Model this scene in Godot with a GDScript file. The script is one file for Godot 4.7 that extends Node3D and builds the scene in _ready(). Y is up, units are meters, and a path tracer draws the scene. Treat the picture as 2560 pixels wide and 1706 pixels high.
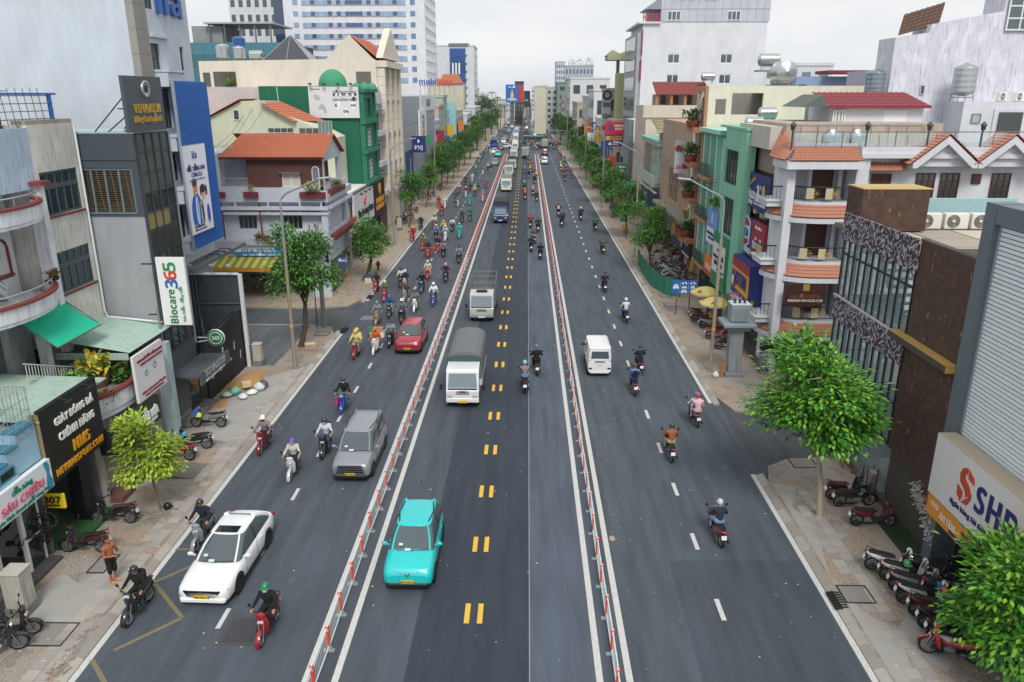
extends Node3D
var cnt:={}
var mats:={}
var TX:={}
var ubox:BoxMesh
var rng:=RandomNumberGenerator.new()
var font:SystemFont
var font_b:SystemFont
var font_s:SystemFont
func _ready() -> void:
	rng.seed=4711
	setup_camera_and_light()
	font=SystemFont.new();font.font_names=PackedStringArray(["Droid Sans"])
	font_b=SystemFont.new();font_b.font_names=PackedStringArray(["Droid Sans"]);font_b.font_weight=700
	font_s=SystemFont.new();font_s.font_names=PackedStringArray(["Droid Serif"]);font_s.font_weight=700
	ubox=BoxMesh.new();ubox.size=Vector3.ONE
	make_textures()
	build_ground()
	build_barriers()
	build_left()
	build_right()
	build_far()
	build_street()
	build_trees()
	build_vehicles()
	build_bikes()
	build_small()
func setup_camera_and_light() -> void:
	var cam:=Camera3D.new();cam.name="camera"
	cam.position=V(0,16,0)
	cam.rotation=V(deg_to_rad(-17.86),deg_to_rad(1.11),0)
	cam.fov=48.03;cam.near=.1;cam.far=4000.0
	add_child(cam);cam.current=true
	var env:=Environment.new()
	env.background_mode=Environment.BG_SKY
	var sky:=Sky.new()
	sky.sky_material=make_sky()
	env.sky=sky
	env.background_energy_multiplier=.61
	env.tonemap_mode=Environment.TONE_MAPPER_LINEAR
	env.tonemap_exposure=1.62
	env.sdfgi_enabled=true;env.ssao_enabled=true;env.ssil_enabled=true
	env.fog_enabled=true
	env.fog_density=.0001
	env.fog_light_color=Color(.86,.89,.93)
	var we:=WorldEnvironment.new();we.name="environment";we.environment=env;add_child(we)
	var sun:=DirectionalLight3D.new();sun.name="sun"
	sun.light_energy=.5;sun.light_color=Color(1.0,.985,.96)
	sun.light_angular_distance=20.0;sun.shadow_enabled=true
	add_child(sun)
	sun.look_at_from_position(V(6,36,32),Vector3.ZERO,Vector3.UP)
func make_sky() -> PanoramaSkyMaterial:
	var w:=1024;var h:=512
	var fn:=FastNoiseLite.new();fn.seed=5;fn.frequency=1.0;fn.fractal_octaves=5
	fn.noise_type=FastNoiseLite.TYPE_SIMPLEX_SMOOTH
	var im:=Image.create(w,h,false,Image.FORMAT_RGBF)
	for y in h:
		var el:=PI*(.5-(y+.5)/h)
		var se:=sin(el);var ce:=cos(el)
		for x in w:
			if el<-.02:
				im.set_pixel(x,y,Color(.90,.92,.945));continue
			var az:=TAU*(x+.5)/w
			var k:=1.0/(maxf(se,.0)+.22)
			var t:=fn.get_noise_3d(cos(az)*ce*k*.75,3.0+se*2.0,sin(az)*ce*k*.75)
			t=clampf(t*1.1+.55,.0,1.0)
			im.set_pixel(x,y,Color(.81,.84,.885).lerp(Color(.95,.957,.967),t))
	var p:=PanoramaSkyMaterial.new()
	p.panorama=ImageTexture.create_from_image(im)
	return p
# ---------------------------------------------------------------- textures and materials
func ntex(key:String,sd:int,freq:float,oct:int,lo:float,hi:float,size:=512,typ:=0,thr:=-1.0) -> void:
	var fn:=FastNoiseLite.new();fn.seed=sd;fn.frequency=freq;fn.fractal_octaves=oct
	fn.noise_type=FastNoiseLite.TYPE_CELLULAR if typ==1 else FastNoiseLite.TYPE_SIMPLEX_SMOOTH
	var im:=fn.get_seamless_image(size,size)
	im.convert(Image.FORMAT_L8)
	var d:=im.get_data()
	for i in d.size():
		var t:=d[i]/255.0
		if thr>=.0:
			t=smoothstep(thr-.12,thr+.12,t)
		d[i]=int(255.0*pow(lerpf(lo,hi,t),.4545))
	TX[key]=ImageTexture.create_from_image(Image.create_from_data(size,size,false,Image.FORMAT_L8,d))
func make_textures() -> void:
	ntex("soft",1,.012,5,.90,1.0)
	ntex("blotch",2,.010,4,.88,1.0,512,0,.55)
	ntex("grime",3,.02,6,.80,1.0,512,0,.34)
	ntex("fine",4,.16,3,.80,1.0)
	ntex("speck",5,.33,2,.55,1.0)
	ntex("coarse",6,.006,4,.86,1.0)
	ntex("wallt",9,.012,6,.9,1.0)
	ntex("lane",10,.012,6,.60,1.0)
	ntex("rust",7,.018,6,.0,1.0,512,0,.62)
	ntex("bumpn",8,.08,5,.0,1.0)
	var im:=Image.create(512,512,false,Image.FORMAT_L8)
	for y in 512:
		for x in 512:
			var s:=.5+.5*sin(TAU*x/32.0)
			im.set_pixel(x,y,Color(s,s,s))
	TX["rib"]=ImageTexture.create_from_image(im)
	var f1:=FastNoiseLite.new();f1.seed=21;f1.frequency=.004;f1.fractal_octaves=5
	var f2:=FastNoiseLite.new();f2.seed=22;f2.frequency=.09;f2.fractal_octaves=3
	var f3:=FastNoiseLite.new();f3.seed=23;f3.frequency=.009;f3.fractal_octaves=4
	var a:=f1.get_seamless_image(1024,1024);var b:=f2.get_seamless_image(1024,1024);var e:=f3.get_seamless_image(1024,1024)
	var out:=Image.create(1024,1024,false,Image.FORMAT_RGB8)
	var grey:=Color("aaa59f");var tan_c:=Color("b0a08f");var dark:=Color("8f8a84")
	for y in 1024:
		for x in 1024:
			var t:=smoothstep(.54,.60,a.get_pixel(x,y).r)
			var u:=smoothstep(.60,.66,e.get_pixel(x,y).r)
			var cc:=grey.lerp(tan_c,t*.85).lerp(dark,u*.55)
			var k:=.84+.3*b.get_pixel(x,y).r
			out.set_pixel(x,y,Color(cc.r*k,cc.g*k,cc.b*k))
	TX["pave"]=ImageTexture.create_from_image(out)
	var f4:=FastNoiseLite.new();f4.seed=31;f4.frequency=.02;f4.fractal_octaves=4
	var db:=Image.create(512,512,false,Image.FORMAT_RGB8)
	for y in 512:
		for x in 512:
			var zig:=absf(fposmod(x/64.0,2.0)-1.0)*40.0
			var t2:=f4.get_noise_2d(x*1.2+9.0,(y+zig)*4.2)*.9+f4.get_noise_2d(x*3.0,y*2.0)*.6
			db.set_pixel(x,y,Color("33262a").lerp(Color("b4aebc"),smoothstep(-.12,.30,t2)))
	TX["daub"]=ImageTexture.create_from_image(db)
	var rs:=Image.create(512,512,false,Image.FORMAT_RGB8)
	var f5:=FastNoiseLite.new();f5.seed=41;f5.frequency=.011;f5.fractal_octaves=6
	for y in 512:
		for x in 512:
			var t3:=f5.get_noise_2d(x*3.0,y*.9)
			var t4:=f5.get_noise_2d(x*1.5+700.0,y*1.5)
			var bc:=Color("5c463c").lerp(Color("4a3831"),clampf(t4+.5,0,1))
			rs.set_pixel(x,y,bc.lerp(Color("a5762f"),smoothstep(.46,.60,t3)))
	TX["corten"]=ImageTexture.create_from_image(rs)
func mk(key:String,col:String,rough:=.85,metal:=.0,tex:="",ts=.3,det:="",ds=.05) -> StandardMaterial3D:
	if mats.has(key):return mats[key]
	var m:=StandardMaterial3D.new()
	m.albedo_color=Color(col);m.roughness=rough;m.metallic=metal
	if tex:
		m.albedo_texture=TX[tex]
		m.uv1_triplanar=true;m.uv1_world_triplanar=true
		m.uv1_scale=ts if ts is Vector3 else Vector3.ONE*float(ts)
	if det:
		m.detail_enabled=true;m.detail_albedo=TX[det];m.detail_blend_mode=BaseMaterial3D.BLEND_MODE_MUL
		m.detail_uv_layer=BaseMaterial3D.DETAIL_UV_2
		m.uv2_triplanar=true;m.uv2_world_triplanar=true
		m.uv2_scale=ds if ds is Vector3 else Vector3.ONE*float(ds)
	mats[key]=m
	return m
func pm(col:String,rough:=.55,metal:=.0) -> StandardMaterial3D:
	return mk("p_%s_%.2f_%.1f" % [col,rough,metal],col,rough,metal)
func wm(col:String) -> StandardMaterial3D:
	return mk("w_"+col,col,.9,.0,"wallt",V(.3,.05,.3),"coarse",V(.12,.09,.12))
func dm(col:String) -> StandardMaterial3D:
	return mk("d_"+col,col,.95,.0,"grime",V(.5,.06,.5),"blotch",V(.13,.09,.13))
func glass(col:="2c3a42",rough:=.06) -> StandardMaterial3D:
	var k:="g_"+col
	if mats.has(k):return mats[k]
	var m:=StandardMaterial3D.new();m.albedo_color=Color(col);m.roughness=rough;m.metallic_specular=.8
	mats[k]=m
	return m
func clear_glass() -> StandardMaterial3D:
	if mats.has("clear"):return mats["clear"]
	var m:=StandardMaterial3D.new();m.transparency=BaseMaterial3D.TRANSPARENCY_ALPHA
	m.albedo_color=Color(.70,.82,.84,.22);m.roughness=.03
	mats["clear"]=m
	return m
func carp(col:String) -> StandardMaterial3D:
	var k:="c_"+col
	if mats.has(k):return mats[k]
	var m:=StandardMaterial3D.new();m.albedo_color=Color(col);m.roughness=.38
	m.clearcoat_enabled=true;m.clearcoat=.7;m.clearcoat_roughness=.08
	mats[k]=m
	return m
# ---------------------------------------------------------------- mesh builder
class B:
	var v:=PackedVector3Array()
	var n:=PackedVector3Array()
	var uv:=PackedVector2Array()
	func tri(a:Vector3,b:Vector3,c:Vector3,na:Vector3,nb:Vector3,nc:Vector3) -> void:
		v.append(a);v.append(c);v.append(b);n.append(na);n.append(nc);n.append(nb)
		uv.append(Vector2.ZERO);uv.append(Vector2.ZERO);uv.append(Vector2.ZERO)
	func t3(a:Vector3,b:Vector3,c:Vector3) -> void:
		var k:=(b-a).cross(c-a).normalized()
		tri(a,b,c,k,k,k)
	func q(a:Vector3,b:Vector3,c:Vector3,d:Vector3) -> void:
		var k:=(c-a).cross(d-b).normalized()
		v.append(a);v.append(c);v.append(b);v.append(a);v.append(d);v.append(c)
		for i in 6:n.append(k)
		uv.append(Vector2(0,1));uv.append(Vector2(1,0));uv.append(Vector2(1,1));uv.append(Vector2(0,1));uv.append(Vector2(0,0));uv.append(Vector2(1,0))
	func bx(x0:float,x1:float,y0:float,y1:float,z0:float,z1:float) -> void:
		box(Vector3((x0+x1)/2,(y0+y1)/2,(z0+z1)/2),Vector3(absf(x1-x0),absf(y1-y0),absf(z1-z0)))
	func box(c:Vector3,s:Vector3,bs:=Basis()) -> void:
		var h:=s*.5
		var p:=[]
		for i in 8:
			p.append(c+bs*Vector3(h.x if i & 1 else -h.x,h.y if i & 2 else -h.y,h.z if i & 4 else -h.z))
		q(p[4],p[5],p[7],p[6]);q(p[1],p[0],p[2],p[3]);q(p[5],p[1],p[3],p[7])
		q(p[0],p[4],p[6],p[2]);q(p[6],p[7],p[3],p[2]);q(p[0],p[1],p[5],p[4])
	func cbox(c:Vector3,s:Vector3,r:float,bs:=Basis()) -> void:
		var h:=s*.5
		var rows:=[]
		for k in [[-h.y,r],[-h.y+r,.0],[h.y-r,.0],[h.y,r]]:
			var x:float=h.x-k[1];var z:float=h.z-k[1]
			var ring:=PackedVector3Array()
			for e in [[x-r,z],[x,z-r],[x,-z+r],[x-r,-z],[-x+r,-z],[-x,-z+r],[-x,z-r],[-x+r,z]]:
				ring.append(c+bs*Vector3(e[0],k[0],e[1]))
			rows.append(ring)
		for i in 3:
			for j in 8:
				q(rows[i][j],rows[i][(j+1) % 8],rows[i+1][(j+1) % 8],rows[i+1][j])
		fan(rows[3],false);fan(rows[0],true)
	func fan(ring:PackedVector3Array,flip:bool) -> void:
		for i in range(1,ring.size()-1):
			if flip:t3(ring[0],ring[i+1],ring[i])
			else:t3(ring[0],ring[i],ring[i+1])
	func grid(rows:Array,wrap:=false,flip:=false) -> void:
		var nr:=rows.size();var nc:int=rows[0].size()
		var nn:=[]
		for i in nr:
			var r:=PackedVector3Array();r.resize(nc)
			nn.append(r)
		var lim:=nc if wrap else nc-1
		for i in nr-1:
			for j in lim:
				var j2:=(j+1) % nc
				var a:Vector3=rows[i][j];var b:Vector3=rows[i][j2];var c:Vector3=rows[i+1][j2];var d:Vector3=rows[i+1][j]
				var k:=(c-a).cross(d-b)
				if flip:k=-k
				nn[i][j]+=k;nn[i][j2]+=k;nn[i+1][j2]+=k;nn[i+1][j]+=k
		for i in nr-1:
			for j in lim:
				var j2:=(j+1) % nc
				var A:Vector3=nn[i][j].normalized();var Bn:Vector3=nn[i][j2].normalized();var C:Vector3=nn[i+1][j2].normalized();var D:Vector3=nn[i+1][j].normalized()
				if flip:
					tri(rows[i][j],rows[i+1][j2],rows[i][j2],A,C,Bn);tri(rows[i][j],rows[i+1][j],rows[i+1][j2],A,D,C)
				else:
					tri(rows[i][j],rows[i][j2],rows[i+1][j2],A,Bn,C);tri(rows[i][j],rows[i+1][j2],rows[i+1][j],A,C,D)
	func tube(pts:Array,rad,sides:=6,cap:=true) -> void:
		var rows:=[]
		for i in pts.size():
			var p:Vector3=pts[i]
			var dir:Vector3=((pts[mini(i+1,pts.size()-1)] as Vector3)-(pts[maxi(i-1,0)] as Vector3)).normalized()
			var up:=Vector3.UP if absf(dir.y)<.9 else Vector3.RIGHT
			var x:=up.cross(dir).normalized();var y:=dir.cross(x)
			var r:float=rad[i] if rad is Array else rad
			var ring:=PackedVector3Array()
			for k in sides:
				var t:=TAU*k/sides
				ring.append(p+x*cos(t)*r+y*sin(t)*r)
			rows.append(ring)
		grid(rows,true)
		if cap:
			fan(rows[0],true);fan(rows[-1],false)
	func lathe(prof:Array,sides:=12,o:=Vector3.ZERO,bs:=Basis()) -> void:
		var rows:=[]
		for p in prof:
			var ring:=PackedVector3Array()
			for k in sides:
				var t:=-TAU*k/sides
				ring.append(o+bs*Vector3(cos(t)*p[0],p[1],sin(t)*p[0]))
			rows.append(ring)
		grid(rows,true)
	func prism(poly:Array,d0:float,d1:float,o:=Vector3.ZERO,bs:=Basis()) -> void:
		var pts:=PackedVector2Array()
		for p in poly:pts.append(Vector2(p[0],p[1]))
		if Geometry2D.is_polygon_clockwise(pts):pts.reverse()
		var m:=pts.size()
		for i in m:
			var a:=pts[i];var b:=pts[(i+1) % m]
			q(o+bs*Vector3(a.x,a.y,d0),o+bs*Vector3(b.x,b.y,d0),o+bs*Vector3(b.x,b.y,d1),o+bs*Vector3(a.x,a.y,d1))
		var ix:=Geometry2D.triangulate_polygon(pts)
		for i in range(0,ix.size(),3):
			var a:=pts[ix[i]];var b:=pts[ix[i+1]];var c:=pts[ix[i+2]]
			if (b-a).cross(c-a)<.0:
				var s:=b;b=c;c=s
			t3(o+bs*Vector3(a.x,a.y,d1),o+bs*Vector3(b.x,b.y,d1),o+bs*Vector3(c.x,c.y,d1))
			t3(o+bs*Vector3(a.x,a.y,d0),o+bs*Vector3(c.x,c.y,d0),o+bs*Vector3(b.x,b.y,d0))
	func surf(mesh:ArrayMesh,mat:Material=null) -> ArrayMesh:
		var ar:=[];ar.resize(Mesh.ARRAY_MAX)
		ar[Mesh.ARRAY_VERTEX]=v;ar[Mesh.ARRAY_NORMAL]=n;ar[Mesh.ARRAY_TEX_UV]=uv
		mesh.add_surface_from_arrays(Mesh.PRIMITIVE_TRIANGLES,ar)
		if mat:mesh.surface_set_material(mesh.get_surface_count()-1,mat)
		return mesh
	func mesh(mat:Material=null) -> ArrayMesh:
		return surf(ArrayMesh.new(),mat)
# ---------------------------------------------------------------- nodes
func V(x:float,y:float,z:float)->Vector3:return Vector3(x,y,z)
func nm(s:String) -> String:
	cnt[s]=cnt.get(s,-1)+1
	return s if cnt[s]==0 else "%s_%03d" % [s,cnt[s]]
func thing(called:String,label:String,cat:String,at:=Vector3.ZERO,turn:=.0,group:="") -> Node3D:
	var o:=Node3D.new();o.name=nm(called);add_child(o)
	o.position=at;o.rotation.y=turn
	o.set_meta("label",label);o.set_meta("category",cat)
	if group:o.set_meta("group",group)
	return o
func structure(called:String) -> Node3D:
	var o:=Node3D.new();o.name=nm(called);add_child(o);o.set_meta("kind","structure")
	return o
func sub(par:Node,called:String) -> Node3D:
	var o:=Node3D.new();o.name=called;par.add_child(o,true)
	return o
func put(par:Node,called:String,mesh:Mesh,mat:Material=null,at:=Vector3.ZERO) -> MeshInstance3D:
	var o:=MeshInstance3D.new();o.name=called;o.mesh=mesh
	if mat:o.material_override=mat
	o.position=at
	par.add_child(o,true)
	return o
func org(p:Node) -> Vector3:
	var s:=Vector3.ZERO
	var k:=p
	while k is Node3D and k!=self:
		s+=(k as Node3D).position
		k=k.get_parent()
	return s
func bb(par:Node,called:String,m:Material,x0:float,x1:float,y0:float,y1:float,z0:float,z1:float) -> MeshInstance3D:
	var o:=MeshInstance3D.new();o.name=called;o.mesh=ubox;o.material_override=m
	o.position=V((x0+x1)/2,(y0+y1)/2,(z0+z1)/2)-org(par)
	o.scale=V(maxf(absf(x1-x0),.001),maxf(absf(y1-y0),.001),maxf(absf(z1-z0),.001))
	par.add_child(o,true)
	return o
func pw(par:Node,called:String,b:B,m:Material) -> MeshInstance3D:
	return put(par,called,b.mesh(),m,-org(par))
func copy_thing(o:Node3D,label:String,at:Vector3,turn:float,group:="") -> Node3D:
	var c:Node3D=o.duplicate();c.name=nm(String(o.name).get_slice("_0",0));add_child(c)
	c.position=at;c.rotation.y=turn
	c.set_meta("label",label)
	if group:c.set_meta("group",group)
	return c
func txt(par:Node,s:String,p:Vector3,f:String,h:float,w:float,m:Material,fo:Font=null,depth:=.03,called:="lettering",roll:=.0) -> MeshInstance3D:
	var t:=TextMesh.new()
	t.text=s;t.font=fo if fo else font_b;t.font_size=40;t.pixel_size=.01;t.depth=.06;t.curve_step=2.0
	t.horizontal_alignment=HORIZONTAL_ALIGNMENT_CENTER;t.vertical_alignment=VERTICAL_ALIGNMENT_CENTER
	var bs:=t.get_aabb()
	var o:=MeshInstance3D.new();o.name=called;o.mesh=t;o.material_override=m
	var sy:=h/.29
	var sx:=sy if w<=.0 else w/maxf(bs.size.x,.01)
	var rot:=Basis()
	if f=="x+":rot=Basis(Vector3.UP,PI/2)
	elif f=="x-":rot=Basis(Vector3.UP,-PI/2)
	elif f=="z-":rot=Basis(Vector3.UP,PI)
	var ctr:=bs.get_center()
	var sc:=V(sx,sy,depth/.06)
	rot=rot*Basis(Vector3.BACK,roll)
	o.transform=Transform3D(rot*Basis.from_scale(sc),p-org(par)-rot*(V(ctr.x,ctr.y,0)*sc))
	par.add_child(o,true)
	return o
func wall(par:Node,called:String,m:Material,f:String,a0:float,a1:float,y0:float,y1:float,p:float,th:float,holes:Array) -> MeshInstance3D:
	var b:=B.new()
	var lo:=minf(a0,a1);var hi:=maxf(a0,a1)
	var xs:=[lo,hi];var ys:=[y0,y1]
	for h in holes:
		for k in [minf(h[0],h[1]),maxf(h[0],h[1])]:
			if k>lo and k<hi and not xs.has(k):xs.append(k)
		for k in [h[2],h[3]]:
			if k>y0 and k<y1 and not ys.has(k):ys.append(k)
	xs.sort();ys.sort()
	var nx:=xs.size()-1;var ny:=ys.size()-1
	var solid:=func(i:int,j:int) -> bool:
		if i<0 or j<0 or i>=nx or j>=ny:return false
		var cx:float=(xs[i]+xs[i+1])/2;var cy:float=(ys[j]+ys[j+1])/2
		for h in holes:
			if cx>minf(h[0],h[1]) and cx<maxf(h[0],h[1]) and cy>h[2] and cy<h[3]:return false
		return true
	var s:=1.0 if f!="x-" else -1.0
	var P:=func(a:float,y:float,d:float) -> Vector3:
		if f=="z+":return V(a,y,p-d)
		return V(p-s*d,y,a)
	for i in nx:
		for j in ny:
			if not solid.call(i,j):continue
			var A:float=xs[i];var C:float=xs[i+1];var D:float=ys[j];var E:float=ys[j+1]
			var fl:=f=="x+"
			qq(b,P.call(A,D,0),P.call(C,D,0),P.call(C,E,0),P.call(A,E,0),fl)
			if not solid.call(i-1,j):qq(b,P.call(A,D,th),P.call(A,D,0),P.call(A,E,0),P.call(A,E,th),fl)
			if not solid.call(i+1,j):qq(b,P.call(C,D,0),P.call(C,D,th),P.call(C,E,th),P.call(C,E,0),fl)
			if not solid.call(i,j+1):qq(b,P.call(A,E,0),P.call(C,E,0),P.call(C,E,th),P.call(A,E,th),fl)
			if not solid.call(i,j-1):qq(b,P.call(A,D,th),P.call(C,D,th),P.call(C,D,0),P.call(A,D,0),fl)
	return pw(par,called,b,m)
func qq(b:B,a:Vector3,c:Vector3,d:Vector3,e:Vector3,flip:bool) -> void:
	if flip:b.q(a,e,d,c)
	else:b.q(a,c,d,e)
func fb(par:Node,called:String,m:Material,f:String,a0:float,a1:float,y0:float,y1:float,p:float,d0:float,d1:float) -> MeshInstance3D:
	if f=="z+":return bb(par,called,m,a0,a1,y0,y1,p+d0,p+d1)
	if f=="x+":return bb(par,called,m,p+d0,p+d1,y0,y1,a0,a1)
	return bb(par,called,m,p-d0,p-d1,y0,y1,a0,a1)
func fbx(b:B,f:String,a0:float,a1:float,y0:float,y1:float,p:float,d0:float,d1:float) -> void:
	if f=="z+":b.bx(a0,a1,y0,y1,p+d0,p+d1)
	elif f=="x+":b.bx(p+d0,p+d1,y0,y1,a0,a1)
	else:b.bx(p-d0,p-d1,y0,y1,a0,a1)
func win(par:Node,f:String,a0:float,a1:float,y0:float,y1:float,p:float,cols:int,rows:int,fm:Material,gm:Material,d:=.12,fw:=.06,sill:Material=null,called:="window") -> Node3D:
	var w:=sub(par,called)
	var lo:=minf(a0,a1);var hi:=maxf(a0,a1)
	var b:=B.new()
	fbx(b,f,lo,lo+fw,y0,y1,p,-d,-d+.06);fbx(b,f,hi-fw,hi,y0,y1,p,-d,-d+.06)
	fbx(b,f,lo+fw,hi-fw,y0,y0+fw,p,-d,-d+.06);fbx(b,f,lo+fw,hi-fw,y1-fw,y1,p,-d,-d+.06)
	var cw:=(hi-lo)/cols;var rh:=(y1-y0)/rows
	for i in range(1,cols):fbx(b,f,lo+cw*i-fw/2,lo+cw*i+fw/2,y0+fw,y1-fw,p,-d,-d+.055)
	for j in range(1,rows):fbx(b,f,lo+fw,hi-fw,y0+rh*j-fw/2,y0+rh*j+fw/2,p,-d,-d+.05)
	pw(w,"frame",b,fm)
	for i in cols:
		for j in rows:
			fb(w,"pane",gm,f,lo+cw*i+.01,lo+cw*(i+1)-.01,y0+rh*j+.01,y0+rh*(j+1)-.01,p,-d-.02,-d+.02)
	if sill:fb(w,"sill",sill,f,lo-.08,hi+.08,y0-.1,y0-.002,p,-.02,.1)
	return w
func tiles(par:Node,m:Material,e0:Vector3,e1:Vector3,r0:Vector3,r1:Vector3,tw:=.3,tl:=.35,called:="roof_tiles") -> MeshInstance3D:
	var b:=B.new()
	var nr:=maxi(2,int(e0.distance_to(r0)/tl))
	var nc:=maxi(2,int(maxf(e0.distance_to(e1),r0.distance_to(r1))/tw))
	var nrm:=(e1-e0).cross(r0-e0).normalized()
	if nrm.y<0:nrm=-nrm
	for i in nr:
		var t0:=float(i)/nr;var t1:=float(i+1)/nr
		var a0:=e0.lerp(r0,t0);var a1:=e1.lerp(r1,t0);var b0:=e0.lerp(r0,t1);var b1:=e1.lerp(r1,t1)
		var ra:=PackedVector3Array();var rb:=PackedVector3Array();var rc:=PackedVector3Array()
		for k in nc*2+1:
			var u:=float(k)/(nc*2)
			var up:=.055 if k % 2==1 else .0
			ra.append(a0.lerp(a1,u)+nrm*(.0+up*.2));rb.append(a0.lerp(a1,u)+nrm*(.05+up));rc.append(b0.lerp(b1,u)+nrm*(.012+up))
		var fl:=(e1-e0).cross(r0-e0).y<0
		for k in nc*2:
			qq(b,ra[k],ra[k+1],rb[k+1],rb[k],fl)
			qq(b,rb[k],rb[k+1],rc[k+1],rc[k],fl)
	var o:=pw(par,called,b,m)
	o.set_meta("kind","stuff")
	return o
# ---------------------------------------------------------------- ground,road,markings
func sheet(par:Node,called:String,m:Material,x0:float,x1:float,z0:float,z1:float,y:float) -> MeshInstance3D:
	var b:=B.new()
	b.q(V(x0,y,z0),V(x1,y,z0),V(x1,y,z1),V(x0,y,z1))
	return pw(par,called,b,m)
func flat(par:Node,called:String,m:Material,poly:Array,y:float) -> MeshInstance3D:
	var b:=B.new()
	var pts:=PackedVector2Array()
	for p in poly:pts.append(Vector2(p[0],p[1]))
	var ix:=Geometry2D.triangulate_polygon(pts)
	for i in range(0,ix.size(),3):
		var a:=pts[ix[i]];var c:=pts[ix[i+1]];var d:=pts[ix[i+2]]
		if (c-a).cross(d-a)>.0:
			var s:=c;c=d;d=s
		b.t3(V(a.x,y,a.y),V(c.x,y,c.y),V(d.x,y,d.y))
	return pw(par,called,b,m)
func slabpoly(par:Node,called:String,m:Material,poly:Array,y0:float,y1:float) -> MeshInstance3D:
	var b:=B.new()
	var pl:=[]
	for p in poly:pl.append([p[0],-p[1]])
	b.prism(pl,y0,y1,Vector3.ZERO,Basis(Vector3.RIGHT,-PI/2))
	return pw(par,called,b,m)
func asph(key:String,col:String) -> StandardMaterial3D:
	var m:=mk(key,col,.9,.0,"speck",.9,"lane",V(.22,.1,.02))
	m.normal_enabled=false
	return m
func build_ground() -> void:
	var gr:=structure("ground")
	sheet(gr,"earth",mk("earth","7d7a74",.95,0,"soft",.05),-1800,1800,60,-3000,-.16)
	var road:=structure("road")
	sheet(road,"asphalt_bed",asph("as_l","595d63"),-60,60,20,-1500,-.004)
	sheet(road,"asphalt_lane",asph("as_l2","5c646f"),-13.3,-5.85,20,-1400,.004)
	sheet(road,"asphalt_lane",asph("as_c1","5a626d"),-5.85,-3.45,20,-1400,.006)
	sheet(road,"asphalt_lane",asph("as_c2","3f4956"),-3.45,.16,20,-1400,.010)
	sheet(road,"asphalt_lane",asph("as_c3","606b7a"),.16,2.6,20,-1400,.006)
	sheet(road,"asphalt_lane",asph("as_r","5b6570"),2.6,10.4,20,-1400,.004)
	flat(road,"asphalt_patch",asph("as_rp","525b66"),[[5.2,-23.8],[5.6,-23.95],[9.9,-24.0],[9.9,20],[4.6,20]],.008)
	for x in [.16]:sheet(road,"seam",mk("seam","8b8e90",.9,0,"grime",V(2,1,.6)),x-.018,x+.018,20,-400,.0115)
	var ss:=structure("side_street")
	sheet(ss,"asphalt",asph("as_s","676c70"),-60,-13.2,-44.0,-57.4,.002)
	sheet(ss,"asphalt_strip",asph("as_s2","747b80"),-60,-14.6,-44.2,-53.1,.006)
	sheet(ss,"worn_line",mk("wornline","9d9c98",.9,0,"grime",1.4),-40,-15.4,-53.1,-53.3,.0105)
	var pv:=mk("pave","e2dcd6",.92,0,"pave",.085)
	var pv2:=mk("pave2","eee6da",.92,0,"pave",.085)
	var swl:=structure("pavement_left")
	slabpoly(swl,"slab",pv,[[-13.35,20],[-13.35,-50.6],[-14.0,-52.4],[-15.5,-52.6],[-15.5,-44.1],[-60,-44.1],[-60,20]],-.1,.12)
	slabpoly(swl,"slab",pv2,[[-13.35,-60.2],[-14.1,-58.2],[-15.6,-57.5],[-60,-57.5],[-60,-900],[-13.35,-900]],-.1,.12)
	var swr:=structure("pavement_right")
	slabpoly(swr,"slab",pv,[[10.45,20],[10.45,-29.6],[10.9,-31.2],[12.2,-32.1],[60,-32.1],[60,20]],-.1,.12)
	slabpoly(swr,"slab",pv,[[10.45,-39.6],[11.0,-37.6],[12.4,-36.8],[60,-36.8],[60,-900],[10.45,-900]],-.1,.12)
	var km:=[mk("kerb0","a8a39b",.9,0,"fine",.8,"soft",.3),mk("kerb1","9a958d",.9,0,"fine",.8,"soft",.3),mk("kerb2","b2ada4",.9,0,"fine",.8,"soft",.3)]
	var kb:=B.new()
	kb.prism([[0,-.08],[.3,-.08],[.3,.126],[.2,.126],[0,.03]],-.49,.49)
	var km_mesh:=kb.mesh()
	for side in [[swl,-13.07,-1.0],[swr,10.17,1.0]]:
		var z:=-15.0
		var far:=B.new()
		while z>-420.0:
			z-=1.0
			if side[2]<0 and z<-51.5 and z>-59.5:continue
			if side[2]>0 and z<-30.8 and z>-38.5:continue
			if z>-70.0:
				var o:=put(side[0],"kerb_stone",km_mesh,km[rng.randi() % 3],V(side[1],rng.randf_range(-.006,.006),z))
				if side[2]<0:o.rotation.y=PI
			else:
				far.bx(side[1],side[1]+.3*side[2],-.08,.122,z-.49,z+.49)
		pw(side[0],"kerb_run",far,km[0]).set_meta("kind","stuff")
	var sm:=[mk("slab0","a7a29c",.92,0,"fine",.6),mk("slab1","9f9a94",.92,0,"fine",.6),mk("slab2","aea8a0",.92,0,"fine",.6)]
	for i in 62:
		for r in 2:
			if rng.randf()<.14:continue
			var zc:=-17.3-i*.42
			var o2:=bb(swl,"paving_slab",sm[rng.randi() % 3],-14.35+r*.42,-13.95+r*.42,.09,.128+rng.randf()*.006,zc-.2,zc+.2)
			o2.rotation.y=rng.randf_range(-.02,.02)
	for i in 30:
		for r in 2:
			if rng.randf()<.25:continue
			var zc:=-17.0-i*.42
			bb(swr,"paving_slab",sm[rng.randi() % 3],11.0+r*.42,11.4+r*.42,.09,.127+rng.randf()*.006,zc-.2,zc+.2)
	var cem:=mk("cement","a9a7a2",.9,0,"fine",.5,"soft",.2)
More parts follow.
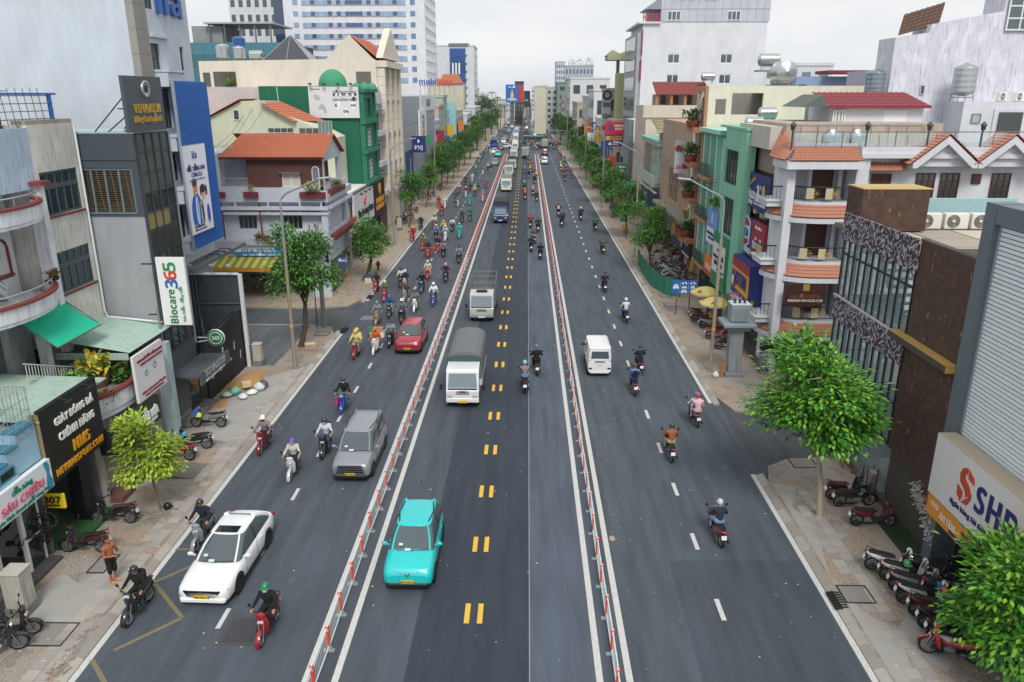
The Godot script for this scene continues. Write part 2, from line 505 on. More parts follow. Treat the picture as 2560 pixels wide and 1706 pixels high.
	flat(swr,"cement_patch",cem,[[11.0,-17],[11.6,-20.2],[10.9,-21.0],[10.6,-23.0],[10.9,-24.6],[12.3,-25.6],[11.3,-25.9],[10.8,-27.6],[11.6,-29.4],[10.6,-29.6],[10.55,-17]],.126)
	flat(swr,"cement_patch",cem,[[12.2,-18.3],[13.3,-19.6],[12.2,-20.8],[11.4,-20.0]],.126)
	flat(swl,"cement_patch",cem,[[-13.5,-22.5],[-14.6,-23.2],[-15.2,-22.0],[-16.1,-22.6],[-16.6,-20.6],[-14.5,-19.8],[-13.5,-20.6]],.124)
	flat(swl,"cement_patch",cem,[[-13.5,-33.0],[-15.6,-33.6],[-16.6,-36.5],[-15.8,-41.5],[-13.5,-43.9]],.124)
	var stl:=pm("3a3a3a",.6,.6)
	var cov:=mk("cover","8b8883",.8,0,"fine",.7)
	for c in [[swl,-15.3,-14.65,-22.6,-23.75],[swl,-15.15,-14.0,-18.9,-20.0],[swl,-14.7,-13.7,-50.2,-51.2],[swr,10.55,11.55,-21.45,-22.42],[swr,12.0,13.1,-32.0,-31.1],[swr,10.9,11.9,-58.2,-59.4],[swr,11.0,12.0,-61.2,-62.4]]:
		var fr:=sub(c[0],"manhole_cover")
		bb(fr,"plate",cov,c[1]+.05,c[2]-.05,.1,.131,c[4]+.05,c[3]-.05)
		var fb2:=B.new()
		fb2.bx(c[1],c[2],.1,.139,c[3]-.05,c[3]);fb2.bx(c[1],c[2],.1,.139,c[4],c[4]+.05)
		fb2.bx(c[1],c[1]+.05,.1,.139,c[4]+.05,c[3]-.05);fb2.bx(c[2]-.05,c[2],.1,.139,c[4]+.05,c[3]-.05)
		pw(fr,"frame",fb2,stl)
	for d in [[swr,10.12,-21.2],[swl,-13.1,-51.3],[swl,-13.1,-60.6]]:
		var gt:=B.new()
		for k in 7:gt.bx(d[1]-.02,d[1]+.4,.05,.15,d[2]-k*.13,d[2]-k*.13-.06)
		gt.bx(d[1]+.17,d[1]+.21,.05,.145,d[2]+.05,d[2]-.9)
		pw(d[0],"drain_grate",gt,stl)
	build_markings(road)
func build_markings(road:Node3D) -> void:
	var wh:=mk("roadwhite","cfcfcb",.75,0,"grime",V(1.6,1,.5),"fine",.8)
	var ye:=mk("roadyellow","e0b13c",.75,0,"grime",V(1.8,1,.9))
	var wo:=mk("roadworn","7b7358",.85,0,"grime",2.2)
	var dk:=mk("roadblack","4a4d51",.85,0,"fine",.8)
	for x in [-6.27,-5.42,2.17,3.03]:
		sheet(road,"white_line",wh,x-.1,x+.1,20,-221,.0125)
		sheet(road,"white_line",wh,x-.1,x+.1,-282,-520,.0125)
	for s in [[-12.95,20,-51.0],[-12.95,-60.0,-520],[10.05,20,-30.6],[10.05,-38.8,-520]]:
		sheet(road,"edge_line",wh,s[0]-.1,s[0]+.1,s[1],s[2],.0125)
	var z:=-16.85
	var i:=0
	while z>-420.0:
		if z>-222.0 or z<-282.0:
			for dx in [-.21,.21]:
				sheet(road,"yellow_dash",ye,-1.64+dx-.085,-1.64+dx+.085,z+.5,z-.5,.0145)
			sheet(road,"white_dash",wh,-9.73,-9.58,z+.9,z-.1,.0125)
			sheet(road,"white_dash",wh,6.30,6.46,z+.2,z-.9,.0125)
			if z>-60.0:
				var j:=rng.randf_range(-.1,.1)
				flat(road,"blacked_out_dash",dk,[[6.0+j-.13,z+.1],[6.0+j-.02,z+.25],[6.0+j+.13,z+.05],[6.0+j+.15,z-.9],[6.0+j+.02,z-1.1],[6.0+j-.12,z-.85]],.0125)
				flat(road,"blacked_out_dash",dk,[[-9.4+j,z+1.0],[-9.1+j,z+.95],[-9.15+j,z-.05],[-9.45+j,z+.05]],.0125)
		z-=4.0
		i+=1
	for s in [[-12.9,-24.3,-12.1,-24.3],[-12.74,-22.3,-11.8,-23.35],[-12.68,-22.2,-10.98,-20.45],[-10.98,-20.45,-12.4,-18.9],[-12.85,-18.5,-11.9,-17.5]]:
		var a:=Vector2(s[0],s[1]);var c:=Vector2(s[2],s[3]);var n:=(c-a).normalized().orthogonal()*.07
		flat(road,"worn_yellow_line",wo,[[a.x+n.x,a.y+n.y],[c.x+n.x,c.y+n.y],[c.x-n.x,c.y-n.y],[a.x-n.x,a.y-n.y]],.0125)
	bb(road,"road_cover",mk("rcover","45464a",.8,.1,"fine",.9),-9.3,-8.35,.0,.016,-20.4,-19.35)
	var fr:=B.new()
	for e in [[-9.48,-8.2,-19.33,-19.2],[-9.48,-8.2,-20.55,-20.42],[-9.48,-9.33,-20.42,-19.33],[-8.33,-8.2,-20.42,-19.33]]:fr.bx(e[0],e[1],.0,.014,e[2],e[3])
	pw(road,"cover_surround",fr,dk)
	bb(road,"road_cover",mk("rcover2","7d7d7b",.85,0,"fine",.9),-12.4,-11.3,.0,.014,-55.6,-54.5)
	var oil:=B.new()
	for k in 170:
		var c:=V([-11.2,-8.0,-4.4,1.2,4.7,8.2][k % 6]+rng.randfn(0,.35),.0135,rng.randf_range(-95.0,-16.0));var r:=rng.randf_range(.03,.13);var pr:=Vector3.ZERO;var p0:=Vector3.ZERO
		for j2 in 9:
			var p:=c+V(cos(TAU*j2/8.0)*r,0,-sin(TAU*j2/8.0)*r*1.8)*(rng.randf_range(.6,1.2) if j2<8 else 1.0)
			if j2==8:p=p0
			if j2==0:p0=p
			else:oil.t3(c,pr,p)
			pr=p
	pw(road,"oil_spots",oil,mk("oil","4d545d",.6)).set_meta("kind","stuff")
	var gr:=B.new()
	for k in 260:
		var zz:=rng.randf_range(-36.0,-24.5)
		var xx:=3.3+absf(rng.randfn(.0,.33))
		var r:=rng.randf_range(.008,.028)
		gr.lathe([[.0,.0],[r,.002],[r*.6,r*.7],[.0,r*.8]],5,V(xx,.012,zz))
	gr.lathe([[.21,.0],[.17,.02],[.06,.04],[.0,.045]],11,V(3.3,.012,-25.35),Basis.from_scale(V(.55,1,.9)))
	var go:=pw(self,"spilt_sand",gr,mk("sandgrit","a89c8c",.95,0,"fine",1.0))
	go.set_meta("kind","stuff");go.set_meta("label","pale sand and grit spilt on the asphalt beside the barrier");go.set_meta("category","sand")
	var lt:=B.new()
	for k in 240:
		var xx:=rng.randf_range(-12.8,9.9);var zz:=rng.randf_range(-70.0,-17.0)
		var s:=rng.randf_range(.02,.06)
		lt.box(V(xx,.018,zz),V(s,.006,s*rng.randf_range(.5,1.3)),Basis(Vector3.UP,rng.randf()*6.0))
	for k in 160:
		var left:=rng.randf()<.5
		var xx:=rng.randf_range(-17,-13.4) if left else rng.randf_range(10.4,14.0)
		var zz:=rng.randf_range(-44.0,-17.0)
		if not left and zz<-29.5:continue
		var s:=rng.randf_range(.03,.09)
		lt.box(V(xx,.135,zz),V(s,.006,s*rng.randf_range(.5,1.3)),Basis(Vector3.UP,rng.randf()*6.0))
	var lo:=pw(self,"road_litter",lt,pm("b9b7ae",.9))
	lo.set_meta("kind","stuff");lo.set_meta("label","scraps of paper and dead leaves lying about the roadway");lo.set_meta("category","litter")
# ---------------------------------------------------------------- lane barriers
func build_barriers() -> void:
	var gal:=pm("ccd6d7",.5,.1);var org_m:=pm("e8431f",.5);var wht:=pm("e6e8e6",.5);var foot:=pm("9aa5a6",.6,.3)
	var L:=1.65
	var rails:=B.new()
	for y in [.12,.84]:rails.box(V(0,y,0),V(.035,.035,L-.06))
	var bars:=B.new()
	for k in 11:bars.box(V(0,.48,-L/2+.14+k*(L-.28)/10.0),V(.01,.68,.01))
	var post:=B.new();post.box(V(0,.43,-L/2),V(.055,.84,.055))
	var cap:=B.new();cap.box(V(0,.845,-L/2),V(.1,.1,.09))
	var sleeve:=B.new();sleeve.box(V(0,.46,-L/2),V(.085,.5,.085))
	var top:=B.new();top.box(V(0,.893,-L/2),V(.06,.012,.05))
	var fo:=B.new();fo.box(V(0,.02,-L/2),V(.34,.03,.14));fo.box(V(.1,.1,-L/2),V(.03,.16,.05),Basis(Vector3.BACK,.5))
	var meshes:=[["rail",rails.mesh(),gal],["bars",bars.mesh(),gal],["post",post.mesh(),gal],["cap",cap.mesh(),org_m],["reflective_sleeve",sleeve.mesh(),org_m],["cap_top",top.mesh(),wht],["foot",fo.mesh(),foot]]
	var one:=ArrayMesh.new()
	for b in [[rails,gal],[post,gal],[cap,org_m],[sleeve,org_m],[fo,foot]]:b[0].surf(one,b[1])
	for side in [[-5.90,"steel barrier panel with orange post caps between the parked-line stripes beside oncoming motorbikes","barrier panels along the oncoming lanes",1.0],[2.60,"steel barrier panel with orange post caps beside the lanes heading away","barrier panels along the departing lanes",-1.0]]:
		if side[0]<0:side[1]="steel barrier panel with orange post caps beside the oncoming motorbike lanes"
		var z:=-14.9
		while z>-400.0:
			z-=L
			if z<-219.0 and z>-284.0:continue
			if z<-318.0:continue
			var o:Node3D
			if z>-75.0:
				o=thing("barrier_panel",side[1],"barrier",V(side[0]+rng.randfn(0,.012),.004,z),rng.randfn(0,.008),side[2])
				for m in meshes:
					put(o,m[0],m[1],m[2])
			else:
				o=MeshInstance3D.new();(o as MeshInstance3D).mesh=one;o.name=nm("barrier_panel");add_child(o);o.position=V(side[0],.004,z)
				o.set_meta("label",side[1]);o.set_meta("category","barrier");o.set_meta("group",side[2])
# ---------------------------------------------------------------- left side of the avenue
func arc_band(par:Node,called:String,m:Material,ctr:Vector3,rx:float,rz:float,t0:float,t1:float,y0:float,y1:float,th:float,segs:=12) -> MeshInstance3D:
	var b:=B.new()
	var rows:=[PackedVector3Array(),PackedVector3Array(),PackedVector3Array(),PackedVector3Array(),PackedVector3Array()]
	for i in segs+1:
		var t:=lerpf(t0,t1,float(i)/segs)
		var o:=V(ctr.x+cos(t)*rx,0,ctr.z+sin(t)*rz)
		var n:=V(ctr.x+cos(t)*(rx-th),0,ctr.z+sin(t)*(rz-th))
		rows[0].append(V(n.x,y0,n.z));rows[1].append(V(o.x,y0,o.z));rows[2].append(V(o.x,y1,o.z));rows[3].append(V(n.x,y1,n.z));rows[4].append(V(n.x,y0,n.z))
	for k in 4:
		for i in segs:b.q(rows[k][i+1],rows[k][i],rows[k+1][i],rows[k+1][i+1])
	b.q(rows[0][0],rows[1][0],rows[2][0],rows[3][0]);b.q(rows[1][segs],rows[0][segs],rows[3][segs],rows[2][segs])
	return pw(par,called,b,m)
func curve_plan(ctr:Vector3,rx:float,rz:float,t0:float,t1:float,segs:=12) -> Array:
	var o:=[]
	for i in segs+1:
		var t:=lerpf(t0,t1,float(i)/segs)
		o.append([ctr.x+cos(t)*rx,ctr.z+sin(t)*rz])
	return o
func ac_unit(label:String,at:Vector3,turn:float,group:="") -> Node3D:
	var o:=thing("air_conditioner",label,"air conditioner",at,turn,group)
	var b:=B.new();b.cbox(V(0,.3,0),V(.85,.56,.3),.02)
	put(o,"casing",b.mesh(),pm("dcdad2",.5))
	var f:=B.new()
	for r in [.23,.19,.15,.11,.07]:
		var pts:=[]
		for i in 17:pts.append(V(-.12+cos(TAU*i/16)*r,.3+sin(TAU*i/16)*r,.16))
		f.tube(pts,.006,4,false)
	f.lathe([[.0,.03],[.06,.02],[.06,.0]],12,V(-.12,.3,.16),Basis(Vector3.RIGHT,PI/2))
	put(o,"fan_guard",f.mesh(),pm("c9c7bf",.5))
	var d:=B.new();d.lathe([[.24,.003],[.0,.004]],20,V(-.12,.3,.15),Basis(Vector3.RIGHT,PI/2))
	put(o,"fan_opening",d.mesh(),pm("4a4a48",.7))
	var g:=B.new();g.box(V(-.3,.015,0),V(.06,.03,.34));g.box(V(.3,.015,0),V(.06,.03,.34))
	put(o,"feet",g.mesh(),pm("555555",.6))
	return o
func tank(label:String,at:Vector3,r:float,l:float,lying:bool,turn:=.0,col:="b9bec0") -> Node3D:
	var o:=thing("water_tank",label,"water tank",at,turn)
	var b:=B.new()
	var prof:=[[.0,-l/2-r*.28],[r*.55,-l/2-r*.2],[r*.95,-l/2]]
	for i in 9:
		var y:=-l/2+l*(i+.5)/9.0
		prof.append([r*(.985 if i % 2 else 1.0),y-l/22.0]);prof.append([r*(.985 if i % 2 else 1.0),y+l/22.0])
	prof.append_array([[r*.95,l/2],[r*.55,l/2+r*.2],[r*.16,l/2+r*.28],[r*.16,l/2+r*.34],[.0,l/2+r*.34]])
	var up:=.32
	if lying:b.lathe(prof,22,V(0,up+r,0),Basis(Vector3.RIGHT,PI/2))
	else:b.lathe(prof,22,V(0,up+l/2+r*.28,0))
	put(o,"drum",b.mesh(),mk("steeltank_"+col,col,.28,.85))
	var s:=B.new()
	for x in [-1,1]:
		for z in [-1,1]:
			s.tube([V(x*r*.7,0,z*(l*.35 if lying else r*.7)),V(x*r*.6,up+r*.3,z*(l*.33 if lying else r*.6))],.025,5)
	for z in [-1,1]:s.tube([V(-r*.7,up*.8,z*(l*.34 if lying else r*.65)),V(r*.7,up*.8,z*(l*.34 if lying else r*.65))],.025,5)
	put(o,"stand",s.mesh(),pm("6f7170",.6,.4))
	return o
func plant(label:String,at:Vector3,h:float,r:float,cols:Array,pot:="7a4536",group:="",dry:=false) -> Node3D:
	var o:=thing("potted_plant",label,"plant",at,.0,group)
	if pot:
		var p:=B.new();p.lathe([[.0,.0],[r*.45,.0],[r*.6,h*.28],[r*.55,h*.29],[r*.5,h*.24],[.0,h*.24]],12)
		put(o,"pot",p.mesh(),pm(pot,.9))
	var i:=0
	for c in cols:
		var b:=B.new()
		for k in 46:
			var az:=rng.randf()*TAU;var el:=rng.randf_range(.2,1.4)
			var d:=V(cos(az)*cos(el),sin(el),sin(az)*cos(el))
			var base:=V(rng.randfn(0,r*.25),h*rng.randf_range(.22,.55),rng.randfn(0,r*.25))
			var ln:=r*rng.randf_range(.5,1.0);var sd:=d.cross(Vector3.UP).normalized()*ln*(.06 if dry else .16)
			var mid:=base+d*ln*.6+V(0,ln*.08,0);var tip:=base+d*ln-V(0,ln*.15,0)
			b.t3(base,mid-sd,mid+sd);b.t3(mid-sd,tip,mid+sd)
		put(o,"leaves",b.mesh(),leafm(c))
		i+=1
	return o
func leafm(c:String) -> StandardMaterial3D:
	var k:="leaf_"+c
	if mats.has(k):return mats[k]
	var m:=StandardMaterial3D.new();m.albedo_color=Color(c);m.roughness=.6;m.cull_mode=BaseMaterial3D.CULL_DISABLED
	m.backlight_enabled=true;m.backlight=Color(c)*.35
	mats[k]=m
	return m
func shop_bay(par:Node,f:String,a0:float,a1:float,y1:float,p:float,depth:float,wallm:Material,dark:Material) -> void:
	fb(par,"shop_back_wall",dark,f,a0,a1,.13,y1,p,-depth-.12,-depth)
	var lo:=minf(a0,a1);var hi:=maxf(a0,a1)
	fb(par,"shop_side_wall",wallm,f,lo-.1,lo,.12,y1,p,-depth,.0)
	fb(par,"shop_side_wall",wallm,f,hi,hi+.1,.12,y1,p,-depth,.0)
	fb(par,"shop_ceiling",wallm,f,lo-.1,hi+.1,y1,y1+.12,p,-depth,.0)
func clutter(par:Node,f:String,a0:float,a1:float,y0:float,y1:float,p:float,d0:float,d1:float,n:int,cols:Array,called:="stacked_goods") -> void:
	for c in cols:
		var b:=B.new()
		for i in n:
			var a:=rng.randf_range(minf(a0,a1),maxf(a0,a1));var y:=rng.randf_range(y0,y1)
			var s:=rng.randf_range(.12,.4);var d:=rng.randf_range(d0,d1)
			fbx(b,f,a-s/2,a+s/2,y,y+s*.7,p,d-s/2,d+s/2)
		pw(par,called,b,pm(c,.8))
func build_left() -> void:
	left_near()
	left_cream_house()
	left_grey_tower()
	left_lot()
	left_ila()
	left_corner_house()
	left_row()
func left_near() -> void:
	var blue:=wm("9fc4d8");var trim:=pm("3f7d93",.7);var white:=wm("d8dcde");var dark:=white
	var o:=thing("parts_shop","light blue shop house with white sign and caged upper balcony","building",V(-20,0,-20))
	bb(o,"wall",blue,-27,-20.6,.12,9.0,-12,-23.65)
	bb(o,"upper_floor",blue,-20.6,-17.2,2.9,5.0,-12,-23.65)
	shop_bay(o,"x+",-14,-23.5,2.9,-17.2,3.2,white,dark)
	for s in [[-12,-22.0,4.6],[-22.0,-22.6,4.95],[-22.6,-23.65,5.35]]:
		bb(o,"parapet",blue,-17.2,-16.75,4.0,s[2],s[0],s[1]+.004)
		bb(o,"coping",trim,-17.25,-16.7,s[2],s[2]+.07,s[0],s[1]+.004)
	win(o,"x+",-20.0,-22.2,4.12,4.5,-16.75,3,1,trim,glass("232c2a"),-.03,.04,blue)
	var c:=B.new()
	for i in 15:c.tube([V(-16.72,5.15,-18.4-i*.36),V(-16.72,6.75,-18.4-i*.36)],.012,4)
	for y in [5.15,5.55,5.95,6.35,6.75]:c.tube([V(-16.72,y,-18.4),V(-16.72,y,-23.5)],.014,4)
	for i in 8:c.tube([V(-16.72-i*.16,6.75,-18.4),V(-16.72-i*.16,6.75,-23.5)],.012,4)
	for i in 9:c.tube([V(-16.72-i*.14,5.15,-23.5),V(-16.72-i*.14,6.75,-23.5)],.012,4)
	for y in [5.15,5.9,6.75]:c.tube([V(-16.72,y,-23.5),V(-17.9,y,-23.5)],.014,4)
	pw(o,"window_cage",c,pm("a7aaac",.5,.4))
	bb(o,"balcony_back_wall",white,-18.3,-18.1,5.0,7.0,-12,-23.6)
	for z in [-21.2,-22.5]:bb(o,"shopfront_post",pm("d6d6d4"),-17.2,-17.08,.12,2.9,z-.06,z+.06)
	win(o,"x+",-22.5,-23.4,.14,2.6,-17.1,1,2,pm("cfcfcd"),glass("20302c"),.02,.06)
	clutter(o,"x+",-19.5,-23.3,.15,2.2,-17.2,-2.8,-.6,26,["23262c","3c2f2a","6a2a26","2c3b55"])
	bb(o,"step",mk("stepdark","4d4c4a",.9,0,"fine",.6),-17.1,-16.6,.1,.24,-14,-23.5)
	var s:=thing("shop_sign","white shop sign with pink and green Vietnamese lettering","sign",V(-16.5,2.95,-21))
	bb(s,"panel",pm("dfe3e6",.5),-16.7,-16.5,2.95,4.0,-14,-23.68)
	var wv:=B.new()
	wv.prism([[0,0],[.32,0],[.36,.25],[.24,.5],[.30,.8],[.2,1.03],[.0,1.03],[.1,.6],[.02,.3]],.0,.006,V(-16.498,2.96,-23.3),Basis(Vector3.UP,PI/2))
	pw(s,"blue_wave",wv,pm("2f8fb0"))
	txt(s,"Cửa hàng",V(-16.48,3.76,-22.1),"x+",.17,1.05,pm("2b7d6b"))
	txt(s,"SÁU CHIÊU",V(-16.48,3.43,-22.05),"x+",.27,2.2,pm("c9637c"),null,.05)
	txt(s,"chuyên kinh doanh phụ tùng ôtô",V(-16.48,3.1,-21.9),"x+",.12,3.0,pm("2b7d6b"))
	var y3:=thing("number_sign","yellow hanging box sign reading 307","sign",V(-17,1.8,-24.1))
	var yb:=B.new();yb.cbox(V(-16.98,2.08,-24.15),V(.86,.6,.12),.03)
	pw(y3,"box",yb,pm("e8cf22",.4))
	txt(y3,"307",V(-16.98,2.14,-24.08),"z+",.27,.62,pm("161616"))
	txt(y3,"NEYMARSPORT",V(-16.98,1.92,-24.08),"z+",.06,.5,pm("161616"))
	bb(y3,"bracket",pm("222222"),-17.5,-16.6,2.38,2.42,-24.17,-24.13)
	var n:=thing("sports_shop","black fronted sports shop with pale green sheet roof","building",V(-20,0,-25.5))
	var blk:=pm("15171b",.5)
	bb(n,"back_building",wm("b9bcb9"),-27,-21.1,.12,5.0,-23.75,-28.0)
	shop_bay(n,"x+",-23.85,-27.1,2.95,-17.1,4.0,pm("6a6a6c",.8),pm("8a8680",.9))
	bb(n,"upper_wall",wm("a9adab"),-21.0,-17.0,3.08,5.1,-23.75,-27.2)
	var rf:=B.new()
	for i in 34:
		var z:=-23.7-i*.13
		rf.box(V(-19.6,5.42,z),V(6.0,.035,.066),Basis(Vector3.BACK,-.03));rf.box(V(-19.6,5.40,z-.066),V(6.0,.02,.066),Basis(Vector3.BACK,-.03))
	pw(n,"sheet_roof",rf,mk("palegreen","b3c9bd",.6,.1,"soft",.4,"grime",.2))
	var gf:=B.new();gf.bx(-20.9,-16.4,.12,.24,-24.0,-26.9)
	pw(n,"green_carpet",gf,mk("carpet","2f5a2b",1.0,0,"fine",1.4))
	for z in [-24.5,-25.6,-26.7]:bb(n,"display_shelf",pm("3a332a",.7),-20.6,-20.2,.25,2.3,z,z-.8)
	clutter(n,"x+",-24.2,-26.9,.4,2.2,-17.2,-3.3,-2.9,14,["2c2f36","6d6a62","8c3a2c"],"shoes_on_shelf")
	bb(n,"door_pier",blk,-17.5,-17.0,.12,2.95,-25.9,-26.35)
	bb(n,"side_board",mk("woodside","8b7d5b",.9,0,"soft",.8),-16.95,-16.62,3.0,5.6,-23.70,-23.72)
	var ns:=thing("sports_sign","large black sign board with white and gold sports shop lettering","sign",V(-16.6,2.9,-25.4))
	for k in 3:bb(ns,"panel",blk,-16.75,-16.55,2.95+k*.92,2.95+k*.92+.915,-23.74,-27.22)
	var wl:=pm("e9e9e6");var gold:=pm("d99a22",.45)
	txt(ns,"GIÀY BÓNG ĐÁ",V(-16.54,5.05,-25.6),"x+",.27,2.45,wl,null,.06)
	txt(ns,"CHÍNH HÃNG",V(-16.54,4.45,-25.6),"x+",.29,2.25,wl,null,.06)
	txt(ns,"NMS",V(-16.54,3.78,-25.7),"x+",.42,1.05,gold,null,.08)
	txt(ns,"NEYMARSPORT.COM",V(-16.54,3.25,-25.5),"x+",.24,3.05,gold,null,.06)
	for z in [-24.9,-26.3]:
		var fl:=thing("floodlight","small black floodlight on the black sign's top edge, "+("closer to the blue house" if z>-25 else "closer to the cream house"),"floodlight",V(-16.4,5.75,z))
		var fb3:=B.new();fb3.box(V(.15,-.12,0),V(.16,.06,.3),Basis(Vector3.BACK,.4));put(fl,"lamp_head",fb3.mesh(),pm("2b2d30"))
		var fa:=B.new();fa.tube([V(-.16,.0,0),V(.12,-.06,0)],.015,5);put(fl,"arm",fa.mesh(),pm("2b2d30"))
func left_cream_house() -> void:
	var cream:=dm("dbd9d2");var pblue:=dm("b4c7d9");var white:=dm("e0e3e7");var maroon:=pm("7d3a36",.8);var dark:=pm("4f372a",.8)
	var teal:=glass("0f2f3a");var tf:=pm("4d585c",.6)
	var o:=thing("cream_house","tall cream and pale blue house with curved balconies and maroon edges","building",V(-22,0,-31))
	bb(o,"rear_wall",cream,-30,-24.2,.12,14.7,-24.5,-34.55)
	for y in [3.9,7.9,12.2,14.4]:bb(o,"floor_slab",white,-24.2,-21.7,y,y+.25,-24.5,-34.5)
	bb(o,"inner_wall",cream,-24.2,-21.65,.12,14.4,-31.1,-31.3)
	wall(o,"wall",cream,"x+",-31.3,-34.6,5.4,14.83,-20.0,.3,[[-31.55,-34.3,11.12,12.93],[-31.55,-34.25,7.78,9.56]])
	bb(o,"wall_core",cream,-21.6,-20.36,5.4,14.8,-31.3,-34.55)
	wall(o,"pale_blue_wall",pblue,"x+",-24.5,-31.3,12.35,14.73,-20.0,.3,[])
	bb(o,"blue_core",pblue,-21.6,-20.36,12.35,14.7,-24.5,-31.3)
	for wy in [[11.12,12.93],[7.78,9.56]]:
		win(o,"x+",-31.55,-34.3,wy[0],wy[0]+(wy[1]-wy[0])*.66,-20.0,5,1,tf,teal,.1,.1)
		win(o,"x+",-31.55,-34.3,wy[0]+(wy[1]-wy[0])*.66,wy[1],-20.0,5,1,tf,teal,.1,.1)
		bb(o,"window_sill",maroon,-20.02,-19.9,wy[0]-.09,wy[0]-.004,-31.5,-34.35)
	bb(o,"corner_pilaster",white,-20.3,-19.75,5.4,12.5,-31.0,-31.35)
	bb(o,"pilaster_cap",maroon,-20.4,-19.5,12.5,12.66,-30.75,-31.45)
	wall(o,"recess_wall",white,"x+",-24.5,-31.0,4.4,12.3,-21.3,.32,[[-26.0,-28.9,8.2,10.6],[-25.0,-29.6,4.5,6.9]])
	var ar:=B.new();var pts:=[]
	for i in 13:pts.append(V(-21.27,10.0+sin(PI*i/12.0)*.42,-30.15+cos(PI*i/12.0)*.42))
	pts.push_front(V(-21.27,8.95,-29.73));pts.append(V(-21.27,8.95,-30.57))
	ar.tube(pts,.06,6);ar.tube([V(-21.27,8.92,-29.65),V(-21.27,8.92,-30.65)],.09,6)
	pw(o,"niche_moulding",ar,maroon)
	bb(o,"balcony_column",white,-20.2,-19.85,4.4,8.1,-29.65,-30.0)
	for y in [8.1,11.55]:
		var c:=V(-20.6,0,-27.9)
		var pl:=curve_plan(c,1.9,3.15,-1.25,1.4,14)
		pl.append([-21.3,c.z+3.2]);pl.append([-21.3,c.z-3.1])
		slabpoly(o,"balcony_slab",white,pl,y-.25,y)
		arc_band(o,"parapet",white,c,1.95,3.2,-1.3,1.4,y-.1,y+.42,.14,16)
		arc_band(o,"maroon_edge",maroon,c,2.02,3.27,-1.3,1.4,y+.42,y+.52,.26,16)
		var rl:=B.new();var rp:=[]
		for i in 13:
			var t:=lerpf(-1.25,1.3,i/12.0)
			rp.append(V(c.x+cos(t)*1.85,y+.85,c.z+sin(t)*3.1))
			if i % 3==0:rl.tube([rp[i]-V(0,.28,0),rp[i]],.02,5)
		rl.tube(rp,.03,6)
		pw(o,"handrail",rl,pm("c8cccd",.3,.8))
	var st:=B.new()
	for i in 9:
		st.box(V(-20.7,8.3+i*.26,-28.6+i*.27),V(.7,.05,.26))
	for x in [-20.35,-21.05]:st.tube([V(x,8.25,-28.7),V(x,10.7,-26.2)],.03,5)
	for x in [-20.35]:
		for k in [.45,.7,.95]:st.tube([V(x,8.25+k,-28.7),V(x,10.7+k,-26.2)],.02,5)
	pw(o,"steel_stair",st,pm("7c7f80",.5,.5))
	var tr:=B.new()
	for i in 17:tr.tube([V(-20.15,14.8,-25.2-i*.48),V(-20.15,16.25,-25.0-i*.48)],.018,4)
	for y in [15.05,15.35,15.65,15.95]:tr.tube([V(-20.15,y,-25),V(-20.15,y,-33.6)],.018,4)
	pw(o,"trellis",tr,pm("6f6f68",.8))
	var bp:=B.new()
	for z in [-29.6,-33.4]:bp.bx(-20.25,-20.1,14.75,16.0,z,z-.1)
	bp.bx(-20.25,-20.12,15.98,16.06,-25,-33.9)
	pw(o,"blue_post",bp,pm("2a5fae",.5))
	bb(o,"roof_shed",pm("2a2320",.9),-23.5,-20.9,14.7,16.0,-25,-31.2)
	bb(o,"shed_roof",mk("shedroof","b8cdb8",.6,0,"soft",.5),-23.8,-20.6,16.1,16.16,-24.5,-31.4)
	bb(o,"parapet_band",dm("a69f93"),-20.6,-20.02,14.835,15.0,-31.3,-34.55)
	var dp:=B.new();dp.tube([V(-19.92,14.8,-34.5),V(-19.92,6.3,-34.5),V(-19.8,6.0,-34.45),V(-17.2,5.75,-34.4)],.05,6)
	pw(o,"downpipe",dp,pm("dfe3e4",.5))
	var sh:=B.new()
	for i in 22:sh.box(V(-17.25,.3+i*.11,-28.7),V(.05,.085,2.5),Basis(Vector3.BACK,.25))
	pw(o,"roller_shutter",sh,mk("shutterbeige","a3968a",.7,.1,"soft",.5))
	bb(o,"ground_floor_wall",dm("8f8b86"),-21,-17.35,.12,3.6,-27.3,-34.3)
	bb(o,"front_pier",dm("b6b2aa"),-17.35,-16.9,.12,3.6,-27.28,-27.45)
	bb(o,"front_pier",dm("a8bcc0"),-17.35,-16.75,.12,5.0,-33.5,-33.9)
	bb(o,"tiled_threshold",pm("6d4b43",.8),-17.2,-16.4,.12,.34,-27.4,-30.4)
	bb(o,"concrete_step",dm("b5b2ac"),-16.4,-15.9,.12,.3,-28.5,-29.8)
	var rp2:=B.new();rp2.prism([[0,0],[1.7,0],[0,.22]],-.7,.7,V(-16.0,.12,-30.2))
	pw(o,"ramp_plate",rp2,mk("rampp","b9b5ad",.85,0,"rib",V(2.2,1,2.2)))
	var c2:=V(-18.6,0,-30.2)
	var pl2:=curve_plan(c2,1.7,2.9,-1.35,1.35,12);pl2.append([-20.0,-27.4]);pl2.append([-20.0,-33.0])
	slabpoly(o,"planter_slab",white,pl2,3.35,3.6)
	arc_band(o,"planter_parapet",white,c2,1.75,2.95,-1.35,1.35,3.598,4.25,.15,14)
	arc_band(o,"maroon_edge",maroon,c2,1.83,3.03,-1.35,1.35,4.25,4.38,.28,14)
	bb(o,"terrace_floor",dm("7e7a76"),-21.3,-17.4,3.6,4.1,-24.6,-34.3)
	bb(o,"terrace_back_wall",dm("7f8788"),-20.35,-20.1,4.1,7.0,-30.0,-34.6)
	var rf:=B.new()
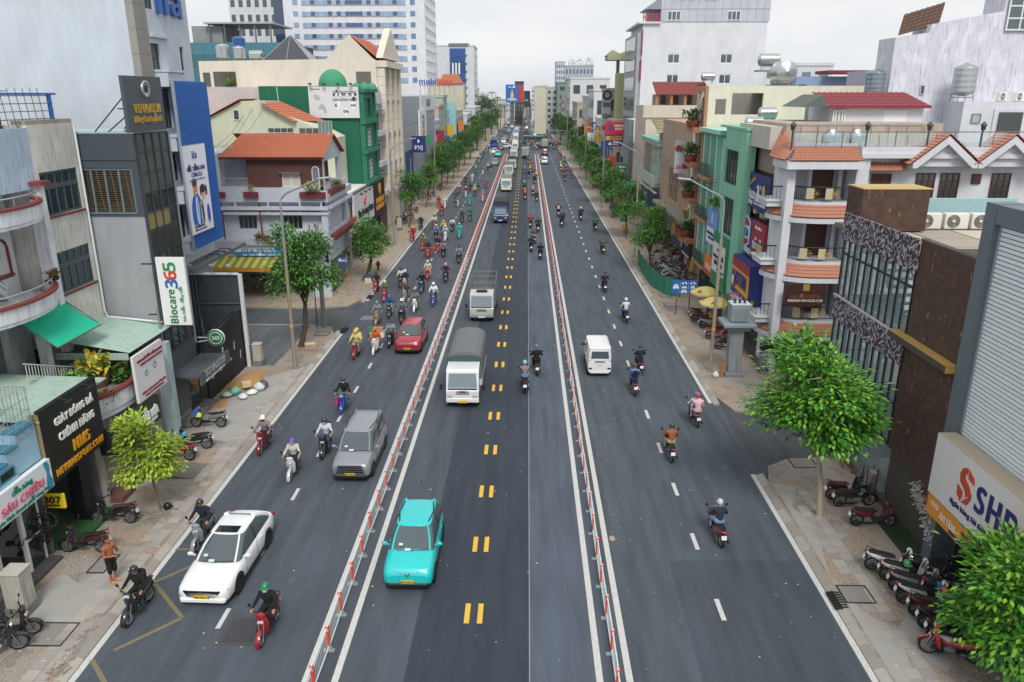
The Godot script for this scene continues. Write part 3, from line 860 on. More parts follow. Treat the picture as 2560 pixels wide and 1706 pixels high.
	for i in 26:
		var t:=i/26.0
		rf.q(V(-20.4,6.1,lerpf(-30.6,-34.6,t)),V(-16.9,5.5,lerpf(-30.6,-34.6,t)),V(-16.9,5.5+.02,lerpf(-30.6,-34.6,t+.02)),V(-20.4,6.12,lerpf(-30.6,-34.6,t+.02)))
		rf.q(V(-20.4,6.12,lerpf(-30.6,-34.6,t+.02)),V(-16.9,5.52,lerpf(-30.6,-34.6,t+.02)),V(-16.9,5.5,lerpf(-30.6,-34.6,t+.0385)),V(-20.4,6.1,lerpf(-30.6,-34.6,t+.0385)))
	pw(o,"sheet_canopy",rf,mk("palegreen2","a9c4b6",.6,.1,"soft",.4,"grime",.25))
	bb(o,"canopy_fascia",mk("palegreen2",""),-20.4,-16.95,5.2,5.5,-30.52,-30.56)
	var rail:=B.new()
	for i in 22:
		var t:=i/21.0
		rail.tube([V(-19.0,lerpf(5.6,4.2,t),lerpf(-27.0,-30.6,t)),V(-19.0,lerpf(6.3,4.75,t),lerpf(-27.0,-30.6,t))],.018,4)
	for k in [[5.65,4.25],[6.3,4.75]]:rail.tube([V(-19.0,k[0],-26.9),V(-19.0,k[1],-30.8)],.025,5)
	pw(o,"white_railing",rail,pm("c9cbc8",.6))
	var aw:=thing("green_awning","bright green cloth awning under the curved balcony","awning",V(-19.3,6.8,-29.8))
	var ab:=B.new()
	var ra:=[]
	for j in 6:
		var row:=PackedVector3Array()
		for i in 9:
			var u:=i/8.0;var vv:=j/5.0
			row.append(V(lerpf(-20.0,-18.4,vv),lerpf(7.75,6.55,vv)-.12*sin(PI*vv)-.08*sin(PI*u),lerpf(-28.2,-31.4,u)))
		ra.append(row)
	ab.grid(ra)
	pw(aw,"cloth",ab,mk("awncloth","17b892",.85,0,"soft",V(1.2,.3,.3)))
	var af:=B.new();af.tube([V(-18.4,6.52,-28.2),V(-18.4,6.52,-31.4)],.03,5);af.tube([V(-20,7.72,-28.2),V(-18.4,6.52,-28.2)],.025,5);af.tube([V(-20,7.72,-31.4),V(-18.4,6.52,-31.4)],.025,5)
	pw(aw,"frame",af,pm("5c5f60",.6))
	for k in [[-18.3,4.1,-30.3,2.0,.85,["b3a23a","7d9a35","c7b545"],"tall yellow green spiky plant in the planter balcony"],[-17.6,3.7,-30.9,1.2,.7,["3f6a2c","557d34"],"dark green bushy plant behind the curved white planter"],[-17.9,3.9,-31.8,1.5,.8,["3b5f2a","5c7a3a","7a8a45"],"leggy green shrub beside the clinic sign"],[-18.7,4.1,-29.2,1.4,.7,["4f7a35","6d9142"],"light green bush beside the white railing"],[-17.3,3.75,-29.0,.8,.5,["5b7a3c","7f5a3c"],"small trailing plant at the planter's near end"],[-19.6,4.1,-32.4,1.1,.7,["46692f"],"shaded bush under the pale sheet canopy"]]:
		plant(k[6],V(k[0],k[1],k[2]),k[3],k[4],k[5],"6e5a4c")
	plant("reddish spiky plant on the curved balcony's end",V(-19.3,8.78,-30.2),.5,.35,["7a4a3a","6a6a35"],"2c2c2c")
	var s:=thing("juice_shop_sign","dark green sugarcane juice shop sign under the planter balcony","sign",V(-16.4,2.1,-29.4))
	bb(s,"panel",pm("26331f",.6),-16.6,-16.4,2.15,3.25,-27.5,-31.5)
	bb(s,"return_panel",pm("14181a",.6),-16.9,-16.4,2.3,3.4,-27.3,-27.48)
	txt(s,"THẾ GIỚI MÍA",V(-16.38,2.82,-30.0),"x+",.36,2.5,pm("e9ece6"),null,.06)
	txt(s,"MÍA XANH",V(-16.38,2.42,-30.6),"x+",.15,.95,pm("e9ece6"))
	var lg:=B.new();lg.prism([[0,0],[.4,.05],[.34,.16],[.2,.24],[.05,.16]],0,.03,V(-16.395,2.72,-28.1),Basis(Vector3.UP,PI/2))
	pw(s,"emblem",lg,pm("dfe3dd"))
	var cs:=thing("clinic_sign","white sign panel with dark red lines of small lettering","sign",V(-16.5,3.4,-31.3))
	bb(cs,"panel",pm("d9d7da",.6),-16.6,-16.48,3.42,5.5,-30.0,-32.6)
	txt(cs,"CÔNG NGHỆ ĐƯỢC PHẨM VINACHEM",V(-16.46,5.2,-31.4),"x+",.1,2.3,pm("8b2b30"))
	txt(cs,"PHARMA TECHNOLOGY COMPANY",V(-16.46,4.98,-31.5),"x+",.08,2.0,pm("8b2b30"))
	txt(cs,"PHÒNG KHÁM ĐA KHOA CỘNG HÒA",V(-16.46,3.75,-31.4),"x+",.08,2.2,pm("8b2b30"))
	txt(cs,"VPĐD TP HỒ CHÍ MINH",V(-16.46,3.58,-31.4),"x+",.07,1.7,pm("8b2b30"))
	var em:=B.new()
	for e in [[-30.9,4.5,.14],[-31.7,4.6,.16]]:em.lathe([[e[2],.0],[e[2]*.8,.02],[e[2]*.7,.0]],14,V(-16.475,e[1],e[0]),Basis(Vector3.BACK,-PI/2))
	pw(cs,"emblem",em,pm("3f8a86"))
func left_grey_tower() -> void:
	var g1:=wm("49525a");var g2:=wm("a4a7ac");var blk:=pm("23272c",.5);var gl:=glass("2b3338");var gl2:=glass("545c5e",.1);var fr:=pm("3b4247",.5)
	var o:=thing("grey_tower","narrow grey building with tall dark glazed front","building",V(-20,0,-36.3))
	bb(o,"lower_side_wall",g2,-29,-17.5,.12,10.7,-34.75,-38.0)
	wall(o,"upper_side_wall",g1,"z+",-29,-17.45,10.7,14.35,-34.7,.2,[[-20.3,-17.75,10.75,12.85]])
	bb(o,"upper_core",g1,-29,-17.5,10.7,14.35,-34.95,-38.0)
	bb(o,"string_course",g1,-22,-17.44,13.2,13.3,-34.66,-34.7)
	win(o,"z+",-20.3,-17.75,10.78,12.85,-34.7,4,1,pm("66737b",.5),glass("15110d"),.1,.1)
	var bl:=B.new()
	for x in [-20.0,-19.35,-18.7,-18.05]:
		for k in 22:bl.box(V(x,10.95+k*.085,-34.765),V(.5,.012,.01))
		bl.tube([V(x+.08,10.9,-34.76),V(x-.04,12.75,-34.76)],.012,4)
	pw(o,"window_blinds",bl,pm("8a7a58",.7))
	var gf:=sub(o,"glazed_front")
	var ys:=[4.0,5.2,6.5,7.7,8.9,10.0,10.8,11.7,12.6,13.5,14.3]
	for j in ys.size()-1:
		for i in 4:
			var z0:=-34.85-i*.775
			var m:Material=gl2 if j>=7 else gl
			if j==5 and i<3:m=pm("8f8353",.6)
			if j==4:m=pm("6b5443",.7)
			bb(gf,"pane",m,-17.52,-17.44,ys[j]+.03,ys[j+1]-.03,z0-.03,z0-.745)
	var mu:=B.new()
	for i in 5:mu.bx(-17.5,-17.38,4.0,14.3,-34.85-i*.775+.03,-34.85-i*.775-.03)
	for y in ys:mu.bx(-17.5,-17.40,y-.03,y+.03,-34.85,-37.95)
	for k in 14:mu.bx(-17.43,-17.39,8.95+k*.07,8.98+k*.07,-34.85,-37.95)
	pw(gf,"mullions",mu,fr)
	bb(o,"edge_strip",pm("8d9094",.5),-17.46,-17.34,3.6,14.35,-37.95,-38.05)
	bb(o,"plinth_band",g1,-17.5,-17.4,2.9,4.0,-34.75,-38.0)
	bb(o,"roof_edge",pm("9fb3b4",.6),-29,-17.4,14.35,14.42,-34.68,-38.0)
	for k in [[-19.2,14.4,16.6,-34.8,-34.8],[-18.6,14.4,15.6,-34.8,-34.8],[-17.9,14.4,15.0,-34.8,-34.8],[-18.0,15.4,15.4,-34.8,-34.8],[-19.2,14.4,16.6,-37.4,-36.6],[-18.6,14.4,15.6,-37.4,-36.6]]:
		var st:=B.new();st.tube([V(k[0],k[1],k[3]),V(-17.0,k[2],k[4])],.03,5)
		pw(o,"sign_strut",st,pm("22262a",.6))
	bb(o,"canopy",pm("4b5055",.6),-17.4,-15.9,2.75,2.85,-34.75,-38.4)
	bb(o,"canopy_fascia",pm("53585d",.6),-15.95,-15.85,2.4,3.05,-34.75,-38.4)
	txt(o,"VINAREM",V(-15.83,2.85,-36.4),"x+",.32,2.6,pm("b9bcbf",.3,.6),font_s,.1)
	txt(o,"KHÔNG GIAN QUYẾN RŨ",V(-15.83,2.5,-36.4),"x+",.1,2.4,pm("c9ccce"))
	bb(o,"shop_front",pm("5c5b59",.8),-17.5,-17.42,.5,2.7,-34.8,-36.7)
	bb(o,"entrance_shade_sheet",glass("2c3236"),-17.5,-17.41,.13,2.75,-36.75,-37.9)  # dark sheet paints the shade of an open doorway
	bb(o,"threshold",dm("6f6d6a"),-17.4,-16.7,.12,.3,-34.7,-38.2)
	var s:=thing("spa_sign","dark grey rooftop sign panel with gold lettering and round emblem","sign",V(-16.8,14.4,-34.9))
	bb(s,"panel",pm("454d55",.5),-16.9,-16.75,14.45,16.75,-33.1,-36.55)
	txt(s,"VINAREM",V(-16.73,15.42,-34.9),"x+",.36,2.5,pm("caa548",.35,.4),font_s,.06)
	txt(s,"Không Gian Quyến Rũ",V(-16.73,15.0,-34.9),"x+",.24,2.55,pm("caa548",.35,.4),font_s,.06)
	var em:=B.new();em.lathe([[.36,.0],[.36,.07],[.28,.07],[.28,.04],[.0,.04]],24,V(-16.75,16.22,-34.95),Basis(Vector3.BACK,-PI/2))
	pw(s,"emblem",em,pm("a9adb0",.3,.6))
	txt(s,"N",V(-16.69,16.22,-34.95),"x+",.28,0,pm("2b3036"),font_s)
	var v:=thing("vertical_sign","tall white vertical blade sign with green blue and red lettering","sign",V(-16.4,5.7,-33.9))
	bb(v,"panel",pm("e4e6e5",.5),-16.9,-15.6,5.75,8.95,-33.95,-34.07)
	var by:=7.0
	txt(v,"Biocare",V(-16.38,6.65,-33.93),"z+",.36,1.62,pm("2f7a4d"),null,.02,"lettering",PI/2)
	var cx:=0
	for d in [["3","2b62b0"],["6","c8402e"],["5","2f8a4c"]]:
		txt(v,d[0],V(-16.3,7.72+cx*.4,-33.93),"z+",.58,.42,pm(d[1]),null,.02,"lettering",PI/2);cx+=1
	txt(v,"Thân thiện - Sống chất",V(-15.9,6.75,-33.93),"z+",.12,1.7,pm("5f9a74"),font,.02,"lettering",PI/2)
	var br:=B.new()
	for y in [6.2,8.6]:br.bx(-17.6,-16.9,y,y+.06,-34.05,-33.99)
	pw(v,"brackets",br,pm("2a2d30"))
	var r:=thing("round_sign","round green and white pharmacy blade sign","sign",V(-16.6,3.5,-38.3))
	var rb:=B.new();rb.lathe([[.0,.07],[.42,.07],[.45,.0],[.42,-.07],[.0,-.07]],24,V(-16.4,3.75,-38.3),Basis(Vector3.RIGHT,PI/2))
	pw(r,"disc",rb,pm("2f7d52",.4))
	var rr:=B.new();rr.lathe([[.34,.075],[.34,.09],[.3,.09],[.3,.075]],24,V(-16.4,3.75,-38.3),Basis(Vector3.RIGHT,PI/2));rr.lathe([[.45,-.07],[.47,.0],[.45,.07]],24,V(-16.4,3.75,-38.3),Basis(Vector3.RIGHT,PI/2))
	pw(r,"white_ring",rr,pm("dfe5df"))
	txt(r,"365",V(-16.4,3.75,-38.2),"z+",.2,.42,pm("dfe5df"))
	var ra:=B.new();ra.tube([V(-17.4,3.75,-38.3),V(-16.85,3.75,-38.3)],.03,5);ra.tube([V(-17.4,3.5,-38.3),V(-16.8,3.6,-38.3)],.03,5)
	pw(r,"bracket",ra,pm("cfd2d2"))
func left_lot() -> void:
	var steel:=mk("fencegrey","474d53",.6,.2,"soft",.4,"grime",.25)
	var black:=mk("fenceblack","1d2024",.6,.1,"soft",.5,"grime",.3)
	var o:=thing("lot_screen","tall grey sheet steel screen on the corner lot's far side","fence",V(-19,0,-44))
	for i in 4:
		for j in 3:
			bb(o,"sheet_panel",steel,-21.4+i*1.1,-20.31+i*1.1,.6+j*1.76,2.35+j*1.76,-43.96,-44.0)
	var f:=B.new()
	for y in [.65,2.35,4.1,5.85]:f.tube([V(-21.4,y,-43.9),V(-17.0,y,-43.9)],.04,5)
	for x in [-19.8,-19.6]:f.tube([V(x,.1,-43.85),V(x,5.85,-43.85)],.05,6)
	f.tube([V(-19.0,3.6,-42.6),V(-18.3,.1,-41.6)],.06,6)
	pw(o,"frame_tubes",f,pm("5c6266",.6,.3))
	bb(o,"white_end_post",pm("cfd1d2",.6),-17.05,-16.85,.1,5.9,-43.85,-44.05)
	bb(o,"white_top_strip",pm("d8dadb",.6),-21.4,-17.06,5.86,5.96,-43.85,-44.05)
	for x in [-19.9,-18.6,-17.6]:
		var fl:=B.new();fl.tube([V(x,5.9,-43.9),V(x+.05,6.4,-43.7),V(x+.2,6.55,-43.5)],.025,5);fl.box(V(x+.25,6.55,-43.4),V(.22,.1,.2))
		pw(o,"lamp_arm",fl,pm("a9abab",.6))
	var p:=thing("black_fence","black steel hoarding along the pavement of the corner lot","fence",V(-17.1,0,-41))
	for i in 5:
		bb(p,"sheet_panel",black,-17.2,-17.14+(i % 2)*.012,.12,3.45+i*.05,-38.35-i*1.12,-38.35-(i+1)*1.12+.01)
	var t:=B.new();t.tube([V(-17.25,3.4,-38.4),V(-17.25,3.7,-43.9)],.05,5);t.tube([V(-17.6,3.3,-38.4),V(-17.6,3.6,-43.9)],.05,5)
	for i in 6:t.tube([V(-17.25,.1,-38.4-i*1.1),V(-17.25,3.5,-38.4-i*1.1)],.04,5)
	pw(p,"rails",t,pm("34383c",.6,.3))
	var ps:=B.new()
	for k in [[-40.6,2.3,.2,.3],[-41.6,1.4,.16,.16],[-40.1,1.3,.2,.14],[-42.3,2.0,.12,.5],[-43.1,1.2,.14,.5],[-39.0,1.9,.25,.35],[-38.9,1.4,.2,.4]]:
		ps.box(V(-17.105,k[1],k[0]),V(.008,k[3],k[2]),Basis(Vector3.RIGHT,rng.randf_range(-.4,.4)))
	pw(p,"torn_posters",ps,pm("b4bbb8",.9))
	bb(structure("lot_ground"),"soil",mk("lotsoil","5f574e",1,0,"fine",.4),-30,-17.3,.1,.13,-38.2,-43.9)
func left_ila() -> void:
	var w:=wm("c6cfd9");var st:=mk("stonepanel","9b9892",.85,0,"fine",.5,"soft",.3);var fr:=pm("3a3331",.6);var g:=glass("4b5459")
	var o:=thing("language_school","tall white building with blank side wall and blue clad front","building",V(-26,0,-45))
	bb(o,"side_wall",w,-52,-20.3,.1,30,-41.5,-48.2)
	wall(o,"front_wall",w,"x+",-42.95,-48.2,6.0,30,-20.0,.32,[[-42.98,-44.05,17.1,18.6],[-46.6,-47.1,17.1,18.6],[-43.0,-44.0,20.3,22.2],[-47.0,-47.6,20.1,22.0],[-43.4,-44.6,14.2,16.3],[-43.3,-44.5,11.3,12.8],[-43.3,-44.5,8.0,9.8]])
	for k in 16:
		bb(o,"stone_panel",st,-20.3,-19.9,6.0+k*1.2,7.19+k*1.2,-41.46,-42.2)
		bb(o,"stone_panel",st,-20.3,-19.96,6.0+k*1.2,7.19+k*1.2,-42.26,-42.94)
	for k in [[-42.98,-44.05,17.1,18.6],[-46.6,-47.1,17.1,18.6],[-43.0,-44.0,20.3,22.2],[-47.0,-47.6,20.1,22.0],[-43.4,-44.6,14.2,16.3],[-43.3,-44.5,11.3,12.8],[-43.3,-44.5,8.0,9.8]]:
		win(o,"x+",k[0],k[1],k[2],k[3],-20.0,1,2,fr,g,.18,.07)
	for y in [16.4,13.0,10.1,7.2]:
		bb(o,"balcony_box",w,-20.0,-19.3,y,y+.75,-43.1,-44.9)
		bb(o,"balcony_cap",w,-20.0,-19.2,y+.75,y+.87,-43.05,-44.95)
	bb(o,"ledge",w,-20,-19.8,18.9,19.05,-43.0,-45.0)
	txt(o,"ila",V(-19.9,20.95,-45.6),"x+",1.5,2.9,pm("2c5a9e",.45),null,.25)
	var rb:=B.new()
	for i in 44:
		var z:=-43.0-i*.1
		rb.bx(-19.12,-19.0 if i % 2 else -19.05,7.5,16.7,z,z-.1)
	pw(o,"blue_cladding",rb,mk("bluerib","2f6bb8",.5,.1,"soft",V(.8,.12,.8)))
	bb(o,"cladding_frame",pm("8793a0",.5),-19.15,-18.98,7.5,16.72,-42.93,-43.0)
	bb(o,"canopy",mk("canopygrey","63686d",.6,0,"soft",.5),-23.3,-19.0,6.3,6.5,-42.4,-51.0)
	for i in 3:
		var l:=B.new();l.tube([V(-19.6,6.5,-45.6-i*.9),V(-19.3,6.75,-45.6-i*.9),V(-18.8,6.75,-45.6-i*.9)],.03,5);l.box(V(-18.75,6.72,-45.6-i*.9),V(.2,.08,.14))
		pw(o,"canopy_lamp",l,pm("2a2c2e"))
	bb(o,"ground_floor",pm("5c6066",.7),-30,-21.0,.1,6.3,-44.5,-48.0)
	var p:=thing("school_poster","tall white poster with two smiling people on blue cladding","poster",V(-18.9,8.4,-44.3))
	bb(p,"board",pm("9aa3ab",.6),-19.0,-18.93,8.35,13.3,-42.75,-45.9)
	var q:=B.new();q.q(V(-18.925,8.38,-42.78),V(-18.925,8.38,-45.87),V(-18.925,13.27,-45.87),V(-18.925,13.27,-42.78))
	var m:=StandardMaterial3D.new();m.albedo_texture=poster_tex();m.roughness=.6
	pw(p,"printed_sheet",q,m)
	txt(p,"ila",V(-18.91,12.75,-44.25),"x+",.4,.62,pm("2f3f8f"),null,.01)
	txt(p,"HỌC TIẾNG ANH",V(-18.91,12.05,-44.3),"x+",.24,2.4,pm("26306e"),null,.01)
	txt(p,"CÙNG ILA",V(-18.91,11.68,-44.3),"x+",.24,1.45,pm("26306e"),null,.01)
	txt(p,"HOTLINE 1800 6979 CỘNG HÒA",V(-18.91,11.38,-44.3),"x+",.07,2.2,pm("5a6390"),null,.01)
	txt(p,"ILA CỘNG HÒA",V(-18.91,8.78,-43.9),"x+",.13,1.3,pm("26306e"),null,.01)
	txt(p,"CỘNG HÒA, TÂN BÌNH",V(-18.91,8.58,-44.0),"x+",.09,1.6,pm("26306e"),null,.01)
func disc(im:Image,cx:float,cy:float,rx:float,ry:float,c:Color) -> void:
	for y in range(int(maxf(cy-ry,0)),int(minf(cy+ry+1,im.get_height()))):
		for x in range(int(maxf(cx-rx,0)),int(minf(cx+rx+1,im.get_width()))):
			if pow((x-cx)/rx,2)+pow((y-cy)/ry,2)<=1.0:im.set_pixel(x,y,c)
func poster_tex() -> ImageTexture:
	var im:=Image.create(256,400,false,Image.FORMAT_RGB8)
	for y in 400:
		for x in 256:im.set_pixel(x,y,Color("dfe2ee").lerp(Color("e9ecf6"),float(x)/256.0))
	disc(im,88,310,62,95,Color("2f5fb8"));disc(im,92,300,18,70,Color("cfe0ef"));disc(im,96,290,6,44,Color("58a0d8"))
	disc(im,88,195,27,36,Color("c79273"));disc(im,86,168,29,20,Color("5b4030"));disc(im,90,216,17,12,Color("9a6a4e"))
	disc(im,178,320,48,82,Color("e6e8ee"));disc(im,150,310,12,60,Color("23263a"));disc(im,214,330,20,50,Color("3f55b8"))
	disc(im,176,225,26,30,Color("d7a587"));disc(im,172,202,30,20,Color("2a1f1c"));disc(im,212,214,11,26,Color("2a1f1c"));disc(im,146,212,8,22,Color("2a1f1c"))
	disc(im,140,268,22,10,Color("c79273"));disc(im,178,240,9,4,Color("efe8e4"));disc(im,92,214,9,4,Color("efe8e4"))
	for y in range(352,400):
		for x in 256:
			im.set_pixel(x,y,im.get_pixel(x,y).lerp(Color("e6e4e2"),clampf((y-352)/24.0,0,1)))
	return ImageTexture.create_from_image(im)
func left_corner_house() -> void:
	var w:=wm("c3c8d2");var br:=wm("5d3b34");var red:=pm("6b2a2c",.7);var dark:=pm("1d1d1e",.8);var sh:=pm("b9b4a8",.7)
	var o:=thing("corner_house","grey white corner house with brown upper storey and orange tiled roof","building",V(-20,0,-64))
	wall(o,"ground_wall",w,"z+",-34,-15.95,.1,9.0,-60.7,.3,[[-23.0,-21.55,5.75,7.05],[-19.4,-17.9,5.75,7.05],[-30,-17.5,.1,3.0]])
	bb(o,"body",w,-34,-16.3,3.0,9.0,-61.05,-68.5)
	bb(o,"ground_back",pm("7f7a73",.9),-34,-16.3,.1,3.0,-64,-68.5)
	for k in [[-23.0,-21.55],[-19.4,-17.9]]:win(o,"z+",k[0],k[1],5.75,7.05,-60.7,4,1,pm("8d9092",.6),glass("1d2222"),.12,.05)
	bb(o,"balcony_parapet",w,-26,-15.6,7.95,8.85,-60.1,-60.3);bb(o,"balcony_slab",w,-26,-15.6,7.35,7.6,-59.9,-60.69)
	bb(o,"balcony_beam",w,-26,-15.6,6.95,7.2,-60.05,-60.68)
	for x in [-25.5,-23.0,-20.4,-17.9,-16.2]:bb(o,"balcony_stud",w,x,x+.12,7.2,7.95,-60.1,-60.3)
	bb(o,"lower_ledge",w,-27,-15.5,4.55,5.05,-60.0,-60.69)
	bb(o,"lower_band",w,-27,-15.6,3.9,4.4,-60.5,-60.69)
	wall(o,"street_wall",w,"x+",-60.7,-68.6,3.0,9.0,-16.0,.25,[[-62.5,-67.6,5.4,7.3]])
	bb(o,"loggia_back",w,-17.2,-17.0,5.2,7.4,-62.2,-67.8)
	bb(o,"street_parapet",w,-16.0,-15.6,7.95,8.5,-60.3,-68.6)
	bb(o,"street_slab",w,-16.0,-15.5,7.35,7.6,-60.69,-68.6)
	bb(o,"street_ledge",red,-16.0,-15.5,4.7,5.1,-61.5,-68.4)
	bb(o,"corner_column",w,-16.2,-15.7,5.0,7.35,-60.15,-60.6)
	ac_unit("old white air conditioner on the corner house's loggia",V(-16.5,5.6,-64.6),PI/2)
	ac_unit("round fan air conditioner behind a red pipe on white wall",V(-24.6,6.4,-60.5),.0)
	wall(o,"brown_wall",br,"z+",-22.0,-16.05,9.0,11.5,-60.9,.25,[[-19.3,-17.85,9.05,10.1]])
	bb(o,"brown_core",br,-22.0,-17.0,9.0,11.5,-61.2,-66.5)
	win(o,"z+",-19.3,-17.85,9.05,10.1,-60.9,2,1,pm("d2d2cc",.6),sh,.1,.07,w)
	bb(o,"window_hood",dm("6a625c"),-19.45,-17.7,10.12,10.22,-60.88,-60.6)
	var arch:=B.new();var pp:=[]
	for i in 11:pp.append(V(-16.6+cos(PI*i/10.0)*.26,10.35+sin(PI*i/10.0)*.26,-60.88))
	pp.push_front(V(-16.34,9.05,-60.88));pp.append(V(-16.86,9.05,-60.88))
	arch.tube(pp,.05,5)
	pw(o,"arched_slot_frame",arch,pm("c9cdd2",.6));bb(o,"arched_slot_glass",glass("6f767b"),-16.84,-16.36,9.05,10.5,-60.89,-60.86)
	var gb:=B.new();gb.prism([[-60.95,11.3],[-64.0,13.0],[-67.0,11.3],[-67.0,11.0],[-66.7,9.0],[-66.2,9.0],[-66.2,11.0],[-61.4,11.0],[-61.4,9.0],[-60.95,9.0]],-16.3,-16.0,Vector3.ZERO,Basis(V(0,0,1),V(0,1,0),V(1,0,0)))
	pw(o,"gable_frame",gb,w)
	bb(o,"side_louvre",pm("9fa3a6"),-16.98,-16.94,9.5,10.7,-62.2,-63.0)
	var tl:=mk("tileorange","b4694c",.8,0,"soft",1.2,"grime",.4)
	tiles(o,tl,V(-24.0,11.35,-60.3),V(-15.7,11.35,-60.3),V(-23.2,12.95,-64.0),V(-15.7,12.95,-64.0),.24,.3)
	tiles(o,tl,V(-15.7,11.3,-67.4),V(-24.0,11.3,-67.4),V(-15.7,12.95,-64.0),V(-24.0,12.95,-64.0),.24,.3)
	bb(o,"eave_board",red,-24.0,-15.75,11.2,11.32,-60.4,-60.5)
	bb(o,"roof_terrace_wall",w,-27.5,-24.2,9.0,11.6,-61.0,-66)
	bb(o,"loggia_wall",pm("8f9399",.8),-24.2,-22.02,9.0,11.3,-62.0,-66)
	var rl:=B.new()
	for i in 16:rl.tube([V(-25.4+i*.16,11.5,-61.0),V(-25.4+i*.16,12.2,-61.0)],.012,4)
	rl.tube([V(-25.4,12.2,-61),V(-22.9,12.2,-61)],.02,5);rl.tube([V(-24.2,9.7,-60.95),V(-22.0,9.7,-60.95)],.025,5)
	pw(o,"steel_railing",rl,pm("b9bcbd",.4,.5))
	for x in [-26.5,-24.0,-21.0]:
		var dp:=B.new();dp.tube([V(x,4.9,-60.05),V(x,10.9 if x<-24 else 7.9,-60.05)],.06,6)
		pw(o,"red_downpipe",dp,red)
	var k:=0
	for px in [[-25.6,-23.6],[-22.1,-21.0],[-17.7,-15.7]]:
		bb(o,"planter_box",red,px[0],px[1],8.3,8.75,-59.8,-60.08)
		var lab:String=["short grass in the red planter box beside the blue cladding","dry straw tuft in a red planter box on the parapet","white flowering planter box on the house corner"][k]
		plant(lab,V((px[0]+px[1])/2,8.6,-59.85),.9,.75 if k==2 else .5,[["6f7d42"],["b08a52","9c8a5c"],["5d8a35","86a04a","d9d7c4","b39b6b"]][k],"","",k==1)
		k+=1
	bb(o,"planter_box",red,-15.95,-15.5,8.35,8.75,-61.0,-66.0)
	plant("green planter strip on the corner house's street parapet",V(-15.6,8.7,-63.5),.7,.6,["5f8038","8a9a58"],"")
	bb(o,"planter_box",red,-21.0,-20.4,4.95,5.35,-59.7,-60.0);plant("drooping dry shrub on the lower ledge",V(-21.2,4.9,-59.8),.8,.55,["77804e","8b7c58"],"")
	var aw:=thing("striped_awning","yellow and green striped sheet awning over the side street shop","awning",V(-23,3,-59.5))
	for i in 26:
		var x0:=-28.6+i*.33
		var ab:=B.new();ab.box(V(x0+.16,3.28,-59.55),V(.32,.04,1.9),Basis(Vector3.RIGHT,.28))
		pw(aw,"stripe",ab,pm("c9b04a" if i % 2 else "6f8a4a",.6))
	bb(aw,"valance",pm("c58a2c",.6),-28.6,-20.1,2.7,3.0,-58.62,-58.66)
	var s:=thing("family_shop_sign","white shop sign with blue lettering over the striped awning","sign",V(-21.8,3.7,-60.2))
	bb(s,"panel",pm("d5dadf",.6),-23.4,-18.4,3.95,4.52,-60.3,-60.45)
	bb(s,"blue_band",pm("2f7fb0",.6),-23.4,-18.4,3.6,3.93,-60.28,-60.45)
	txt(s,"GIA TRUYỀN",V(-21.1,4.12,-60.27),"z+",.26,3.6,pm("2f7fb0"),font_s)
	txt(s,"ĐC: 323 CỘNG HÒA - P.13",V(-21.1,3.77,-60.25),"z+",.14,3.4,pm("dfe5e8"))
	clutter(o,"z+",-26,-18,.15,1.5,-61.0,-2.2,-.4,18,["4d3a2c","2c2c2e","77614a"])
	var st:=thing("food_cart","white glass fronted food cart under the tree on the corner","cart",V(-16.9,.12,-63.5))
	var cb:=B.new();cb.bx(-.6,.6,.25,.9,-.4,.4);put(st,"cabinet",cb.mesh(),pm("d2d3d0",.5))
	var cf:=B.new()
	for x in [-.58,.58]:
		for z in [-.38,.38]:cf.bx(x-.03,x+.03,.0,1.7,z-.03,z+.03)
	cf.bx(-.65,.65,1.66,1.74,-.45,.45);put(st,"frame",cf.mesh(),pm("3a3c3d",.6))
	var cg:=B.new();cg.bx(-.55,.55,.92,1.6,-.36,.36);put(st,"glass_case",cg.mesh(),glass("39413f"))
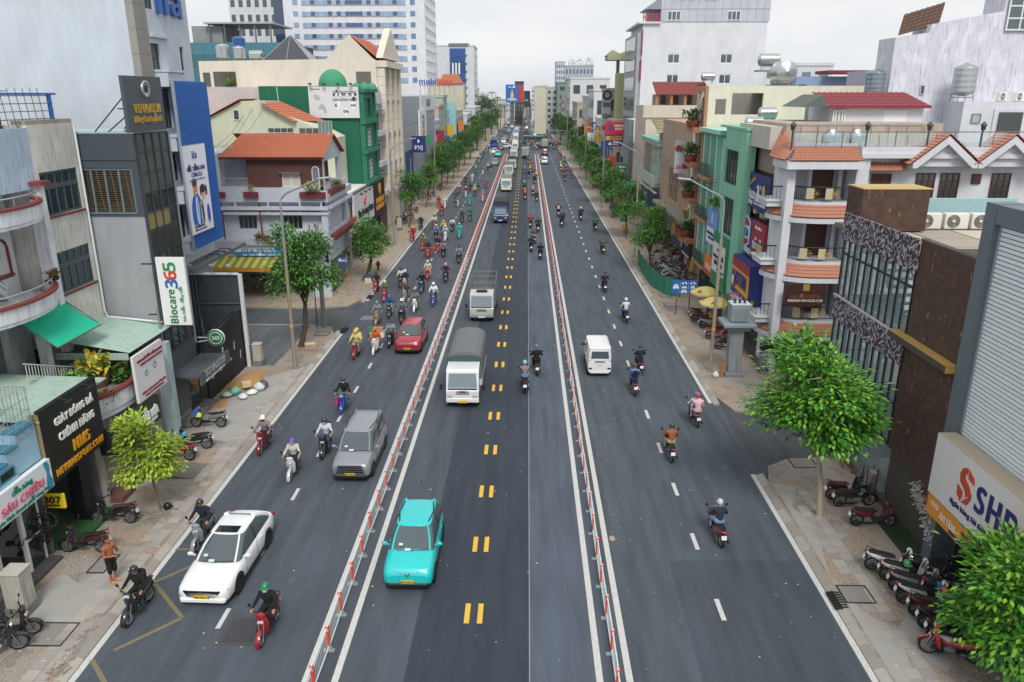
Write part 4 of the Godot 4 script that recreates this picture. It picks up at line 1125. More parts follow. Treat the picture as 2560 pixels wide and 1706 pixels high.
func left_row() -> void:
	var o:=thing("outlet_store","low white shop with pale sheet roof and wide white sign","building",V(-20,0,-76))
	bb(o,"body",wm("c5c7c8"),-27,-17.0,3.2,6.6,-68.8,-83.4)
	bb(o,"roof",pm("dadcdc",.6),-27,-16.9,6.9,7.05,-68.9,-81.3)
	bb(o,"roof_edge",mk("roofedge","7d8a88",.7,0,"rib",V(1,1,1)),-17.0,-16.7,6.2,6.9,-70.5,-81.2)
	shop_bay(o,"x+",-69.2,-83.2,3.1,-17.0,3.0,wm("aaa7a2"),pm("7d7771",.9))
	clutter(o,"x+",-70,-83,.2,1.8,-17.0,-2.5,-.5,30,["5a4a40","2c2f36","a8a6a0","77322c"])
	for z in [-72.5,-76.2,-79.9]:bb(o,"shopfront_post",pm("b9bbbb"),-17.0,-16.85,.12,3.1,z,z-.2)
	var s:=thing("outlet_sign","wide white sign with orange tick mark and black lettering","sign",V(-16.6,3.4,-78.5))
	bb(s,"panel",pm("d9dadb",.5),-16.8,-16.6,3.4,6.7,-73.6,-83.3)
	txt(s,"The Factory Store",V(-16.57,4.55,-79.0),"x+",.75,7.6,pm("22252b"),null,.08)
	var tk:=B.new();tk.prism([[0,.5],[.35,.45],[.6,.0],[1.5,1.5],[.75,.75],[.5,.9]],0,.06,V(-16.59,5.1,-78.0),Basis(Vector3.UP,PI/2))
	pw(s,"tick_emblem",tk,pm("d8532a",.5))
	for i in 5:
		var l:=B.new();l.tube([V(-16.8,6.65,-74.6-i*2.0),V(-16.1,6.85,-74.6-i*2.0)],.03,5);l.box(V(-16.0,6.8,-74.6-i*2.0),V(.25,.12,.3))
		pw(s,"lamp",l,pm("232426"))
	var v:=thing("red_sign","red sign with white band on the outlet's corner","sign",V(-16.4,3.2,-71.5))
	bb(v,"panel",pm("c2262f",.5),-16.6,-16.4,3.3,4.85,-69.5,-73.55);txt(v,"VARIÉ",V(-16.38,4.05,-71.5),"x+",.6,3.0,pm("e6e2e2"));bb(v,"white_band",pm("d9d9d9"),-16.42,-16.385,3.35,3.5,-69.6,-73.4)
	var k:=thing("orange_black_sign","black sign with orange disc and orange lettering","sign",V(-16.6,3.0,-87))
	bb(k,"panel",pm("17181a",.5),-16.8,-16.6,3.1,6.85,-83.9,-90.0)
	var dk:=B.new();dk.lathe([[.0,.06],[.62,.05],[.66,.0]],24,V(-16.6,5.9,-87.0),Basis(Vector3.BACK,-PI/2));pw(k,"disc",dk,pm("dd9a1f"))
	txt(k,"KAMADO",V(-16.58,4.75,-87.0),"x+",.6,4.6,pm("dd9a1f"));bb(k,"orange_band",pm("dd9a1f"),-16.6,-16.57,3.75,4.25,-84.7,-89.3)
	var gm:=wm("1d6b50");var gm2:=pm("22745a",.7)
	var g:=thing("green_building","tall dark green shop house with green domes on its roof","building",V(-22,0,-85))
	bb(g,"side_wall",gm,-27.4,-17.3,.1,16.8,-81.5,-88.2)
	wall(g,"front_wall",gm2,"x+",-81.5,-88.3,3.0,16.2,-17.0,.25,[[-83.4,-86.6,13.7,15.6],[-84.0,-86.0,10.7,12.5],[-84.0,-86.0,7.4,9.3]])
	bb(g,"loggia_wall",gm2,-17.35,-17.28,13.6,15.7,-83.3,-86.7)
	for y in [10.7,7.4]:win(g,"x+",-84.0,-86.0,y,y+1.85,-17.0,3,4,pm("d8dcd6"),glass("75837c"),.1,.09)
	for y in [16.2,13.1,10.1,6.9]:bb(g,"cornice",gm2,-17.05,-16.55,y,y+.35,-81.3,-88.5)
	for z in [-81.7,-88.0]:bb(g,"pilaster",gm2,-17.0,-16.75,3.0,16.2,z-.25,z+.25)
	for d in [[-20.5,16.8,-84.6,1.5],[-17.7,16.5,-82.9,.55],[-16.9,16.5,-83.2,.6],[-17.0,16.5,-87.6,.6]]:
		var db:=B.new();var pr:=[]
		for i in 9:pr.append([d[3]*cos(PI/2*i/8.0)*(1.0 if i else 1.0),d[3]*1.15*sin(PI/2*i/8.0)])
		db.lathe(pr,20,V(d[0],d[1],d[2]));pw(g,"dome",db,mk("domegreen","3f8f6f",.7,0,"grime",.5))
	var pb:=B.new();pb.tube([V(-25.5,16.7,-81.42),V(-25.4,14.9,-81.42),V(-25.7,14.5,-81.42),V(-25.9,14.4,-81.42)],.04,5);pw(g,"white_pipe",pb,pm("dfe2e0"))
	var b:=thing("massage_chair_billboard","white billboard showing a grey massage chair on green wall","billboard",V(-19.7,13.7,-81.3))
	bb(b,"board",pm("d3d5d8",.6),-22.25,-17.15,13.7,16.75,-81.2,-81.35)
	var ch:=B.new()
	for e in [[[.1,.1],[.5,.02],[2.0,.0],[2.1,.3],[1.7,.45],[1.5,1.0],[1.2,1.3],[.6,1.0],[.2,1.6],[.05,1.9],[.3,2.2],[.8,2.1],[1.0,1.6],[1.4,1.5],[1.7,1.2],[.5,.4]]]:ch.prism(e,0,.006,V(-21.95,13.9,-81.198))
	pw(b,"chair_print",ch,pm("59636a",.6))
	var ch2:=B.new()
	for e in [[[.55,.75],[1.0,1.25],[1.35,.85],[1.5,.3],[1.2,.25],[1.1,.6]],[[.2,1.85],[.35,2.1],[.75,2.0],[.9,1.6],[.5,1.5]]]:ch2.prism(e,.006,.01,V(-21.95,13.9,-81.198))
	pw(b,"chair_print_light",ch2,pm("a7b0b5",.6))
	bb(b,"black_strip",pm("18191b"),-19.75,-17.35,15.83,16.12,-81.19,-81.2)
	txt(b,"GHẾ MASSAGE KAMADO",V(-18.55,16.3,-81.19),"z+",.16,2.4,pm("3a3d40"),null,.01)
	txt(b,"SỰ LỰA CHỌN CỦA",V(-18.55,15.97,-81.18),"z+",.17,2.1,pm("e6e6e6"),null,.01)
	txt(b,"GIA ĐÌNH VIỆT",V(-18.55,15.55,-81.19),"z+",.24,2.5,pm("22252a"),null,.01)
	txt(b,"KAMADO",V(-21.5,16.5,-81.19),"z+",.13,.9,pm("3a3d40"),null,.01)
	for e in [["6",-19.5,14.95,.36],["24H",-17.75,14.95,.24],["0%",-18.5,14.35,.3]]:txt(b,e[0],V(e[1],e[2],-81.17),"z+",e[3],0,pm("22252a"),null,.01)
	for e in [[-19.35,14.93,.38],[-17.75,14.93,.36],[-18.5,14.33,.36]]:
		var ds:=B.new();ds.lathe([[.0,.004],[e[2],.0]],20,V(e[0],e[1],-81.195),Basis(Vector3.RIGHT,PI/2));pw(b,"white_disc",ds,pm("e4e6e8"))
	for x in [-21.9,-20.5,-19.1,-17.8]:
		var l:=B.new();l.tube([V(x,16.75,-81.3),V(x,17.0,-80.8)],.03,5);l.box(V(x,17.0,-80.75),V(.3,.2,.15));pw(b,"lamp",l,pm("4a3d38"))
	var ph:=thing("pale_yellow_house","pale yellow green house with two gables and a glazed porch","building",V(-25,0,-77))
	var py:=wm("cfd2b8")
	var gp:=B.new();gp.prism([[-32,.2],[-24.9,.2],[-18.6,.2],[-18.6,12.0],[-21.0,13.2],[-25.0,14.9],[-25.0,15.4],[-27.3,15.4],[-32,13.2]],-80.5,-76.0);pw(ph,"wall",gp,py)
	var tl:=mk("tileorange2","b06a4e",.85,0,"soft",1.2)
	tiles(ph,tl,V(-22.3,13.5,-75.4),V(-20.6,13.4,-80.5),V(-25.4,15.25,-75.4),V(-25.0,15.3,-80.5),.35,.4)
	tiles(ph,tl,V(-32.3,12.9,-80.5),V(-32.3,13.1,-75.6),V(-27.3,15.55,-80.5),V(-27.3,15.55,-75.6),.35,.4)
	win(ph,"z+",-28.2,-27.6,13.65,14.6,-76.0,1,1,pm("d9dcd6"),glass("39444a"),-.02,.06);win(ph,"z+",-25.0,-22.5,12.05,12.95,-76.0,4,2,pm("b4b7b5"),glass("4a4742"),-.02,.06);win(ph,"z+",-22.0,-20.0,12.05,12.95,-76.0,3,1,pm("b4b7b5"),glass("5a5a55"),-.02,.06)
	win(ph,"z+",-20.0,-18.65,12.0,13.6,-75.6,4,1,pm("9fb0ae"),glass("6d8580"),-.02,.06)
	var nw:=thing("narrow_white_house","narrow white house with ornate pediment squeezed beside green building","building",V(-20,0,-91))
	bb(nw,"body",wm("cdd0d4"),-27,-17.3,3.5,15.6,-88.4,-93.1)
	var pd:=B.new();pd.prism([[-88.6,15.0],[-93.0,15.0],[-92.2,16.2],[-90.8,17.0],[-89.4,16.2]],-17.3,-16.9,Vector3.ZERO,Basis(V(0,0,1),V(0,1,0),V(1,0,0)));pw(nw,"pediment",pd,wm("cdd0d4"))
	for y in [13.0,9.6,6.2]:
		win(nw,"x+",-90.0,-91.8,y-.9,y+.9,-17.3,2,3,pm("2b2725"),glass("3a3d3d"),-.03,.08)
		bb(nw,"balcony",wm("cdd0d4"),-17.3,-16.6,y-1.5,y-.95,-88.9,-92.8)
		bb(nw,"slate_hood",pm("6f7886",.8),-17.3,-16.6,y+1.15,y+1.3,-88.9,-92.8)
	bb(nw,"ground_floor",pm("5a3a3a",.8),-27,-17.0,.1,3.5,-88.4,-93.1)
	var cg:=thing("cream_gabled_house","tall cream building with steep gable, orange tiles and stone columns","building",V(-27,0,-99))
	var cr:=wm("e0d7c8")
	var cp:=B.new();cp.prism([[-38.0,.2],[-17.4,.2],[-17.4,19.7],[-17.8,19.9],[-20.45,22.5],[-23.2,19.85],[-38,19.65]],-105,-93.2);pw(cg,"wall",cp,cr)
	tiles(cg,tl,V(-17.0,19.7,-93.4),V(-17.0,19.7,-105),V(-20.3,22.4,-93.4),V(-20.3,22.4,-105),.45,.45)
	var tp:=B.new();tp.prism([[-93.2,20.0],[-105.2,20.0],[-104.8,20.4],[-99.2,23.6],[-93.6,20.4]],-17.4,-16.6,Vector3.ZERO,Basis(V(0,0,1),V(0,1,0),V(1,0,0)));pw(cg,"front_gable",tp,cr)
	for z in [-93.6,-97.2,-101.0,-104.6]:
		for k2 in 14:bb(cg,"column_block",cr,-17.35,-16.5,5.0+k2*1.0,5.97+k2*1.0,z-.45,z+.45)
	for y in [17.0,13.2,9.6,6.0]:
		for z in [-95.4,-99.1,-102.8]:
			win(cg,"x+",z-.9,z+.9,y-1.2,y+1.0,-17.4,2,2,pm("332c29"),glass("3d4143"),-.02,.1)
		bb(cg,"floor_band",cr,-17.35,-16.7,y-1.7,y-1.35,-93.1,-105.1)
	bb(cg,"cornice",cr,-17.35,-16.2,19.0,19.7,-93.0,-105.3)
	win(cg,"z+",-36.4,-33.8,16.9,18.5,-93.2,3,1,pm("5d564b"),glass("4c463c"),-.02,.08);win(cg,"z+",-37.6,-36.8,16.9,18.4,-93.2,1,1,pm("5d564b"),glass("4c463c"),-.02,.08)
	win(cg,"z+",-19.8,-18.1,16.9,18.5,-93.2,4,1,pm("6b6459"),glass("6d6c62"),-.02,.06)
	bb(cg,"lower_pink_wall",wm("cfc2c2"),-38,-27.5,.1,16.75,-89.0,-93.1)
	plant("green bush on the cream building's rear terrace",V(-34.5,16.8,-92.6),.9,.8,["55753a","6f8f4a"],"")
	tank("lying steel tank on the cream building's roof",V(-32.5,19.7,-97),.5,1.4,true,PI/2)
	tank("upright steel tank beside a blue tank on cream roof",V(-37.2,19.7,-99),.8,1.4,false);tank("blue plastic water tank on the cream building's roof",V(-36.0,20.2,-101.5),.8,1.9,false,.0,"3f6aa0")
	tank("second upright steel tank on cream roof by the pyramid",V(-35.3,19.7,-99.2),.75,1.2,false)
	var py2:=thing("glass_pyramid","dark glass pyramid skylight on the cream building's roof","skylight",V(-28.2,19.6,-97))
	var pyb:=B.new()
	var apx:=V(0,3.1,0)
	for c in [[V(-3,0,2.5),V(3,0,2.5)],[V(3,0,2.5),V(3,0,-2.5)],[V(3,0,-2.5),V(-3,0,-2.5)],[V(-3,0,-2.5),V(-3,0,2.5)]]:pyb.t3(c[0],c[1],apx)
	put(py2,"panes",pyb.mesh(),glass("33373d"))
	var pyf:=B.new()
	for c in [V(-3,0,2.5),V(3,0,2.5),V(0,0,2.5),V(3,0,-2.5),V(-3,0,-2.5)]:pyf.tube([c,apx],.06,4)
	put(py2,"frame",pyf.mesh(),pm("8a8c8e"))
	var gb:=thing("bank_building","silver metal clad building with vertical white bank sign","building",V(-22,0,-126))
	var mt:=mk("metalclad","a3a9b2",.5,.3,"soft",.3)
	for i in 7:
		for j in 4:bb(gb,"cladding_panel",mt,-27,-17.2+.02*((i+j) % 2),.1+j*3.92,3.98+j*3.92,-105.4-i*6.0,-111.36-i*6.0)
	bb(gb,"white_upper_band",pm("d3d6da",.5),-26.8,-17.05,13.4,15.8,-127.5,-147.5)
	txt(gb,"AB",V(-17.0,14.7,-137),"x+",1.2,5.0,pm("2e7d5b"))
	bb(gb,"green_base_band",pm("2c7a4c",.6),-17.2,-16.9,3.6,4.6,-124,-147.4)
	for i in 3:bb(gb,"display_window",glass("27324a"),-17.2,-17.1,.3,3.4,-108-i*13.0,-118-i*13.0)
	var os:=thing("vertical_bank_sign","white vertical sign with green letters and orange coin emblem","sign",V(-16.9,9.4,-128))
	bb(os,"panel",pm("d9dcda",.5),-17.1,-16.8,9.5,13.6,-124.2,-132.2)
	txt(os,"OCB",V(-16.78,11.9,-128.2),"x+",2.4,1.9,pm("2c7a4c"),null,.05,"lettering",PI/2)
	var oc:=B.new();oc.lathe([[.0,.05],[.55,.05],[.6,.0]],18,V(-16.8,10.2,-128.2),Basis(Vector3.BACK,-PI/2)*Basis.from_scale(V(1,1,2.2)));pw(os,"coin_emblem",oc,pm("d98a2b"))
	var pj:=thing("jewellery_sign","navy blue square blade sign with white letters","sign",V(-16.4,8.6,-118))
	bb(pj,"panel",pm("1d2f66",.5),-17.3,-15.2,7.7,10.1,-117.6,-117.9);txt(pj,"PNJ",V(-16.25,8.35,-117.58),"z+",.55,1.3,pm("e0e3ea"),font_s)
	var pl:=B.new();pl.prism([[0,-.3],[.18,0],[0,.3],[-.18,0]],0,.03,V(-16.25,9.35,-117.6));pw(pj,"emblem",pl,pm("e0e3ea"))
	bb(pj,"green_tab",pm("2c8a4c"),-15.2,-14.6,8.6,10.2,-119.5,-119.8)
	var pb2:=thing("tall_blue_poster","tall dark blue advertising panel on the metal building","poster",V(-17,3,-114))
	bb(pb2,"panel",pm("27386b",.5),-17.15,-16.95,3.2,8.3,-110.5,-116.5);txt(pb2,"l",V(-16.93,5.8,-113.5),"x+",2.6,.9,pm("9aa6c9"),font_s)
# ---------------------------------------------------------------- right side of the avenue
func build_right() -> void:
	right_bank()
	right_cafe()
	right_balcony_house()
	right_paint_row()
	right_back()
	right_row()
func right_bank() -> void:
	var o:=thing("bank_branch","bank branch with white louvred front in a grey frame","building",V(18,0,-20))
	var gf:=pm("646e76",.5)
	bb(o,"body",pm("30343a",.8),15.1,24,3.0,12.4,-8,-24.3)
	bb(o,"frame_post",gf,14.4,15.3,.12,12.8,-23.85,-24.42)
	bb(o,"frame_beam",gf,14.42,15.2,12.2,12.78,-8,-23.84)
	bb(o,"frame_edge_rib",pm("98a3a9",.5),14.6,14.7,4.9,12.2,-23.74,-23.85)
	var y:=4.9
	var i:=0
	while y<12.15:
		bb(o,"slat",pm("e3ebee" if i % 3 else "dbe5e9",.5),14.6,14.72,y,y+.105,-8,-23.72)
		y+=.142;i+=1
	bb(o,"ground_glazing",glass("1f2426"),15.2,15.3,.12,3.0,-10,-23.8)
	bb(o,"ground_column",gf,14.5,15.2,.12,3.0,-20.8,-21.5)
	bb(o,"step",pm("2b2b2c",.6),14.4,15.2,.12,.3,-10,-23.8)
	bb(o,"ceiling",pm("3a3c3f",.8),14.4,15.2,3.0,3.1,-10,-23.8)
	var s:=thing("bank_sign","large white to orange bank sign with red emblem and blue letters","sign",V(13.9,3,-21))
	var im:=Image.create(256,64,false,Image.FORMAT_RGB8)
	for yy in 64:
		for x in 256:
			var t:=smoothstep(.30,.98,(x+yy*.5)/290.0)
			im.set_pixel(x,yy,Color("dcdad9").lerp(Color("d87a45"),t))
	var m:=StandardMaterial3D.new();m.albedo_texture=ImageTexture.create_from_image(im);m.roughness=.45
	bb(s,"box",pm("a79a86",.6),13.84,14.45,3.05,5.22,-12,-23.75)
	var q:=B.new();q.q(V(13.835,3.05,-23.75),V(13.835,3.05,-14.0),V(13.835,5.22,-14.0),V(13.835,5.22,-23.75));pw(s,"printed_panel",q,m)
	txt(s,"SHB",V(13.82,4.25,-20.15),"x-",.88,2.0,pm("232a63"),null,.03)
	txt(s,"Ngân hàng Sài Gòn - Hà Nội",V(13.82,3.48,-20.9),"x-",.17,3.0,pm("232a63"),null,.02)
	var e:=B.new()
	var r90:=Basis(Vector3.UP,-PI/2)
	for part in [[[-.02,.6],[-.25,.5],[-.36,.28],[-.3,.02],[.02,-.16],[.1,-.28],[.04,-.36],[.32,-.22],[.3,-.06],[.16,.08],[-.1,.22],[-.1,.34],[.0,.4]],[[.05,.58],[.36,.42],[.42,.22],[.1,.3],[.08,.38]],[[-.08,-.6],[.22,-.56],[.36,-.32],[.38,-.1],[.34,-.2],[.12,-.4]],[[-.4,-.14],[-.1,-.26],[-.08,-.36],[-.14,-.6],[-.36,-.44]]]:
		e.prism(part,0,.03,V(13.833,4.3,-21.75),r90)
	pw(s,"emblem",e,pm("c1462a",.5))
	var s2:=thing("bank_banner","orange banner strip under the bank sign","banner",V(13.9,2.3,-21.5))
	bb(s2,"panel",pm("dd9433",.5),13.86,13.95,2.3,3.0,-19.9,-23.7)
	txt(s2,"SHB",V(13.84,2.78,-23.2),"x-",.16,.5,pm("efe6d6"),font_s,.01)
	txt(s2,"An tâm",V(13.84,2.66,-22.35),"x-",.26,1.0,pm("f3efe6"),font_s,.01)
	txt(s2,"TRONG MỌI",V(13.84,2.78,-21.1),"x-",.13,.9,pm("2f2f55"),null,.01);txt(s2,"GIAO DỊCH",V(13.84,2.58,-21.1),"x-",.13,.85,pm("2f2f55"),null,.01)
	bb(s2,"blue_strip",pm("27306b"),13.84,13.86,2.36,2.45,-20.4,-22.2)
	var s3:=thing("yellow_board","small yellow board with dark W sign hanging under orange banner","sign",V(14.6,2,-23.4))
	bb(s3,"panel",pm("d6a92f"),14.2,15.0,1.75,2.15,-23.9,-23.95);txt(s3,"W",V(14.45,1.95,-23.88),"z+",.22,.34,pm("1d1d1d"),null,.01)
	var s4:=thing("red_board","small red light box beside the white flowers","sign",V(14.5,2,-24.4))
	bb(s4,"panel",pm("b5301f"),14.3,14.9,2.1,2.75,-24.46,-24.56);bb(s4,"white_label",pm("d9d9d9"),14.5,14.7,2.35,2.55,-24.445,-24.46)
	var s5:=thing("interest_rate_board","white leaning board with small dark lettering by the bank door","sign",V(14.0,.9,-19.2))
	bb(s5,"panel",pm("c3c7cb"),14.0,14.6,1.6,2.3,-20.3,-20.36);txt(s5,"LÃI SUẤT",V(14.3,2.1,-20.28),"z+",.1,.45,pm("2f3a6b"),null,.01)
func right_cafe() -> void:
	var cor:=mk("corten","ffffff",.8,.2,"corten",.22);var daub:=mk("daub","ffffff",.8,0,"daub",.17)
	var fr:=pm("2a2a2b",.5);var ylw:=pm("a98a48",.7);var dk:=pm("4d463f",.8)
	var o:=thing("cafe","dark cafe with rusty steel wall and tall glazed front","building",V(18,0,-30))
	for k in [[2.7,4.2],[4.21,5.9],[5.91,7.0],[7.01,8.1],[8.11,10.9]]:
		bb(o,"steel_plate",cor,14.5,14.62,k[0],k[1],-24.55,-28.15)
	bb(o,"wall_core",dk,14.64,17.5,.12,10.6,-24.55,-28.1)
	bb(o,"wall_cap",pm("4f4743",.7),14.48,14.75,10.9,10.97,-24.5,-28.2)
	bb(o,"ledge",pm("4c4038",.7),14.1,14.5,7.05,7.28,-24.5,-28.8);bb(o,"ledge_top",ylw,14.1,14.5,7.284,7.31,-24.5,-28.8);bb(o,"ledge_end",ylw,14.1,14.5,7.05,7.28,-24.46,-24.496)
	bb(o,"roof_deck",mk("roofdeck","b3aa9b",.9,0,"pave",.1),14.7,24,10.0,10.2,-24.6,-36.8)
	for k in 9:bb(o,"roof_slab",mk("slabr%d" % (k % 3),["bdb4a4","a89f92","c4bba9"][k % 3],.9,0,"fine",.6),14.9+(k % 3)*2.0,16.8+(k % 3)*2.0,10.2,10.24,-28.4-(k/3)*2.0,-30.3-(k/3)*2.0)
	var gf:=sub(o,"glazed_front")
	var mu:=B.new()
	for i in 12:mu.bx(14.46,14.58,2.7,9.8,-28.2-i*.61+.022,-28.2-i*.61-.022)
	for y in [2.75,4.4,6.05,7.1,9.1,9.75]:mu.bx(14.47,14.57,y-.035,y+.035,-28.15,-34.95)
	pw(gf,"mullions",mu,fr)
	for i in 11:
		for yy in [[2.78,4.37],[4.43,6.0],[7.14,9.07],[9.13,9.72]]:
			bb(gf,"pane",clear_glass(),14.51,14.53,yy[0],yy[1],-28.235-i*.61,-28.775-i*.61)
	for i in 5:
		for yy in [[2.78,4.37],[4.43,6.0],[7.14,9.07],[9.13,9.72]]:bb(gf,"pane",clear_glass(),14.6+i*.6,15.15+i*.6,yy[0],yy[1],-34.93,-34.95)
	var mu2:=B.new()
	for i in 6:mu2.bx(14.55+i*.6,14.6+i*.6,2.7,9.8,-34.9,-35.0)
	for y in [2.75,4.4,6.05,7.1,9.1,9.75]:mu2.bx(14.5,17.6,y-.03,y+.03,-34.9,-34.98)
	pw(gf,"end_mullions",mu2,fr)
	bb(o,"daubed_band",daub,14.38,14.46,6.05,7.1,-28.1,-35.0);bb(o,"daubed_band",daub,14.38,14.46,9.75,10.95,-28.1,-35.0)
	bb(o,"daubed_return",daub,14.46,17.6,6.05,7.1,-35.0,-35.06);bb(o,"daubed_return",daub,14.46,17.6,9.75,10.95,-35.0,-35.06)
	bb(o,"band_edge",pm("b9b5bb",.7),14.36,14.48,7.1,7.16,-28.1,-35.05)
	bb(o,"floor_plate",pm("6d6a66",.8),14.6,20,6.0,6.2,-28.1,-34.85);bb(o,"floor_plate",pm("55524e",.8),14.6,20,2.5,2.7,-28.1,-34.85)
	bb(o,"back_wall",wm("8d9394"),18.6,18.8,.12,10.0,-28.1,-36.0);bb(o,"party_wall",wm("9fa4a4"),14.7,18.6,2.7,10.0,-28.15,-28.3)
	var st:=B.new()
	for i in 9:st.box(V(16.6,6.4+i*.3,-31.8-i*.3),V(1.2,.08,.32))
	st.tube([V(16.0,6.3,-31.6),V(16.0,9.0,-34.4)],.06,5);st.tube([V(17.2,6.3,-31.6),V(17.2,9.0,-34.4)],.06,5)
	pw(o,"stair",st,pm("38322c",.7))
	for k in [[15.3,8.6,-30.6],[15.6,8.4,-32.6],[15.3,8.5,-29.2],[15.4,5.3,-31.4]]:
		var lamp:=B.new();lamp.lathe([[.02,.2],[.16,.12],[.19,.0],[.12,-.1],[.0,-.12]],12,V(k[0],k[1],k[2]));pw(o,"pendant_lamp",lamp,pm("dfe2e0",.4))
	clutter(o,"x-",-29,-34.5,6.2,6.8,14.6,-2.2,-.4,9,["3b3029","7a5a34"],"tables_and_chairs")
	bb(o,"roof_box",cor,14.52,17.4,10.3,12.1,-33.7,-35.3);bb(o,"roof_box_lid",pm("b9a06c",.7),14.5,17.45,12.1,12.15,-33.66,-35.35)
	bb(o,"roof_screen",mk("palescreen","9cc0c2",.7,0,"soft",.5),17.8,23.0,10.2,11.35,-36.6,-36.8)
	var i2:=0
	for x in [18.1,19.3,20.5]:
		var a:=ac_unit(["white air conditioner on the cafe roof beside the rusty box","middle one of three white air conditioners on cafe roof","white air conditioner on the cafe roof beside the grey frame"][i2],V(x,10.2,-34.9),.0)
		a.scale=Vector3.ONE*1.25;i2+=1
	bb(o,"entrance_glazing",clear_glass(),14.9,14.92,.12,2.6,-28.2,-34.9);bb(o,"green_mat",mk("mat2","27401f",1,0,"fine",1.5),13.7,14.85,.125,.16,-24.4,-26.8)
	bb(o,"soffit",dk,14.5,15.0,2.6,2.7,-24.56,-35.0);bb(o,"plinth",dm("6b6762"),14.45,14.6,.12,.4,-27.5,-35.0)
	var gl:=B.new()
	for k in 150:
		var t:=rng.randf();var p:=V(14.42+rng.randfn(0,.1),lerpf(2.3,1.0,t)+rng.randfn(0,.12),lerpf(-25.6,-23.9,t)+rng.randfn(0,.08))
		for j in 4:
			var az:=rng.randf()*TAU;var d:=V(cos(az),rng.randf_range(-.5,.8),sin(az)).normalized()*.09
			var sd:=d.cross(Vector3.UP).normalized()*.035
			gl.t3(p,p+d+sd,p+d-sd)
	pw(o,"white_flower_garland",gl,leafm("d9d9d4")).set_meta("kind","stuff")
	var chr:=thing("chair_stack","stack of dark chairs with pale slats by the cafe door","chairs",V(14.2,.12,-28.6))
	var cb:=B.new()
	for k in 7:
		cb.box(V(.1*k*.3,.45+k*.11,0),V(.42,.03,.42),Basis(Vector3.BACK,.2))
		for j in 4:cb.box(V(.25,.6+k*.11,-.16+j*.1),V(.02,.3,.05),Basis(Vector3.BACK,-.2))
	put(chr,"seats",cb.mesh(),pm("8e8c86",.6))
	var cl:=B.new()
	for x in [-.2,.2]:
		for z in [-.2,.2]:cl.tube([V(x,0,z),V(x,1.3,z)],.02,5)
	put(chr,"legs",cl.mesh(),pm("1f1f20"))
	var stl:=thing("wooden_stool","small wooden stool standing in the cafe doorway","stool",V(14.3,.12,-31.2))
	var sb:=B.new();sb.box(V(0,.5,0),V(.34,.05,.34));put(stl,"seat",sb.mesh(),pm("8a5f3a",.7))
	for x in [-.13,.13]:
		for z in [-.13,.13]:
			var lb:=B.new();lb.tube([V(x*1.2,0,z*1.2),V(x,.48,z)],.025,5);put(stl,"leg",lb.mesh(),pm("8a5f3a",.7))
func railing(par:Node,ctr:Vector3,rx:float,rz:float,t0:float,t1:float,y:float,straight_to:float) -> void:
	var b:=B.new();var top:=[];var bot:=[]
	var pts:=[]
	for i in 10:
		var t:=lerpf(t0,t1,i/9.0)
		pts.append(V(ctr.x+cos(t)*rx,y,ctr.z+sin(t)*rz))
	var n:=int((straight_to-ctr.x)/.3)
	for i in range(1,n+1):pts.append(V(ctr.x+i*(straight_to-ctr.x)/n,y,ctr.z+rz))
	for p in pts:
		top.append(p+V(0,.82,0));bot.append(p+V(0,.12,0))
	b.tube(top,.04,5);b.tube(bot,.025,5)
	for i in pts.size()-1:
		for k in 3:
			var p:Vector3=(pts[i] as Vector3).lerp(pts[i+1],k/3.0)
			b.box(p+V(0,.46,0),V(.02,.68,.02))
	pw(par,"railing",b,pm("1c1c1d",.5))
	for x in [-.75,.25,2.0]:
		var t:=acos(clampf(x/rx,-1,1)) if x<0 else PI/2
		var p:=V(ctr.x+(cos(t)*rx if x<0 else x),y+.46,ctr.z+sin(t)*rz+.03)
		var g:=B.new();g.box(p,V(.4,.6,.03),Basis(Vector3.UP,(PI/2-t)*.9));pw(par,"stone_panel",g,pm("b9ae8c",.7))
		var f:=B.new()
		for k in 6:
			var a:=TAU*k/6.0
			f.tube([p+V(.34,0,.02),p+V(.34+cos(a)*.2,sin(a)*.24,.02)],.03,4)
		pw(par,"gold_rosette",f,pm("b59445",.45,.4))
